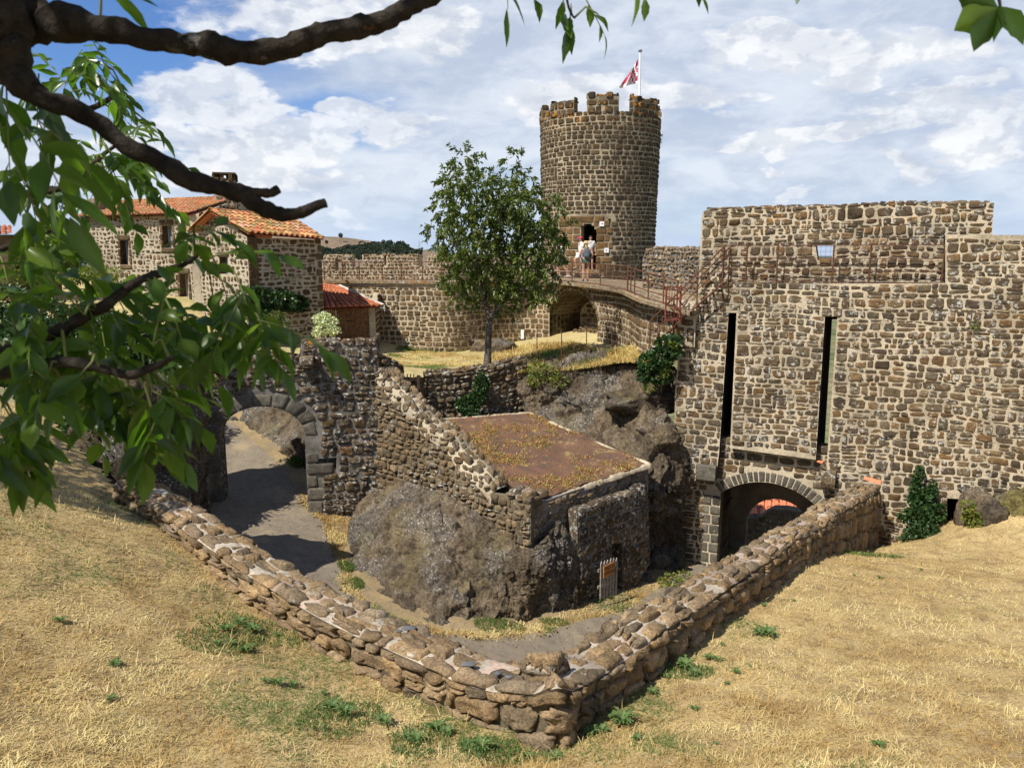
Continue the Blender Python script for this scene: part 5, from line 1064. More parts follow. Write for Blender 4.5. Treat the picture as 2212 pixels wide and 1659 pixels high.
# picket fence gate
q0,q1=P(874,868,23.9),P(909,870,24.1); pg2=thing('garden_gate','small dark wooden picket gate between two stone wall ends at the courtyard edge','gate',q0); d=q1-q0
for i in range(6): 
    p=q0+d*i/5; tz_=P(876+30*i/5,808 if i in(1,2,3) else 812,p[1])[2]; mb=MB(); mb.tube([p,[p[0],p[1],tz_]],[.022,.018],5); link('picket',mb,M_darkwood,pg2)
mb=MB(); mb.box((q0+q1)/2+[0,-.03,.72],(.55,.03,.05),math.atan2(d[1],d[0])); link('crossbar',mb,M_darkwood,pg2)
mb=MB(); p=P(905,873,23.9); mb.box(p+[0,0,.45],(.09,.09,.95)); link('post',mb,M_darkwood,pg2)
# ================================================================== HOUSES
H0=thing('farmhouse','two storey stone farmhouse with a mottled orange tile roof and a square chimney','house',(-15,32.5,-2))
HF=Fr(P(184,470,34)[:2],P(420,463,30.6)[:2]); eL=HF.uz(184,471); eR=HF.uz(418,464)
wins=[pz(HF,[(350,488),(371,488),(371,536),(350,536)]),pz(HF,[(259,520),(277,520),(277,572),(259,572)]),pz(HF,[(388,592),(406,592),(406,650),(388,650)])]
oH=[(eL[0],-3.6),(eR[0]+.3,-3.6),(eR[0]+.3,eR[1]),(eL[0],eL[1])]
mb=MB(); slab(mb,HF,oH,wins,.5,1,2); fr_=[[(w[0][0]-.15,w[2][1]-.2),(w[1][0]+.15,w[2][1]-.2),(w[1][0]+.15,w[0][1]+.25),(w[0][0]-.15,w[0][1]+.25)] for w in wins]
Q=rubble(region(oH,fr_),oH[0][0]+.02,oH[1][0],-3.5,oH[2][1]-.05,.23,121,.075,1.1); stones(mb,Q,HF.map,.03,.02,9,2.8,70,.012,irr=.12,rings=(1.,.9,.6))
for w in wins:
    Q=[[(w[0][0]-.15,w[0][1]+.01),(w[1][0]+.15,w[0][1]+.01),(w[1][0]+.15,w[0][1]+.24),(w[0][0]-.15,w[0][1]+.24)],[(w[0][0]-.15,w[2][1]-.18),(w[1][0]+.15,w[2][1]-.18),(w[1][0]+.15,w[2][1]-.01),(w[0][0]-.15,w[2][1]-.01)]]
    h_=(w[0][1]-w[2][1])/3
    for k in range(3):
        for a,b in((w[0][0]-.15,w[0][0]-.005),(w[1][0]+.005,w[1][0]+.15)): Q.append([(a,w[2][1]+k*h_+.01),(b,w[2][1]+k*h_+.01),(b,w[2][1]+(k+1)*h_-.01),(a,w[2][1]+(k+1)*h_-.01)])
    stones(mb,np.array(Q),HF.map,.04,.02,12,8,71,.004,irr=.02)
link('front_wall',mb,[M_house,M_mortH,M_house],H0)
for w,nm in zip(wins,('window','window','door')):
    f=HF.shifted(-.28); mb=MB(); mb.prism([(w[0][0],w[2][1]),(w[1][0],w[2][1]),(w[1][0],w[0][1]),(w[0][0],w[0][1])],f.map,-.03,0); wo=link(nm,mb,M_pane if nm=='window' else M_brownwood,H0)
    mb=MB(); uc=(w[0][0]+w[1][0])/2
    for u in(w[0][0]+.03,uc,w[1][0]-.03): mb.prism([(u-.025,w[2][1]),(u+.025,w[2][1]),(u+.025,w[0][1]),(u-.025,w[0][1])],f.map,.003,.04)
    link('frame',mb,plain('grey_frame',(.32,.33,.34)),wo)
# gable end wall of the farmhouse and its roof
RgR=P(519,427,34.4); RgL=P(262,436,37.6); ElL=HF.map(eL[0]-.25,eL[1],.28); ElR=HF.map(eR[0]+.25,eR[1],.28)
GR=Fr(HF.map(eR[0]+.28,0,0)[:2],P(590,460,38)[:2])
oG=[(0,-3.6),(8,-3.6),(8,1.4),tuple(GR.uz(517,430)),(0,eR[1])]; oG[2]=(GR.uz(583,458)[0],GR.uz(583,458)[1]); oG[1]=(oG[2][0],-3.6)
mb=MB(); slab(mb,GR,oG,[],.4,1,1); Q=rubble(region(oG),0,oG[1][0],-1,oG[3][1],.25,122,.07,1.2); stones(mb,Q,GR.map,.03,.02,9,2.8,72,.012,rings=(1.,.9,.6)); link('gable_wall',mb,[M_house,M_mortH],H0)
mb=MB(); tiles(mb,ElL,ElR,RgL,RgR,.22,.42,5); bkR=P(590,458,40.5); bkL=RgL*2-ElL; bkL[2]=ElL[2]; mb.poly(np.array([RgL,RgR,[bkR[0],bkR[1],ElL[2]-.2],bkL]),0); mb.poly(np.array([ElL,ElR,RgR,RgL])-np.array([0,0,.03]),1)
link('roof',mb,[M_tilem,M_terra],H0)
hl=Fr(HF.map(eL[0],0,0)[:2]+np.array([-.2,6]),HF.map(eL[0],0,0)[:2]); 
# rounded stone verge at left of the roof
mb=MB(); c0=P(205,466,34.6); c1=P(262,434,37.2); mb.grid(lump((c0+c1)/2,(.5,1.8,.42),3,.2,2,14),0,True); link('verge_wall',mb,M_dry,H0)
ch=P(488,418,33.6); mb=MB(); wq=.43; zt_=P(488,392,33.6)[2]; zb_=P(488,436,33.6)[2]-.3
mb.box((ch[0],ch[1],(zt_+zb_)/2),(wq*2,wq*2,zt_-zb_),.25,1)
for a in range(4):
    an=.25+a*PI/2; A=np.array([ch[0],ch[1]])+wq*np.array([math.cos(an-PI/4)*1.414,math.sin(an-PI/4)*1.414]); B=np.array([ch[0],ch[1]])+wq*np.array([math.cos(an-3*PI/4)*1.414,math.sin(an-3*PI/4)*1.414]); f=Fr(B,A)
    Q=courses(lambda u,v:(u>0)&(u<wq*2),0,wq*2,zb_,zt_,(.15,.22),(.2,.4),.03,.3,.03,130+a,0); stones(mb,Q,f.map,.025,.02,9,3,75+a,rings=(1.,.9,.6))
cho=link('chimney',mb,[M_house,M_mortH],H0)
mb=MB(); mb.box((ch[0],ch[1],zt_+.30),(wq*2.1,wq*2.1,.06),.25)
for a in(-1,0,1):
    for b in(-1,0,1):
        if a or b: mb.box((ch[0]+a*wq*.8,ch[1]+b*wq*.8,zt_+.13),(.14,.14,.27),.25)
link('chimney_cap',mb,M_tower,cho)
# front block
H1=thing('stone_cottage','gabled stone cottage with an orange and green mossy tile roof, corner toward the courtyard','house',(-9.2,28.5,-3.5))
K0=P(428,500,29.3); K1=P(533,512,27.3); K2=P(693,518,29.9)
LF=Fr(K0[:2],K1[:2]); RFr=Fr(K1[:2],K2[:2]); zE=LF.uz(533,512)[1]; pk=LF.uz(470,461); e0=LF.uz(428,500)
wl=pz(LF,[(474,556),(492,556),(492,592),(474,592)]); wl2=pz(LF,[(482,432+60),(489,492),(489,505),(482,505)])
oL=[(0,-3.9),(LF.L,-3.9),(LF.L,zE),pk,(0,e0[1])]
mb=MB(); slab(mb,LF,oL,[wl],.4,1,2); wx=[(wl[0][0]-.12,wl[2][1]-.15),(wl[1][0]+.12,wl[2][1]-.15),(wl[1][0]+.12,wl[0][1]+.2),(wl[0][0]-.12,wl[0][1]+.2)]
Q=rubble(region(oL,[wx]),.02,LF.L,-3.8,pk[1],.21,125,.065,1.1); stones(mb,Q,LF.map,.03,.02,9,2.8,80,.012,irr=.12,rings=(1.,.9,.6))
stones(mb,np.array([[(wx[0][0],wl[0][1]+.01),(wx[1][0],wl[0][1]+.01),(wx[1][0],wx[2][1]),(wx[0][0],wx[2][1])]]),LF.map,.04,.02,12,8,81)
link('gable_wall',mb,[M_house,M_mortH,M_house],H1)
f=LF.shifted(-.25); mb=MB(); mb.prism([wl[3],wl[2],wl[1],wl[0]],f.map,-.02,0); link('window',mb,M_pane,H1)
zR=RFr.uz(692,519)[1]; oR=[(0,-4.6),(RFr.L,-4.6),(RFr.L,zR),(0,zE)]
mb=MB(); slab(mb,RFr,oR,[],.4,1,1); Q=rubble(region([(.3,-5),(RFr.L-.28,-5),(RFr.L-.28,zR+.1),(.3,zE)]),.3,RFr.L-.28,-4.5,zR,.19,126,.05,1.5); stones(mb,Q,RFr.map,.03,.02,10,2.9,82,.012,irr=.12,rings=(1.,.92,.7))
Q=[]
for a,b in((0,.28),(RFr.L-.28,RFr.L)):
    z=-4.5;k=0
    while z<zE-.2: h=.30; w=.1*(k%2); Q.append([(a+(w if a else 0),z),(b-(0 if a else w),z),(b-(0 if a else w),z+h-.03),(a+(w if a else 0),z+h-.03)]); z+=h;k+=1
stones(mb,np.array(Q),RFr.map,.035,.02,12,7,83,.005); link('side_wall',mb,[M_house,M_mortH],H1)
# roof of cottage: right-hand slope and left-hand slope
pkP=LF.map(pk[0],pk[1]+.06,.3); rdg=P(632,473,31.2); eA=P(536,504,27.0); eB=P(700,517,29.6); lE=LF.map(-.15,e0[1]-.02,.3)
mb=MB(); tiles(mb,eA,eB,pkP,rdg,.24,.40,6); mb.poly(np.array([eA,eB,rdg,pkP])-np.array([0,0,.03]),1)
lE2=lE+(rdg-pkP); tiles(mb,lE2,lE,rdg,pkP,.24,.40,7); mb.poly(np.array([lE2,lE,pkP,rdg])-np.array([0,0,.03]),1)
mb.poly(np.array([eB,lE2+[1.5,1.5,0],rdg]),0)
for k in range(14): a=pkP*(1-k/14)+rdg*k/14; b=pkP*(1-(k+1.15)/14)+rdg*(k+1.15)/14; halftile(mb,a+[0,0,.04],b+[0,0,.04],.10)
for k in range(10): a=lE*(1-k/10)+pkP*k/10; b=lE*(1-(k+1.1)/10)+pkP*(k+1.1)/10; halftile(mb,a+[0,0,.02],b+[0,0,.02],.09)
link('roof',mb,[M_tilem,M_terra],H1)
# shed
S0=thing('shed','low wooden shed with board doors and an orange tiled lean to roof beside the cottage','shed',(-6.3,31.5,-4.2))
SF=Fr(P(690,735,31.6)[:2],P(812,735,32.0)[:2]); zs0=SF.uz(750,665)[1]; mb=MB(); n=26
for k in range(n): a,b=SF.L*k/n,SF.L*(k+1)/n; mb.prism([(a+.006,-4.5),(b-.006,-4.5),(b-.006,zs0),(a+.006,zs0)],SF.map,-.03,.0+random.uniform(-.008,.008))
link('board_wall',mb,M_brownwood,S0)
d0=SF.uz(722,735)[0]; d1=SF.uz(772,735)[0]; dm=(d0+d1)/2
for a,b in((d0,dm),(dm,d1)):
    mb=MB(); 
    for k in range(5): x0=a+(b-a)*k/5; x1=a+(b-a)*(k+1)/5; mb.prism([(x0+.006,-4.4),(x1-.006,-4.4),(x1-.006,zs0-.35),(x0+.006,zs0-.35)],SF.map,.012,.045)
    dd_=link('door',mb,M_brownwood,S0)
    for z in(zs0-.55,-4.1): mb=MB(); mb.prism([(a+.03,z),(b-.15,z),(b-.15,z+.04),(a+.03,z+.04)],SF.map,.046,.055); link('hinge',mb,M_darkwood,dd_)
mb=MB(); e0_=P(690,668,31.4); e1_=P(824,662,31.7); r0_=P(690,612,34.3); r1_=P(724,617,34.3); tiles(mb,e0_,e1_,r0_,r1_,.22,.38,9); mb.poly(np.array([e0_,e1_,r1_,r0_])-np.array([0,0,.03]),1); link('roof',mb,[M_tile,M_terra],S0)
mb=MB(); c=np.stack([e1_,r1_]); mb.grid(np.stack([c+[-.02,0,.06],c+[.12,0,.10],c+[.14,0,-.2]]),0,False); link('verge_flashing',mb,M_white,S0)
mb=MB(); f=Fr(P(812,735,31.9)[:2],P(826,735,34.6)[:2]); mb.prism([(0,-4.5),(f.L,-4.5),(f.L,-1.6),(0,zs0)],f.map,-.25,0,1); Q=courses(lambda u,v:(v<zs0+u*.3)&(u>0),0,f.L,-4.4,-1.8,(.2,.28),(.25,.45),.03,.3,.04,140,0); stones(mb,Q,f.map,.03,.02,9,3,90,rings=(1.,.9,.6)); link('side_wall',mb,[M_curt,M_mort],S0)
# far left building corner
mb=MB(); a=P(-40,500,30); b=P(24,500,30); f=Fr(a[:2],b[:2]); mb.prism([(0,-4),(f.L,-4),(f.L,P(24,508,30)[2]),(0,P(24,508,30)[2])],f.map,-3,0); ob=thing('outbuilding','dark stone building with a red tiled eave cut off by the left edge','building',(*a[:2],-2)); link('wall',mb,M_tower,ob)
mb=MB(); tiles(mb,P(-45,508,29.8),P(28,508,29.8),P(-45,488,31.5),P(28,492,31.5),.22,.4,11); link('roof',mb,[M_tile,M_terra],ob)
# ================================================================== PLANTS
def tree_mid():
    d=26.; base=P(1053,799,d); t=thing('ash_tree','slender green ash tree with a forked grey trunk standing in front of the tower','tree',base)
    mb=MB(); q=lambda x,y,dd=0:P(x,y,d+dd)
    limbs=[([(1053,800,0),(1054,750,0),(1057,700,0),(1058,690,0)],[.15,.12,.105,.095]),
     ([(1058,692,0),(1048,650,.1),(1040,600,.2),(1022,520,.3),(1015,440,.2),(1010,350,.2)],[.10,.075,.07,.05,.03,.012]),
     ([(1057,695,0),(1090,640,-.2),(1112,580,-.3),(1122,500,-.3),(1118,420,-.1),(1116,345,0)],[.085,.075,.06,.045,.03,.012]),
     ([(1042,610,.2),(1000,560,-.3),(965,500,-.6)],[.05,.03,.012]),([(1112,590,-.3),(1160,530,.2),(1195,470,.5)],[.05,.03,.012]),([(1115,570,-.3),(1080,500,-.8),(1070,430,-1.)],[.045,.03,.012]),
     ([(1046,655,.1),(1010,640,.6),(985,640,.8)],[.04,.025,.01]),([(1095,640,-.2),(1150,620,-.7),(1200,600,-.8)],[.045,.03,.012]),([(1035,580,.2),(1060,520,.9),(1050,450,1.1)],[.045,.03,.012]),([(1118,520,-.3),(1150,470,.8),(1170,440,1.)],[.035,.02,.01])]
    for pts,r in limbs:
        P3=catmull([q(*p) for p in pts],6); mb.tube(P3,np.interp(np.linspace(0,1,len(P3)),np.linspace(0,1,len(r)),r)+.006*vnoise(P3*3,3),9)
    link('trunk',mb,M_barkT,t)
    lobes=[(1000,345,26,26),(1018,335,18,16),(1110,350,22,28),(985,395,42,34),(1035,400,32,36),(1085,420,34,36),(1128,400,28,32),(1120,440,42,34),(962,455,30,30),(950,492,26,24),(1000,470,42,36),(1050,485,42,36),(1100,490,44,38),(1150,470,34,34),(1192,445,24,26),(1208,490,22,34),(1180,520,38,36),(985,545,32,30),(1030,550,40,32),(1085,560,42,32),(1140,560,42,36),(1195,575,24,28),(995,600,36,28),(985,640,24,22),(1025,640,26,26),(1075,620,34,24),(1120,625,38,28),(1165,620,34,28),(1090,660,22,14),(1060,600,34,26),(960,520,24,20)]
    C=[];D=[]; rg=np.random.default_rng(4)
    for i,(x,y,rx,ry) in enumerate(lobes):
        for dd in ((-.9,.5) if rx>30 else (0,)):
            c=q(x,y,dd+rg.uniform(-.35,.35)); s=d/FPX*.92; n=int(21*(rx/30)*(ry/30))
            tips,dn=ball(c,(rx*s,rx*s*.9,ry*s),n,i*3+int(dd*2),.45)
            for tp,dv in zip(tips,dn):
                k=17; ax=dv+rg.normal(0,.4,3)+[0,0,-.25]; ax/=np.linalg.norm(ax); tt=rg.uniform(0,.30,k)[:,None]; C.append(tp+ax*tt-np.array([0,0,1])*tt**2*.8); D.append(ax+rg.normal(0,.8,(k,3))+[0,0,-.35])
    C=np.concatenate(C);D=np.concatenate(D); mb=MB(); leaves(mb,C,D,rg.uniform(.12,.20,len(C)),rg.uniform(.05,.075,len(C)),2,droop=.3); link('crown',mb,M_leafT,t)
tree_mid()
def cloud(name,label,cat,blobs,L,Wd,m,seed=0,n=1.,stem=None,extra=None,up=.0,dens=900):
    """blobs: (px,py,d,rx,ry,rdepth) in px"""
    C=[];D=[]
    for i,(x,y,d,rx,ry,rz) in enumerate(blobs):
        s=d/FPX; k=int(max(30,dens*n*(rx*s)*(ry*s)*4/ (L*10))); p,dn=ball(P(x,y,d),(rx*s,rz,ry*s),k,seed+i,.55); C.append(p); D.append(dn*.9+rdir(k,seed+i+50)*.8)
    C=np.concatenate(C);D=np.concatenate(D); base=C[np.argmin(C[:,2])].copy(); t=thing(name,label,cat,base) if (stem or extra) else None
    rg=np.random.default_rng(seed); mb=MB(); leaves(mb,C,D+np.array([0,0,up]),rg.uniform(.7,1.3,len(C))*L,rg.uniform(.7,1.3,len(C))*Wd,seed,fold=.15)
    if t is None: return single(name,mb,m,label,cat,base)
    link('foliage',mb,m,t)
    if stem: mb=MB(); mb.tube([P(*p) for p in stem[0]],stem[1],7); link('stem',mb,M_barkT,t)
    return t
cloud('climbing_vine','dark green vine trained along the side wall of the cottage','climbing plant',[(545,640,27.3,28,20,.3),(580,650,27.6,30,24,.35),(615,650,28.2,28,22,.3),(645,655,28.8,20,16,.25),(560,685,27.3,26,20,.3),(570,720,27.3,16,24,.2)],.13,.12,M_ivy,1,stem=([(575,750,27.2),(572,700,27.3),(585,650,27.6)],[.05,.04,.02]))
cloud('small_tree','little standard tree with a thin bare stem on the terrace in front of the cottage','tree',[(588,694,24.6,20,15,.3),(608,698,24.6,18,14,.3),(598,682,24.6,14,9,.25)],.09,.05,M_leafT,2,stem=([(593,762,24.6),(595,735,24.6),(597,700,24.6)],[.03,.025,.02]))
t=cloud('flowering_shrub','small shrub covered in cream white flowers in a terracotta pot beside the shed','shrub',[(690,690,27.5,13,10,.25),(715,695,27.5,14,11,.25),(703,710,27.5,24,14,.3),(700,685,27.5,14,10,.22),(722,714,27.5,14,9,.2),(688,720,27.5,13,7,.2)],.085,.07,M_flower,3,stem=([(703,748,27.5),(703,735,27.5),(703,712,27.5)],[.035,.03,.02]))
mb=MB(); q=P(690,746,27.4); mb.lathe(q-[0,0,.12],[(0,0),(.12,0),(.17,.27),(.19,.27),(.19,.31),(.15,.31),(.14,.22),(0,.22)],16); single('plant_pot',mb,M_terra,'terracotta plant pot under the white flowering shrub','plant pot',q-[0,0,.12])
cloud('ivy','dark glossy ivy climbing the garden wall behind the gravel roof','ivy',[(1040,830,24.15,17,24,.12),(1030,860,24.1,16,20,.12),(1005,875,24.0,22,22,.14),(1020,893,23.9,16,14,.12)],.085,.085,M_ivy,4,n=1.6)
cloud('shrub','yellow green shrub at the end of the garden wall above the rock','shrub',[(1160,795,24.6,20,12,.3),(1185,805,24.6,24,16,.35),(1160,820,24.5,20,14,.25),(1205,822,24.4,18,14,.3)],.11,.06,M_ivyy,5)
cloud('ivy','large ivy mass hanging over the rock at the left edge of the gatehouse','ivy',[(1440,745,21.9,26,18,.25),(1460,735,21.8,16,12,.2),(1425,775,22.0,28,22,.3),(1400,785,22.2,22,20,.3),(1395,810,22.3,16,14,.25),(1425,815,22.2,24,14,.25),(1462,760,21.7,10,10,.15)],.10,.10,M_ivy,6,n=1.4)
cloud('shrub','yellowish creeper trailing below the ivy onto the dark rock','creeper',[(1405,835,22.2,14,10,.15),(1437,800,21.9,10,16,.12),(1455,745,21.6,12,6,.1)],.08,.06,M_ivyy,7)
q=G0.map(G0.uz(1995,1100)[0],0,.25); dq=q[1]-.1
cloud('creeper','dense green creeper with two upright arms climbing the gatehouse base','creeper',[(1995,1150,dq-.3,42,24,.28),(1985,1115,dq-.1,36,26,.22),(1990,1080,dq+.15,28,24,.18),(1978,1048,dq+.2,10,22,.12),(1985,1022,dq+.22,8,16,.1),(2014,1060,dq+.1,8,22,.1),(2020,1110,dq+.0,22,24,.15),(1968,1165,dq-.25,20,12,.2)],.085,.075,M_ivy,8,n=1.5)
cloud('creeper','small green creeper on the boulder beside the dark slot','creeper',[(2100,1120,dq-1.0,16,18,.16),(2092,1095,dq-1.0,12,16,.14),(2116,1132,dq-1.1,14,12,.14)],.075,.065,M_ivyy,9,n=1.3)
cloud('wall_plant','tiny green tuft growing from a joint high on the right of the gatehouse','plant',[(2104,702,19.1,10,7,.12)],.10,.04,M_leafT,10,n=1.5)
cloud('wall_plant','yellowish tuft growing from the right edge of the round tower','plant',[(1421,300,39.6,6,10,.2)],.16,.05,M_ivyy,11)
cloud('wall_plant','small tuft in the walkway edge above the alcove arch','plant',[(1237,611,31.4,8,4,.1)],.12,.05,M_ivy,12)
cloud('creeper','orange and yellow leaved creeper on the end face of the low wall','creeper',[(1830,1090,17.6,7,14,.08),(1835,1110,17.4,6,10,.08)],.07,.06,M_ivyy,13)
cloud('shrub','leafy weeds at the foot of the gatehouse jamb beside the path','weeds',[(1450,1250,20.2,24,8,.3),(1480,1245,20.4,20,8,.3),(1435,1258,20,14,6,.2)],.09,.06,M_ivyy,14)
cloud('hedge','golden green hedge in front of the farmhouse','hedge',[(160,592,27,24,10,.5),(200,585,27,26,14,.5),(235,592,27,20,12,.5),(215,600,27,30,10,.5),(130,600,27,24,8,.5)],.12,.07,M_ivyy,15)
cloud('bushy_tree','round green bushy tree left of the farmhouse','tree',[(110,520,30,40,28,1.),(70,545,30,34,24,1.),(145,550,30,34,26,1.),(100,560,30,60,26,1.),(60,590,30,50,22,1.),(140,590,30,50,22,1.)],.16,.07,M_leafT,16,stem=([(105,640,30),(105,590,30),(108,540,30)],[.12,.1,.05]))
# ivy covered rock near the end of the low wall
mb=MB(); mb.grid(lump((-7.9,15.7,-5.0),(1.35,1.15,2.6),17,.28,1.6,34),0,True); single('boulder',mb,M_rockd,'dark rock at the far end of the left low wall under the leaves','rock',(-7.9,15.7,-7.6))
p,dn=ball((-7.9,15.5,-4.8),(1.5,1.25,2.6),3600,71,.9); k=(p[:,2]<-3.0)&(p[:,0]<-7.3); mb=MB(); leaves(mb,p[k],dn[k]+rdir(int(k.sum()),3)*.8,.10,.09,5); single('ivy',mb,M_ivy,'dark ivy draped over the rock left of the arch','ivy',(-8,15,-7))
rg=np.random.default_rng(41); ii=rg.integers(0,int(GCL.shape[0]*.72),15000); jj=rg.integers(0,GCL.shape[1],15000); q=GCL[ii,jj]+rg.normal(0,.10,(15000,3))+np.array([0,-.12,.05]); k=fbm(q*.9,5,3)+rg.normal(0,.2,15000)>-.25
mb=MB(); leaves(mb,q[k],rdir(int(k.sum()),44)+np.array([.1,-.7,.3]),rg.uniform(.07,.13,int(k.sum())),.09,45); single('ivy',mb,M_ivy,'broad sheet of dark ivy covering the cliff at the far left behind the branches','ivy',(-10,16,-6))
cloud('hedge','dark green bushes on the terrace at the far left behind the leaves','hedge',[(20,660,23,50,44,.8),(95,680,23,50,40,.8),(170,690,22.5,44,34,.8),(235,700,22,34,26,.7),(60,720,21,60,40,.8),(-30,700,22,50,50,.8),(0,790,18,60,50,.8)],.13,.09,M_ivy,46,n=1.3)
# ------------------------------------------------------------------ grass
def blades(name,label,N,sampler,zf,L=(.04,.09),w=(.004,.008),gth=.35,seed=0,flat=.55,mats=(None,None),wd=.0005,gfn=None,dens=None):
    rg=np.random.default_rng(seed); xy=sampler(rg,N); z=zf(xy[:,0],xy[:,1]); D=np.hypot(xy[:,0],xy[:,1])
    g=fbm(np.stack([xy[:,0]*.75,xy[:,1]*.75,0*z],-1),seed+3,5) if gfn is None else gfn(xy)
    isg=g+rg.normal(0,.14,len(z))>gth; n=len(z)
    an=rg.uniform(0,2*PI,n)+1.2*fbm(np.stack([xy[:,0],xy[:,1],0*z],-1)*1.1,4,2); el=np.clip(rg.normal(1-flat,.28,n),.03,1.4)*np.where(isg,1.2,1.)
    Lh=rg.uniform(*L,n)*np.where(rg.random(n)<.02,2.0,1.)*(1+.3*fbm(xy.repeat(1,0)*1.7,8,2)); W2=rg.uniform(*w,n)+wd*D
    d=np.stack([np.cos(an)*np.cos(el),np.sin(an)*np.cos(el),np.sin(el)],-1); sdir=np.stack([-np.sin(an),np.cos(an),0*an],-1)
    b=np.stack([xy[:,0],xy[:,1],z-.005],-1); m=b+d*(Lh*.55)[:,None]; tip=b+d*Lh[:,None]-np.array([0,0,1])*(Lh*.22)[:,None]
    for sel,mt in((~isg,mats[0]),(isg,mats[1])):
        if mt is None or sel.sum()==0: continue
        s_=sdir[sel]*W2[sel][:,None]*.5; V=np.stack([b[sel]-s_,b[sel]+s_,m[sel]+s_*.8,m[sel]-s_*.8,tip[sel]],1).reshape(-1,3); i=np.arange(int(sel.sum()))[:,None]*5
        mb=MB(); mb.add(V,[i+np.array([[0,1,2,3]]),i+np.array([[3,2,4]])],0,True)
        o=link(name if mt is mats[0] else 'green_grass',mb,mt); tag(o,label if mt is mats[0] else 'green blades mixed through '+label,'grass',kind='stuff')
def mz(x,y): return mound_z(x,y)+.045*fbm(np.stack([x*1.6,y*1.6,0*x],-1),3,5)
def polar(r0,r1,a0,a1,poly):
    def f(rg,N):
        r=np.exp(rg.uniform(np.log(r0),np.log(r1),N)); a=np.radians(rg.uniform(a0,a1,N)); xy=np.stack([r*np.sin(a),r*np.cos(a)],-1); return xy[inpoly(xy[:,0],xy[:,1],poly)]
    return f
def ggreen(xy):
    g=.55*fbm(np.stack([xy[:,0]*.8,xy[:,1]*.8,0*xy[:,0]],-1),9,5); a=np.arctan2(xy[:,0],xy[:,1]); D=np.hypot(*xy.T)
    # greener band along the foot of the wall
    dl=np.abs((xy-Cc)@np.array([.664,.748])); dr=np.abs((xy-Cc)@np.array([.827,-.562])); band=np.where(xy[:,0]<Cc[0],np.exp(-dl/1.1),np.exp(-dr/.45)*.6)
    return g+.36*band-.10+ .17*(xy[:,0]<.8)*(D<8.5)
blades('dry_grass','the matted dry grass of the near slope',330000,polar(4.0,26,-42,42,mound_poly),mz,(.035,.10),(.002,.0042),.42,1,.66,(M_dryb,M_greenb),.00045,ggreen)
blades('dry_grass','the taller dead stalks standing in the near slope',5200,polar(4.2,24,-42,42,mound_poly),mz,(.10,.24),(.002,.0035),9,31,.35,(M_dryb,None),.0005)
rg=np.random.default_rng(77); mb=MB(); a_=pr[:,:2]; b_2=plf[:,:2]
for k in range(900):
    i=int(rg.integers(len(pr))); f=rg.random()**1.6*.55; x,y=a_[i]*(1-f)+b_2[i]*f+rg.normal(0,.05,2); sz=rg.uniform(.008,.022)*(1.8 if f<.05 else 1); z=float(zrav(x,y))+.06; d_=rg.normal(size=(6,3)); c=np.array([x,y,z]); V=c+np.array([(1,0,0),(-1,0,0),(0,1,0),(0,-1,0),(0,0,.7),(0,0,-.7)])*sz*rg.uniform(.6,1.3,(6,1))
    mb.add(V,np.array([(0,2,4),(2,1,4),(1,3,4),(3,0,4),(2,0,5),(1,2,5),(3,1,5),(0,3,5)]))
tag(link('gravel_litter',mb,M_dry),'loose pebbles scattered on the worn path','gravel',kind='stuff')
zr=lambda x,y:zrav(x,y)+.05*fbm(np.stack([x*1.3,y*1.3,0*x],-1),5,5)
def pxpoly(pts,zf=None): return [tuple(Gp(*p)[:2]) for p in pts]
vg=[pxpoly([(1060,1358),(1180,1335),(1290,1290),(1380,1270),(1440,1262),(1440,1285),(1330,1325),(1240,1352),(1100,1375)]),pxpoly([(672,1085),(770,1100),(745,1180),(752,1250),(738,1232),(705,1140)]),pxpoly([(600,965),(650,1000),(650,1030),(600,985)])]
def insmp(poly):
    P_=np.array(poly); 
    def f(rg,N): xy=np.stack([rg.uniform(P_[:,0].min(),P_[:,0].max(),N),rg.uniform(P_[:,1].min(),P_[:,1].max(),N)],-1); return xy[inpoly(xy[:,0],xy[:,1],poly)]
    return f
edgeb=lambda rg,N:(lambda i,f: pr[i,:2]+rg.normal(0,.10,(N,2))+ (pr[i,:2]-plf[i,:2])*.02)(rg.integers(0,len(pr),N),0)
blades('dry_grass','the ragged straw edge of the path',9000,edgeb,zr if 0 else (lambda x,y:zrav(x,y)+.03),(.04,.10),(.005,.009),.5,19,.55,(M_dryb,M_greenb),.0005)
for i,pv in enumerate(vg): blades('dry_grass',['the straw grass verge in front of the sunken doorway','the straw grass strip beside the path bend','the straw grass seen through the arch'][i],14000,insmp(pv),zr,(.05,.12),(.006,.01),.55,11+i,.55,(M_dryb,M_greenb),.0006)
hp=[(-.2,24.9),(.9,24.6),(2.2,24.2),(3.4,23.6),(4.4,22.7),(5.0,22.4),(4.6,24.0),(3.4,26),(3.0,29),(2.4,31.2),(.4,33),(-.9,33),(-.6,28)]
blades('dry_grass','the long dry grass above the rock near the tower',42000,insmp(hp),lambda x,y:terr_z(x,y),(.10,.28),(.008,.014),.62,15,.25,(M_dryb,M_greenb),.0004)
blades('dry_grass','the sparse courtyard lawn',42000,insmp([(-5,27),(-1,25.6),(.2,25),(1,30),(0,33),(-5,34)]),lambda x,y:terr_z(x,y),(.04,.09),(.008,.014),.25,16,.6,(M_dryb,M_greenb),.0006)
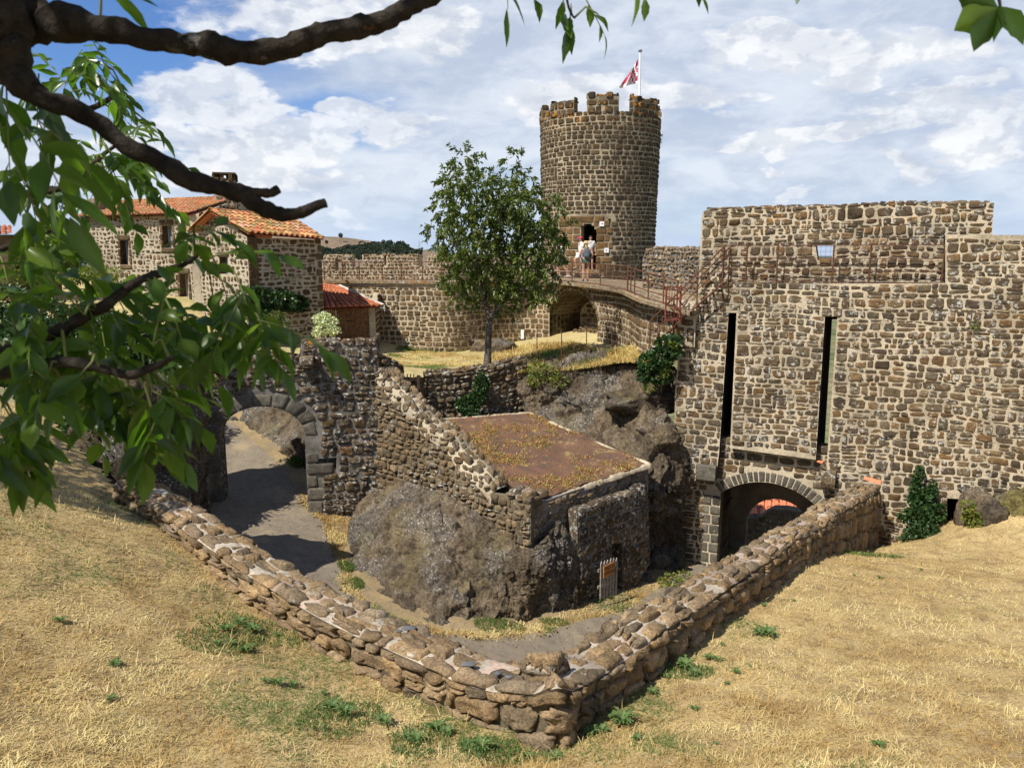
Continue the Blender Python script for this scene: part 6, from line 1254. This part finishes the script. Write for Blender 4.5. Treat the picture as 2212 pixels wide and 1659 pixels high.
# orange and yellow succulents on the gravel roof
rg=np.random.default_rng(21); n=26000; a=rg.random(n);b=rg.random(n); q=(cL*(1-a[:,None])+cF*a[:,None])*(1-b[:,None])+(cN*(1-a[:,None])+cR*a[:,None])*b[:,None]; q[:,2]+=.05*fbm(np.stack([q[:,0],q[:,1],q[:,2]],-1)*1.5,4,4)+.02; keep=fbm(q*1.6,31,4)+rg.normal(0,.3,n)>.22
mb=MB(); leaves(mb,q[keep],rdir(int(keep.sum()),5,.5),rg.uniform(.04,.13,int(keep.sum())),.025,3); tag(link('stonecrop',mb,leaf_mat('stonecrop_leaf',[(.45,.17,.05),(.55,.40,.12),(.30,.12,.05),(.25,.28,.07)],.15,.7)),'orange and straw coloured stonecrop scattered over the gravel roof','stonecrop',kind='stuff')
def tuft(px,py,zf,r,h,n,label,seed,m=M_greenb,name='grass_tuft',elong=1.,ang=0):
    c=hit(px,py,zf,4,60) ; rg=np.random.default_rng(seed); a=rg.uniform(0,2*PI,n); rr=r*np.sqrt(rg.random(n)); x=rr*np.cos(a)*elong; y=rr*np.sin(a); ca,sa=math.cos(ang),math.sin(ang); X=c[0]+x*ca-y*sa; Y=c[1]+x*sa+y*ca
    C=np.stack([X,Y,zf(X,Y)],-1); mb=MB(); leaves(mb,C,rdir(n,seed,1.2)*[.6,.6,1],rg.uniform(.6,1.2,n)*h,h*.13,seed,droop=.4); return single(name,mb,m,label,'grass tuft',c)
tuft(1078,1353,zr,.38,.10,1500,'bright green grass tuft on the path edge below the big rock',1,elong=1.5); tuft(1197,1345,zr,.22,.09,700,'smaller green tuft right of the larger tuft beneath the rock',2,elong=1.6)
tuft(748,1225,zr,.20,.11,900,'upper green tuft of the strip beside the path bend',3,elong=1.5,ang=1.9); tuft(765,1262,zr,.22,.11,1000,'lower green tuft of the strip beside the path bend',4,elong=1.5,ang=1.9)
tuft(1830,1197,mound_z,.55,.12,1800,'fresh green grass patch at the end of the low wall',5,elong=2.0,ang=-.3); tuft(1310,1288,zr,.16,.12,350,'green weeds at the foot of the picket gate',6); tuft(640,1003,zr,.22,.25,400,'bushy green plant beside the inner right jamb seen through the arch',7,M_weed)
tuft(900,755,terr_z,.5,.10,500,'small green tuft on the courtyard lawn',8); tuft(680,1048,zr,.2,.2,10,'few stalks at the arch jamb',9)
tuft(1022,1085,lambda x,y:0*x-6.45,.22,.25,420,'wispy green plant growing on top of the rock below the sloping wall',12,M_weed)
for i,(x,y,rr_,n_,l) in enumerate([(540,1362,.42,900,'spreading green weed patch beside the middle of the left wall arm'),(478,1392,.30,500,'smaller green weed patch lower left of the spreading one'),(735,1550,.34,800,'ragged green weed patch on the slope left of the wall corner'),(905,1608,.26,500,'low green weed patch near the bottom edge left of the wall corner'),(1060,1628,.24,500,'dense green weeds right under the wall corner'),(1480,1452,.22,420,'green weed patch below the right wall arm')]): tuft(x,y,mz,rr_,.085,n_,l,60+i,M_weed,'weed_patch',1.4,.6*i)
# weeds: rosettes
def rosette():
    t=thing('rosette_weed','small jagged green rosette weed in the dry grass near the low wall','weed',(0,0,0),'green rosette weeds in the dry grass'); rg=np.random.default_rng(8); mb=MB()
    for i in range(26):
        a=i*2.4+rg.uniform(-.3,.3); L=rg.uniform(.07,.17); n=9; s=np.linspace(0,1,n); el=.3+.75*(i/26)
        x=L*s*math.cos(el*.8); z=.012+L*(np.sin(s*2.2)*.33*(.6+el)); w=.0125*np.sin(np.clip(s*.9+.12,0,1)*PI)**.7*(1+.55*np.where(np.arange(n)%2,1,-1)*(s>.1)); w[-1]=.001
        c=np.stack([x*math.cos(a),x*math.sin(a),z],-1); sd=np.array([-math.sin(a),math.cos(a),0]); G=np.stack([c-sd*w[:,None]+[0,0,.006],c,c+sd*w[:,None]+[0,0,.006]],1); mb.grid(G,0,True)
    link('leaves',mb,M_weed,t); return t
ros=rosette(); first=True
for i,(x,y,s) in enumerate([(745,1545,1.25),(715,1535,1.0),(830,1565,.9),(1040,1622,1.3),(1010,1612,.9),(1140,1640,1.0),(1275,1590,1.1),(1300,1583,.8),(1345,1565,1.2),(1325,1555,.8),(600,1480,1.1),(635,1485,1.0),(575,1475,.7),(520,1350,.9),(545,1365,1.0),(490,1365,1.),(470,1395,.9),(600,1375,.9),(560,1385,.8),(500,1395,.8),(530,1410,.9),
   (1480,1445,1.3),(1500,1460,1.0),(1440,1465,.8),(1550,1430,1.0),(1530,1425,.7),(1660,1375,1.2),(1640,1372,.9),(1590,1455,.7),(1500,1535,.8),(1375,1600,.9),(1410,1500,.8),(900,1605,.9),(880,1598,.7),(1897,1615,.7),(1560,1395,.6),(1715,1300,.6),(1650,1310,.6),(250,1440,.7),(130,1345,.6),(240,1515,.6),(1990,1232,.6),(1845,1245,.6),(1900,1250,.7),(940,1580,1.),(965,1590,.8),(1200,1640,.7),(700,1500,.6),(1545,1610,.5),(1570,1480,.5)]):
    q=hit(x,y,mz); q[2]+=.012
    s*=.82+.25*math.sin(i*7.3)
    if first: ros.location=tuple(q); ros.rotation_euler[2]=i; ros.scale=(s,)*3; first=False
    else: dup(ros,q,i*1.3,s)
# hillside fence posts
for i,(x,y0,y1,l) in enumerate([(1160,705,768,'first thin rusty fence post on the slope, nearest the tree'),(1213,716,786,'second thin rusty fence post from the tree'),(1267,703,786,'tall thin rusty fence post in front of the alcove'),(1322,714,793,'thin rusty fence post right of the alcove')]):
    b_=P(x,y1,24.6); t_=P(x,y0,24.6); mb=MB(); mb.tube([b_,t_],.018,6); single('fence_post',mb,M_rust,l,'fence post',b_,'thin fence posts on the slope below the alcove')
for i,(x,y,s,l) in enumerate([(948,745,(1.0,.35,.28),'long flat stone block lying against the curtain wall'),(905,748,(.35,.3,.3),'small squared stone left of the long block'),(1005,752,(.8,.5,.3),'rounded boulder at the foot of the curtain wall behind the tree'),(1050,757,(.7,.4,.32),'rounded boulder just right of the tree trunk'),(1085,760,(.6,.5,.4),'tan boulder at the right end of the curtain wall foot')]):
    q=hit(x,y,terr_z,15,50); mb=MB()
    if i<2: mb.grid(lump(q+[0,0,s[2]/2],(s[0]/2,s[1]/2,s[2]/2),i+60,.08,2,14),0,True)
    else: mb.grid(lump(q+[0,0,s[2]*.3],s,i+60,.25,1.6,18),0,True)
    single('stone_block' if i<2 else 'boulder',mb,M_dry if i<2 else M_rock,l,'stone',q)
u,z=Cf.uz(1124,722); mb=MB(); c=Cf.map(u,z,.05); mb.box(c,(.14,.03,.42)); single('information_plate',mb,M_signw,'small upright white plate on the curtain wall right of the tree','sign',c)
u,z=Cf.uz(1208,876) if 0 else Cf.uz(1322,740)
# ================================================================== OVERHANGING TREE (nearest)
def near_tree():
    t=thing('overhanging_tree','leafy tree whose dark branches hang across the upper left close to the viewer','tree',(-1.9,.4,-1.9))
    br={}
    def limb(name,pts,r,seed):
        P3=catmull([P(*p) if len(p)==3 else np.array(p[:3]) for p in pts],10); n=len(P3); rr=np.interp(np.linspace(0,1,n),np.linspace(0,1,len(r)),r); s=np.arange(n)
        rr=rr*(1+.13*vnoise(np.stack([s*.45,s*0,s*0],-1),seed)+.07*vnoise(np.stack([s*1.3,s*0,s*0],-1),seed+1)); P3=P3+.006*fbm(P3*14,seed,2)[:,None]
        k=12; mb=MB(); mb.tube(P3,rr,k); 
        V=mb.v[0]; c=np.repeat(P3,k,0); V+= (V-c)*(.22*fbm(V*38,seed,3))[:,None]; link(name,mb,M_bark,t); br[seed]=P3
    mb=MB(); tp=catmull([(-1.9,.4,-2.1),(-1.75,.55,-.9),(-1.5,.85,.1),(-1.25,1.15,.42),tuple(P(30,50,1.55))],8); mb.tube(tp,np.interp(np.linspace(0,1,len(tp)),[0,.5,1],[.17,.13,.075]),14); V=mb.v[0]; V+=.02*fbm(V*14,3,3)[:,None]; link('trunk',mb,M_bark,t)
    limb('branch',[(10,40,1.55),(90,48,1.55),(200,58,1.5),(330,90,1.5),(480,108,1.5),(590,108,1.52),(690,76,1.55),(800,55,1.6),(880,18,1.65),(960,-25,1.7),(1060,-80,1.8),(1200,-150,1.95)],[.055,.036,.024,.021,.022,.022,.021,.021,.018,.016,.013,.009],1)
    limb('branch',[(5,110,1.5),(40,170,1.5),(110,210,1.5),(250,290,1.5),(380,362,1.5),(490,405,1.5),(545,428,1.5),(590,462,1.5),(640,462,1.5),(700,441,1.5)],[.045,.028,.020,.017,.0165,.016,.019,.014,.011,.010],2)
    limb('branch',[(535,420,1.5),(560,415,1.5),(585,416,1.5),(610,402,1.5)],[.013,.010,.009,.008],3)
    limb('branch',[(-200,850,1.5),(0,770,1.5),(60,746,1.5),(150,700,1.5),(225,660,1.5),(300,608,1.52),(400,570,1.6),(440,540,1.65)],[.022,.016,.014,.013,.012,.010,.006,.003],4)
    limb('branch',[(-200,830,1.4),(0,808,1.4),(75,795,1.4),(150,782,1.4),(215,795,1.4),(277,812,1.4),(337,792,1.4),(372,772,1.4)],[.018,.013,.012,.011,.009,.0085,.007,.005],5)
    limb('branch',[(0,170,2.4),(90,210,2.5),(170,240,2.6),(235,215,2.6),(262,190,2.6)],[.02,.015,.011,.008,.004],6)
    limb('branch',[(-40,440,2.3),(60,420,2.3),(150,400,2.3),(230,330,2.4),(270,300,2.4)],[.02,.013,.010,.007,.003],7)
    limb('branch',[(1200,-150,1.95),(1200,-60,1.95),(1225,0,1.95),(1240,40,1.95)],[.008,.005,.003,.002],8)
    limb('branch',[(1200,-150,1.95),(1500,-120,1.9),(1900,-90,1.7),(2130,-60,1.5),(2155,0,1.45),(2158,40,1.45)],[.009,.008,.007,.005,.003,.002],9)
    limb('branch',[(-60,560,1.9),(0,540,1.9),(60,515,1.9),(110,500,1.9)],[.012,.008,.006,.003],10)
    # leaves
    rg=np.random.default_rng(12); mb=MB(); st=MB(); cnt=0
    def leaf(p,d,L,w,roll,curl,mbx=mb):
        d=d/np.linalg.norm(d); s=np.cross(d,[0,0,1.]); 
        if np.linalg.norm(s)<.1: s=np.array([1.,0,0])
        s/=np.linalg.norm(s); s=s*math.cos(roll)+np.cross(d,s)*math.sin(roll); nrm=np.cross(s,d); n=9; t_=np.linspace(0,1,n)
        prof=np.array([.04,.42,.78,.98,1.0,.88,.62,.30,.0])*w*.5; ed=1+.06*np.where(np.arange(n)%2,1,-1)
        c=p+d*L*t_[:,None]+nrm*(-curl*L*t_**2)[:,None]-np.array([0,0,1])*(abs(curl)*.35*L*t_**2)[:,None]+s*(.05*L*np.sin(t_*4+roll))[:,None]
        G=np.stack([c-s*(prof*ed)[:,None]+nrm*(prof*.35)[:,None],c-s*(prof*.5)[:,None]+nrm*(prof*.12)[:,None],c,c+s*(prof*.5)[:,None]+nrm*(prof*.12)[:,None],c+s*(prof*ed)[:,None]+nrm*(prof*.35)[:,None]],1)
        mbx.grid(G,0,True)
    allb=np.concatenate(list(br.values()))
    def sprig(p,d,L,n,lL,wr=.34,droop=.5):
        nonlocal cnt
        d=d/np.linalg.norm(d); k=7; pts=[p]; dd=d.copy()
        for i in range(k): dd=dd+np.array([0,0,-droop/k]); dd/=np.linalg.norm(dd); pts.append(pts[-1]+dd*L/k)
        pts=np.array(pts); st.tube(pts,np.linspace(.0017,.0009,len(pts)),5,cap=False)
        a=np.cross(dd,[0,0,1.])+rg.normal(0,.25,3); a/=np.linalg.norm(a)
        for i in range(n):
            f=.25+.75*i/max(1,n-1); q=np.array([np.interp(f*k,range(k+1),pts[:,c]) for c in range(3)]); sg=1 if i%2 else -1
            ld=dd*(.75 if i<n-1 else 1.4)+a*sg*(.8 if i<n-1 else 0)+rg.normal(0,.22,3)+np.array([0,0,-.28])
            leaf(q,ld,lL*rg.uniform(.65,1.15),lL*wr*rg.uniform(.8,1.2),rg.uniform(-1.0,1.0),rg.uniform(-.15,.4)); cnt+=1
        j=np.argmin(np.linalg.norm(allb-p,axis=1)); q=allb[j]
        if np.linalg.norm(q-p)<.10: m=(p+q)/2+np.array([0,0,.02]); st.tube([q,m,p],[.003,.0025,.0022],5,cap=False)
    def fill(poly,dr,n,lL,dirb,seed,Lr=(.10,.2),wr=.34,nl=(5,8)):
        r_=np.random.default_rng(seed); P_=np.array(poly,float); k=0
        while k<n:
            x,y=r_.uniform(P_[:,0].min(),P_[:,0].max()),r_.uniform(P_[:,1].min(),P_[:,1].max())
            if not inpoly(np.array([x]),np.array([y]),poly)[0]: continue
            k+=1; sprig(P(x,y,r_.uniform(*dr)),np.array(dirb)+r_.normal(0,.6,3),r_.uniform(*Lr),int(r_.integers(*nl)),lL*r_.uniform(.8,1.15),wr)
    fill([(110,100),(200,100),(240,160),(255,230),(190,220),(120,190)],(2.3,2.8),19,.072,(.7,0,-.35),1,(.12,.22),.34)
    fill([(120,290),(250,270),(320,330),(335,390),(250,385),(150,370)],(2.1,2.6),24,.070,(.7,0,-.25),2,(.10,.2),.34)
    fill([(0,90),(110,110),(120,240),(90,330),(0,330)],(1.25,1.7),7,.105,(.3,0,-.8),3,(.10,.18))
    fill([(0,340),(90,330),(120,400),(70,450),(0,470)],(1.6,2.2),9,.095,(.4,0,-.7),4,(.1,.18))
    fill([(0,580),(90,590),(180,640),(260,650),(330,640),(380,670),(400,740),(360,800),(280,860),(140,880),(0,860)],(1.35,2.1),66,.076,(.6,0,-.25),5,(.10,.2),.42)
    fill([(200,540),(300,560),(420,480),(470,520),(480,600),(380,640),(300,620),(230,600)],(1.5,1.9),9,.070,(.7,0,-.2),6,(.08,.18),.42)
    fill([(470,540),(540,600),(560,660),(520,650),(450,600)],(1.5,1.75),7,.075,(.5,0,-.8),7,(.12,.2))
    fill([(470,600),(560,620),(620,700),(590,750),(540,700)],(1.45,1.6),6,.075,(.45,0,-.8),17,(.1,.18),.36)
    fill([(220,780),(330,800),(390,850),(400,900),(330,920),(250,880)],(1.35,1.75),13,.082,(.5,0,-.7),8,(.08,.16),.40)
    fill([(0,860),(60,860),(80,930),(0,950)],(1.35,1.6),6,.095,(.2,0,-1),9,(.08,.14))
    fill([(40,500),(110,490),(130,530),(60,540)],(1.8,2.),3,.08,(.5,0,-.2),10,(.08,.12))
    for x,y,d_,dr,L,n,lL in [(1095,-30,1.9,(.05,0,-1),.05,2,.085),(1140,-60,1.9,(.3,0,-1),.06,2,.075),(1215,-20,1.95,(.1,0,-1),.09,4,.075),(1232,30,1.95,(0,0,-1),.03,3,.085),(1260,-10,1.95,(.6,0,-.9),.10,4,.062),(1290,30,1.95,(.6,0,-.6),.02,1,.05),(1372,-45,1.7,(.15,0,-1),.02,1,.11),(1392,-10,1.7,(.15,0,-1),.02,1,.05),(1500,-30,1.9,(.6,0,-.7),.03,2,.05),(1725,-30,1.8,(.2,0,-1),.02,1,.05),(430,-20,1.4,(.3,0,.1),.03,2,.08),(225,-20,1.5,(.8,0,0),.04,2,.08)]: sprig(P(x,y,d_),np.array(dr,float),L,n,lL,.30,.2)
    for dx,dz,w in [(-.6,-.35,.055),(-.45,-1.0,.05),(.05,-1.1,.025),(.75,-.9,.05),(-.75,.2,.05)]: leaf(P(2158,12,1.45),np.array([dx,.05,dz]),.085 if w>.03 else .06,w,1.35,.05); cnt+=1
    # the rest of the crown, unseen overhead, added to shade the near branches
    n0=mb.n; mb.v+=st.v; mb.f+=[(f+n0,1,sm) for f,_,sm in st.f]; mb.n+=st.n; link('leaves',mb,[M_leafF,M_stalk],t)
    C=[];D=[]
    for c,r,n in [((-1.75,.3,1.75),(1.9,1.1,.35),2000)]:
        p,dn=ball(c,r,n,int(c[0]*-7),.2); C.append(p);D.append(dn+rdir(n,n)*.9)
    C=np.concatenate(C);D=np.concatenate(D); mb=MB(); leaves(mb,C,D,.14,.07,4,droop=.5); link('outer_crown',mb,M_leafF,t)
    mb=MB(); 
    for pts in ([(-1.6,.6,.2),(-1.9,.4,1.0),(-1.7,.3,1.7)],): p=catmull(pts,8); mb.tube(p,np.linspace(.10,.02,len(p)),8)
    link('outer_limb',mb,M_bark,t)
near_tree()
t=thing('shade_tree','bushy tree standing just beyond the left edge whose shade dapples the slope','tree',(-9.3,7.2,-3.2)); mb=MB(); mb.tube(catmull([(-9.3,7.2,-3.4),(-9.2,7.3,-1.5),(-9.,7.5,0.6)],6),np.linspace(.16,.07,13),9); link('trunk',mb,M_bark,t)
C=[];D=[]
for c,r_,n in [((-8.7,8.3,1.0),(1.6,.7,.6),1900),((-10.2,9.8,.6),(1.7,1.2,.8),2400)]: p,dn=ball(c,r_,n,int(c[0]*-7),.2); C.append(p);D.append(dn+rdir(n,n)*.9)
mb=MB(); leaves(mb,np.concatenate(C),np.concatenate(D),.15,.08,4,droop=.5); link('crown',mb,M_leafF,t)
# ================================================================== PEOPLE
def skin(name,pts,edges,parent,m,lvl=1):
    """pts: {key:(x,y,z,r)}; one continuous skinned surface"""
    bm=bmesh.new(); sk=bm.verts.layers.skin.verify(); vs_={}
    for i,(k,p) in enumerate(pts.items()): v=bm.verts.new(p[:3]); r=p[3] if not isinstance(p[3],tuple) else p[3]; v[sk].radius=r if isinstance(r,tuple) else (r,r); v[sk].use_root=(i==0); vs_[k]=v
    for a,b in edges: bm.edges.new((vs_[a],vs_[b]))
    me=bpy.data.meshes.new(name); bm.to_mesh(me); bm.free(); o=bpy.data.objects.new(name,me); COL.objects.link(o); me.materials.append(m)
    s=o.modifiers.new('skin','SKIN'); s.use_smooth_shade=True; q=o.modifiers.new('sub','SUBSURF'); q.levels=lvl; q.render_levels=lvl
    bpy.context.view_layer.update(); dg=bpy.context.evaluated_depsgraph_get(); m2=bpy.data.meshes.new_from_object(o.evaluated_get(dg)); o.modifiers.clear(); o.data=m2
    if not m2.materials: m2.materials.append(m)
    if parent: o.parent=parent
    return o
def hand(pts,edges,w,wr,dirv,s):
    d=np.array(dirv,float); d/=np.linalg.norm(d); wr=np.array(wr); a=np.cross(d,[0,1.,.2]); a/=np.linalg.norm(a)
    pts[w+'palm']=(*(wr+d*.05),.022); edges.append((w+'wr',w+'palm'))
    for i,(o,l) in enumerate(((-.026,.06),(-.009,.075),(.009,.08),(.026,.07))):
        b=wr+d*.085+a*o; m_=b+d*l*.55; e=m_+d*l*.35+np.array([0,.012,0]); 
        for k,p,r in(('a',b,.010),('b',m_,.009),('c',e,.008)): pts[w+str(i)+k]=(*p,r)
        edges+= [(w+'palm',w+str(i)+'a'),(w+str(i)+'a',w+str(i)+'b'),(w+str(i)+'b',w+str(i)+'c')]
    b=wr+d*.035+a*-.032*s; e=b+d*.045-a*.02*s; pts[w+'t1']=(*b,.011); pts[w+'t2']=(*e,.009); edges+=[(w+'palm',w+'t1'),(w+'t1',w+'t2')]
def person(label,foot,rz,H,pose,shirt,shorts,hair,shoe,hat=None,sleeve=.35,leg=.45,female=False,bare_top=False):
    t=thing('person',label,'person',foot,rz=rz); s=H/1.7; J={k:np.array(v,float)*s for k,v in pose.items()}
    p={};R_=lambda k,r:(*J[k],r*s if not isinstance(r,tuple) else (r[0]*s,r[1]*s)); e=[]
    p['pel']=R_('pel',(.15,.11)); p['waist']=R_('waist',(.125,.095)); p['chest']=R_('chest',(.155,.11)); p['neck']=R_('neck',.052); p['jaw']=(*(J['head']-[0,0,.045*s]),.065*s); p['head']=(*(J['head']+[0,0,.035*s]),.083*s); p['crown']=(*(J['head']+[0,0,.085*s]),.06*s)
    fw=np.array([0,1.,0]); p['nose']=(*(J['head']+np.array([0,.088,-.01])*s),.016*s); e+=[('pel','waist'),('waist','chest'),('chest','neck'),('neck','jaw'),('jaw','head'),('head','crown'),('head','nose')]
    for w,sg in(('L',-1),('R',1)):
        p[w+'ear']=(*(J['head']+np.array([sg*.083,0,0])*s),.018*s); e.append(('head',w+'ear'))
        p[w+'sh']=R_(w+'sh',.055); p[w+'el']=R_(w+'el',.040); p[w+'wr']=R_(w+'wr',.027); e+=[('chest',w+'sh'),(w+'sh',w+'el'),(w+'el',w+'wr')]
        hand(p,e,w,J[w+'wr'],J[w+'wr']-J[w+'el'],sg)
        p[w+'hip']=R_(w+'hip',.085); p[w+'kn']=R_(w+'kn',.058); p[w+'cf']=(*(J[w+'kn']*.6+J[w+'an']*.4+[0,-.015,0]),.055*s); p[w+'an']=R_(w+'an',.036); p[w+'toe']=(*(J[w+'an']+np.array([0,.17,-.05])*s),.035*s); e+=[('pel',w+'hip'),(w+'hip',w+'kn'),(w+'kn',w+'cf'),(w+'cf',w+'an'),(w+'an',w+'toe')]
    skin('body',p,e,t,M_skin,2)
    g=1.14; q={'chest':(*J['chest'],(.165*s*g,.12*s*g)),'waist':(*J['waist'],(.135*s*g,.105*s*g)),'hem':(*(J['pel']+[0,0,.03]),(.15*s*g,.115*s*g))}; ee=[('chest','waist'),('waist','hem')]
    if not bare_top:
        q['neck']=(*(J['neck']*.55+J['chest']*.45+[0,0,.04]),.075*s); ee.append(('chest','neck'))
        for w in'LR': q[w+'sh']=(*J[w+'sh'],.070*s); q[w+'sl']=(*(J[w+'sh']*(1-sleeve*2)+J[w+'el']*sleeve*2),.062*s) if sleeve<=.5 else (*J[w+'el'],.055*s); ee+=[('chest',w+'sh'),(w+'sh',w+'sl')]
    skin('shirt' if not bare_top else 'vest_top',q,ee,t,shirt)
    q={'pel':(*J['pel'],(.165*s,.125*s))}; ee=[]
    for w in'LR': q[w+'h']=(*J[w+'hip'],.105*s); q[w+'k']=(*(J[w+'hip']*(1-leg*1.6)+J[w+'kn']*leg*1.6),.088*s); ee+=[('pel',w+'h'),(w+'h',w+'k')]
    skin('shorts',q,ee,t,shorts)
    for w in'LR':
        a=J[w+'an']; skin('shoe',{'a':(*(a+[0,-.03,-.03]),.042*s),'b':(*(a+np.array([0,.08,-.045])*s),.042*s),'c':(*(a+np.array([0,.18,-.055])*s),.034*s)},[('a','b'),('b','c')],t,shoe)
    h=J['head']
    mb=MB(); mb.grid(lump(h+np.array([0,-.022,.045])*s,np.array([.095,.098,.085])*s,3,.06,4,12),0,True)
    if female: mb.grid(lump(h+np.array([0,-.075,-.09])*s,np.array([.07,.04,.12])*s,4,.15,4,10),0,True)
    link('hair',mb,hair,t,off=(0,0,0))
    mb=MB(); 
    for sg in(-1,1): mb.grid(lump(h+np.array([sg*.03,.078,.02])*s,np.array([.011,.008,.008])*s,3,0,1,6),0,True)
    link('eyes',mb,M_black,t,off=(0,0,0))
    mb=MB(); mb.grid(lump(h+np.array([0,.078,-.048])*s,np.array([.022,.008,.006])*s,3,0,1,6),0,True); link('mouth',mb,plain('lip',(.4,.13,.11)),t,off=(0,0,0))
    if hat: hat(t,h,s)
    return t
def pose(**k):
    b=dict(pel=(0,0,.93),waist=(0,0,1.10),chest=(0,0,1.30),neck=(0,0,1.46),head=(0,.01,1.58),Lsh=(-.18,0,1.39),Rsh=(.18,0,1.39),Lel=(-.23,-.02,1.12),Rel=(.23,-.02,1.12),Lwr=(-.24,.06,.88),Rwr=(.24,.06,.88),Lhip=(-.09,0,.88),Rhip=(.09,0,.88),Lkn=(-.10,.02,.48),Rkn=(.10,.02,.48),Lan=(-.10,-.01,.09),Ran=(.10,-.01,.09)); b.update(k); return b
M_wsh=plain('white_cloth',(.80,.82,.86),.8,var=.04); M_wsh2=plain('white_shorts',(.78,.80,.86),.8,var=.04); M_dk=plain('dark_cloth',(.045,.05,.06),.8); M_bl=plain('blond_hair',(.48,.33,.15),.7); M_dh=plain('dark_hair',(.035,.025,.02),.7); M_pat=plain('patterned_green',(.10,.14,.10),.8,var=.6,sc=60); M_grey=plain('grey_trousers',(.16,.17,.20),.8); M_pale=plain('pale_blue_shirt',(.55,.68,.70),.8,var=.1); M_straw=plain('straw',(.62,.45,.22),.8); M_capr=plain('red_cap',(.70,.03,.06),.6,var=.05); M_capb=plain('blue_peak',(.12,.16,.50),.6)
def strawhat(t,h,s):
    mb=MB(); mb.lathe(h+np.array([0,0,.055])*s,[(.15*s,-.015),(.155*s,-.008),(.10*s,.0),(.095*s,.06),(.07*s,.095),(0,.10)],18); link('straw_hat',mb,M_straw,t,off=(0,0,0))
def cap(mr,mpk):
    def f(t,h,s):
        mb=MB(); mb.lathe(h+np.array([0,-.01,.04])*s,[(.102*s,0),(.10*s,.04),(.07*s,.08),(0,.095)],16); c=link('cap',mb,mr,t,off=(0,0,0)); mb=MB(); mb.prism([(-.07*s,.06*s),(.07*s,.06*s),(.055*s,.17*s),(-.055*s,.17*s)],lambda u,v,o:np.stack([h[0]+u,h[1]+v,h[2]+.05*s-.25*(v-.06*s)+o],-1),0,.012,0); link('peak',mb,mpk,c,off=(0,0,0))
    return f
def at_u(px,off,dz=0.0): q=onedge(px,off); q[2]+=dz; return q
q=Pz(1265,608,-1.22); t=person('woman in straw hat, dark vest top and patterned shorts, seen from behind wearing a backpack',q,.05,1.66,pose(Lel=(-.27,.0,1.14),Lwr=(-.20,.16,1.02),Rel=(.30,-.02,1.13),Rwr=(.22,.14,.98),Lan=(-.11,-.03,.09),Ran=(.10,.03,.09)),M_dk,M_pat,M_bl,M_dk,strawhat,leg=.30,female=True,bare_top=True)
mb=MB(); mb.grid(lump((0,-.17,1.17),(.15,.08,.21),5,.06,3,14),0,True); mb.grid(lump((0,-.24,1.08),(.11,.04,.09),6,.05,3,10),0,True)
bp=thing('backpack','grey backpack worn by the woman in the straw hat','backpack',(q[0],q[1],q[2]),rz=.05); link('bag',mb,plain('grey_canvas',(.09,.11,.13),.8),bp,off=(0,0,0))
mb=MB(); 
for sg in(-1,1): mb=MB(); mb.tube([(sg*.08,-.12,1.30),(sg*.10,-.02,1.42),(sg*.10,.08,1.36)],.013,6); link('strap',mb,M_dk,bp,off=(0,0,0))
q=Pz(1253,590,-1.0); q[1]=36.6; q[0]=ray(1255,560)[0]*36.6/ray(1255,560)[1]; q[2]=-1.0
person('man in red cap, white T shirt and white shorts stepping up at the tower door',q,1.9,1.72,pose(head=(0,.04,1.57),chest=(0,.02,1.30),Rkn=(.10,.28,.66),Ran=(.10,.18,.30),Lkn=(-.10,-.02,.48),Lan=(-.10,-.10,.09),Lel=(-.24,.04,1.13),Lwr=(-.23,.14,.90),Rel=(.24,-.04,1.12),Rwr=(.25,.02,.88)),M_wsh,M_wsh2,M_dh,M_grey,cap(M_capr,M_capb),leg=.5)
q=np.array([ray(1273,560)[0]*38.2,38.2,-.86]); person('dark haired person in a pale open shirt standing in the shadow of the tower doorway',q,3.1,1.66,pose(),plain('shade_shirt',(.55,.57,.58),.8),M_dk,M_dh,M_dk,None,sleeve=.6,leg=.6)
q=Pz(1214,602,-1.22); person('man in dark cap and pale blue shirt striding left, half hidden by the ash tree',q,1.6,1.74,pose(Rkn=(.10,.20,.52),Ran=(.10,.16,.10),Lkn=(-.10,-.10,.50),Lan=(-.10,-.34,.16),Lel=(-.24,.08,1.14),Lwr=(-.22,.24,1.00),Rel=(.24,-.14,1.14),Rwr=(.24,-.10,.90),chest=(0,.04,1.30),head=(0,.08,1.57)),M_pale,M_grey,M_dh,M_wsh,cap(M_dk,M_dk),leg=.5)
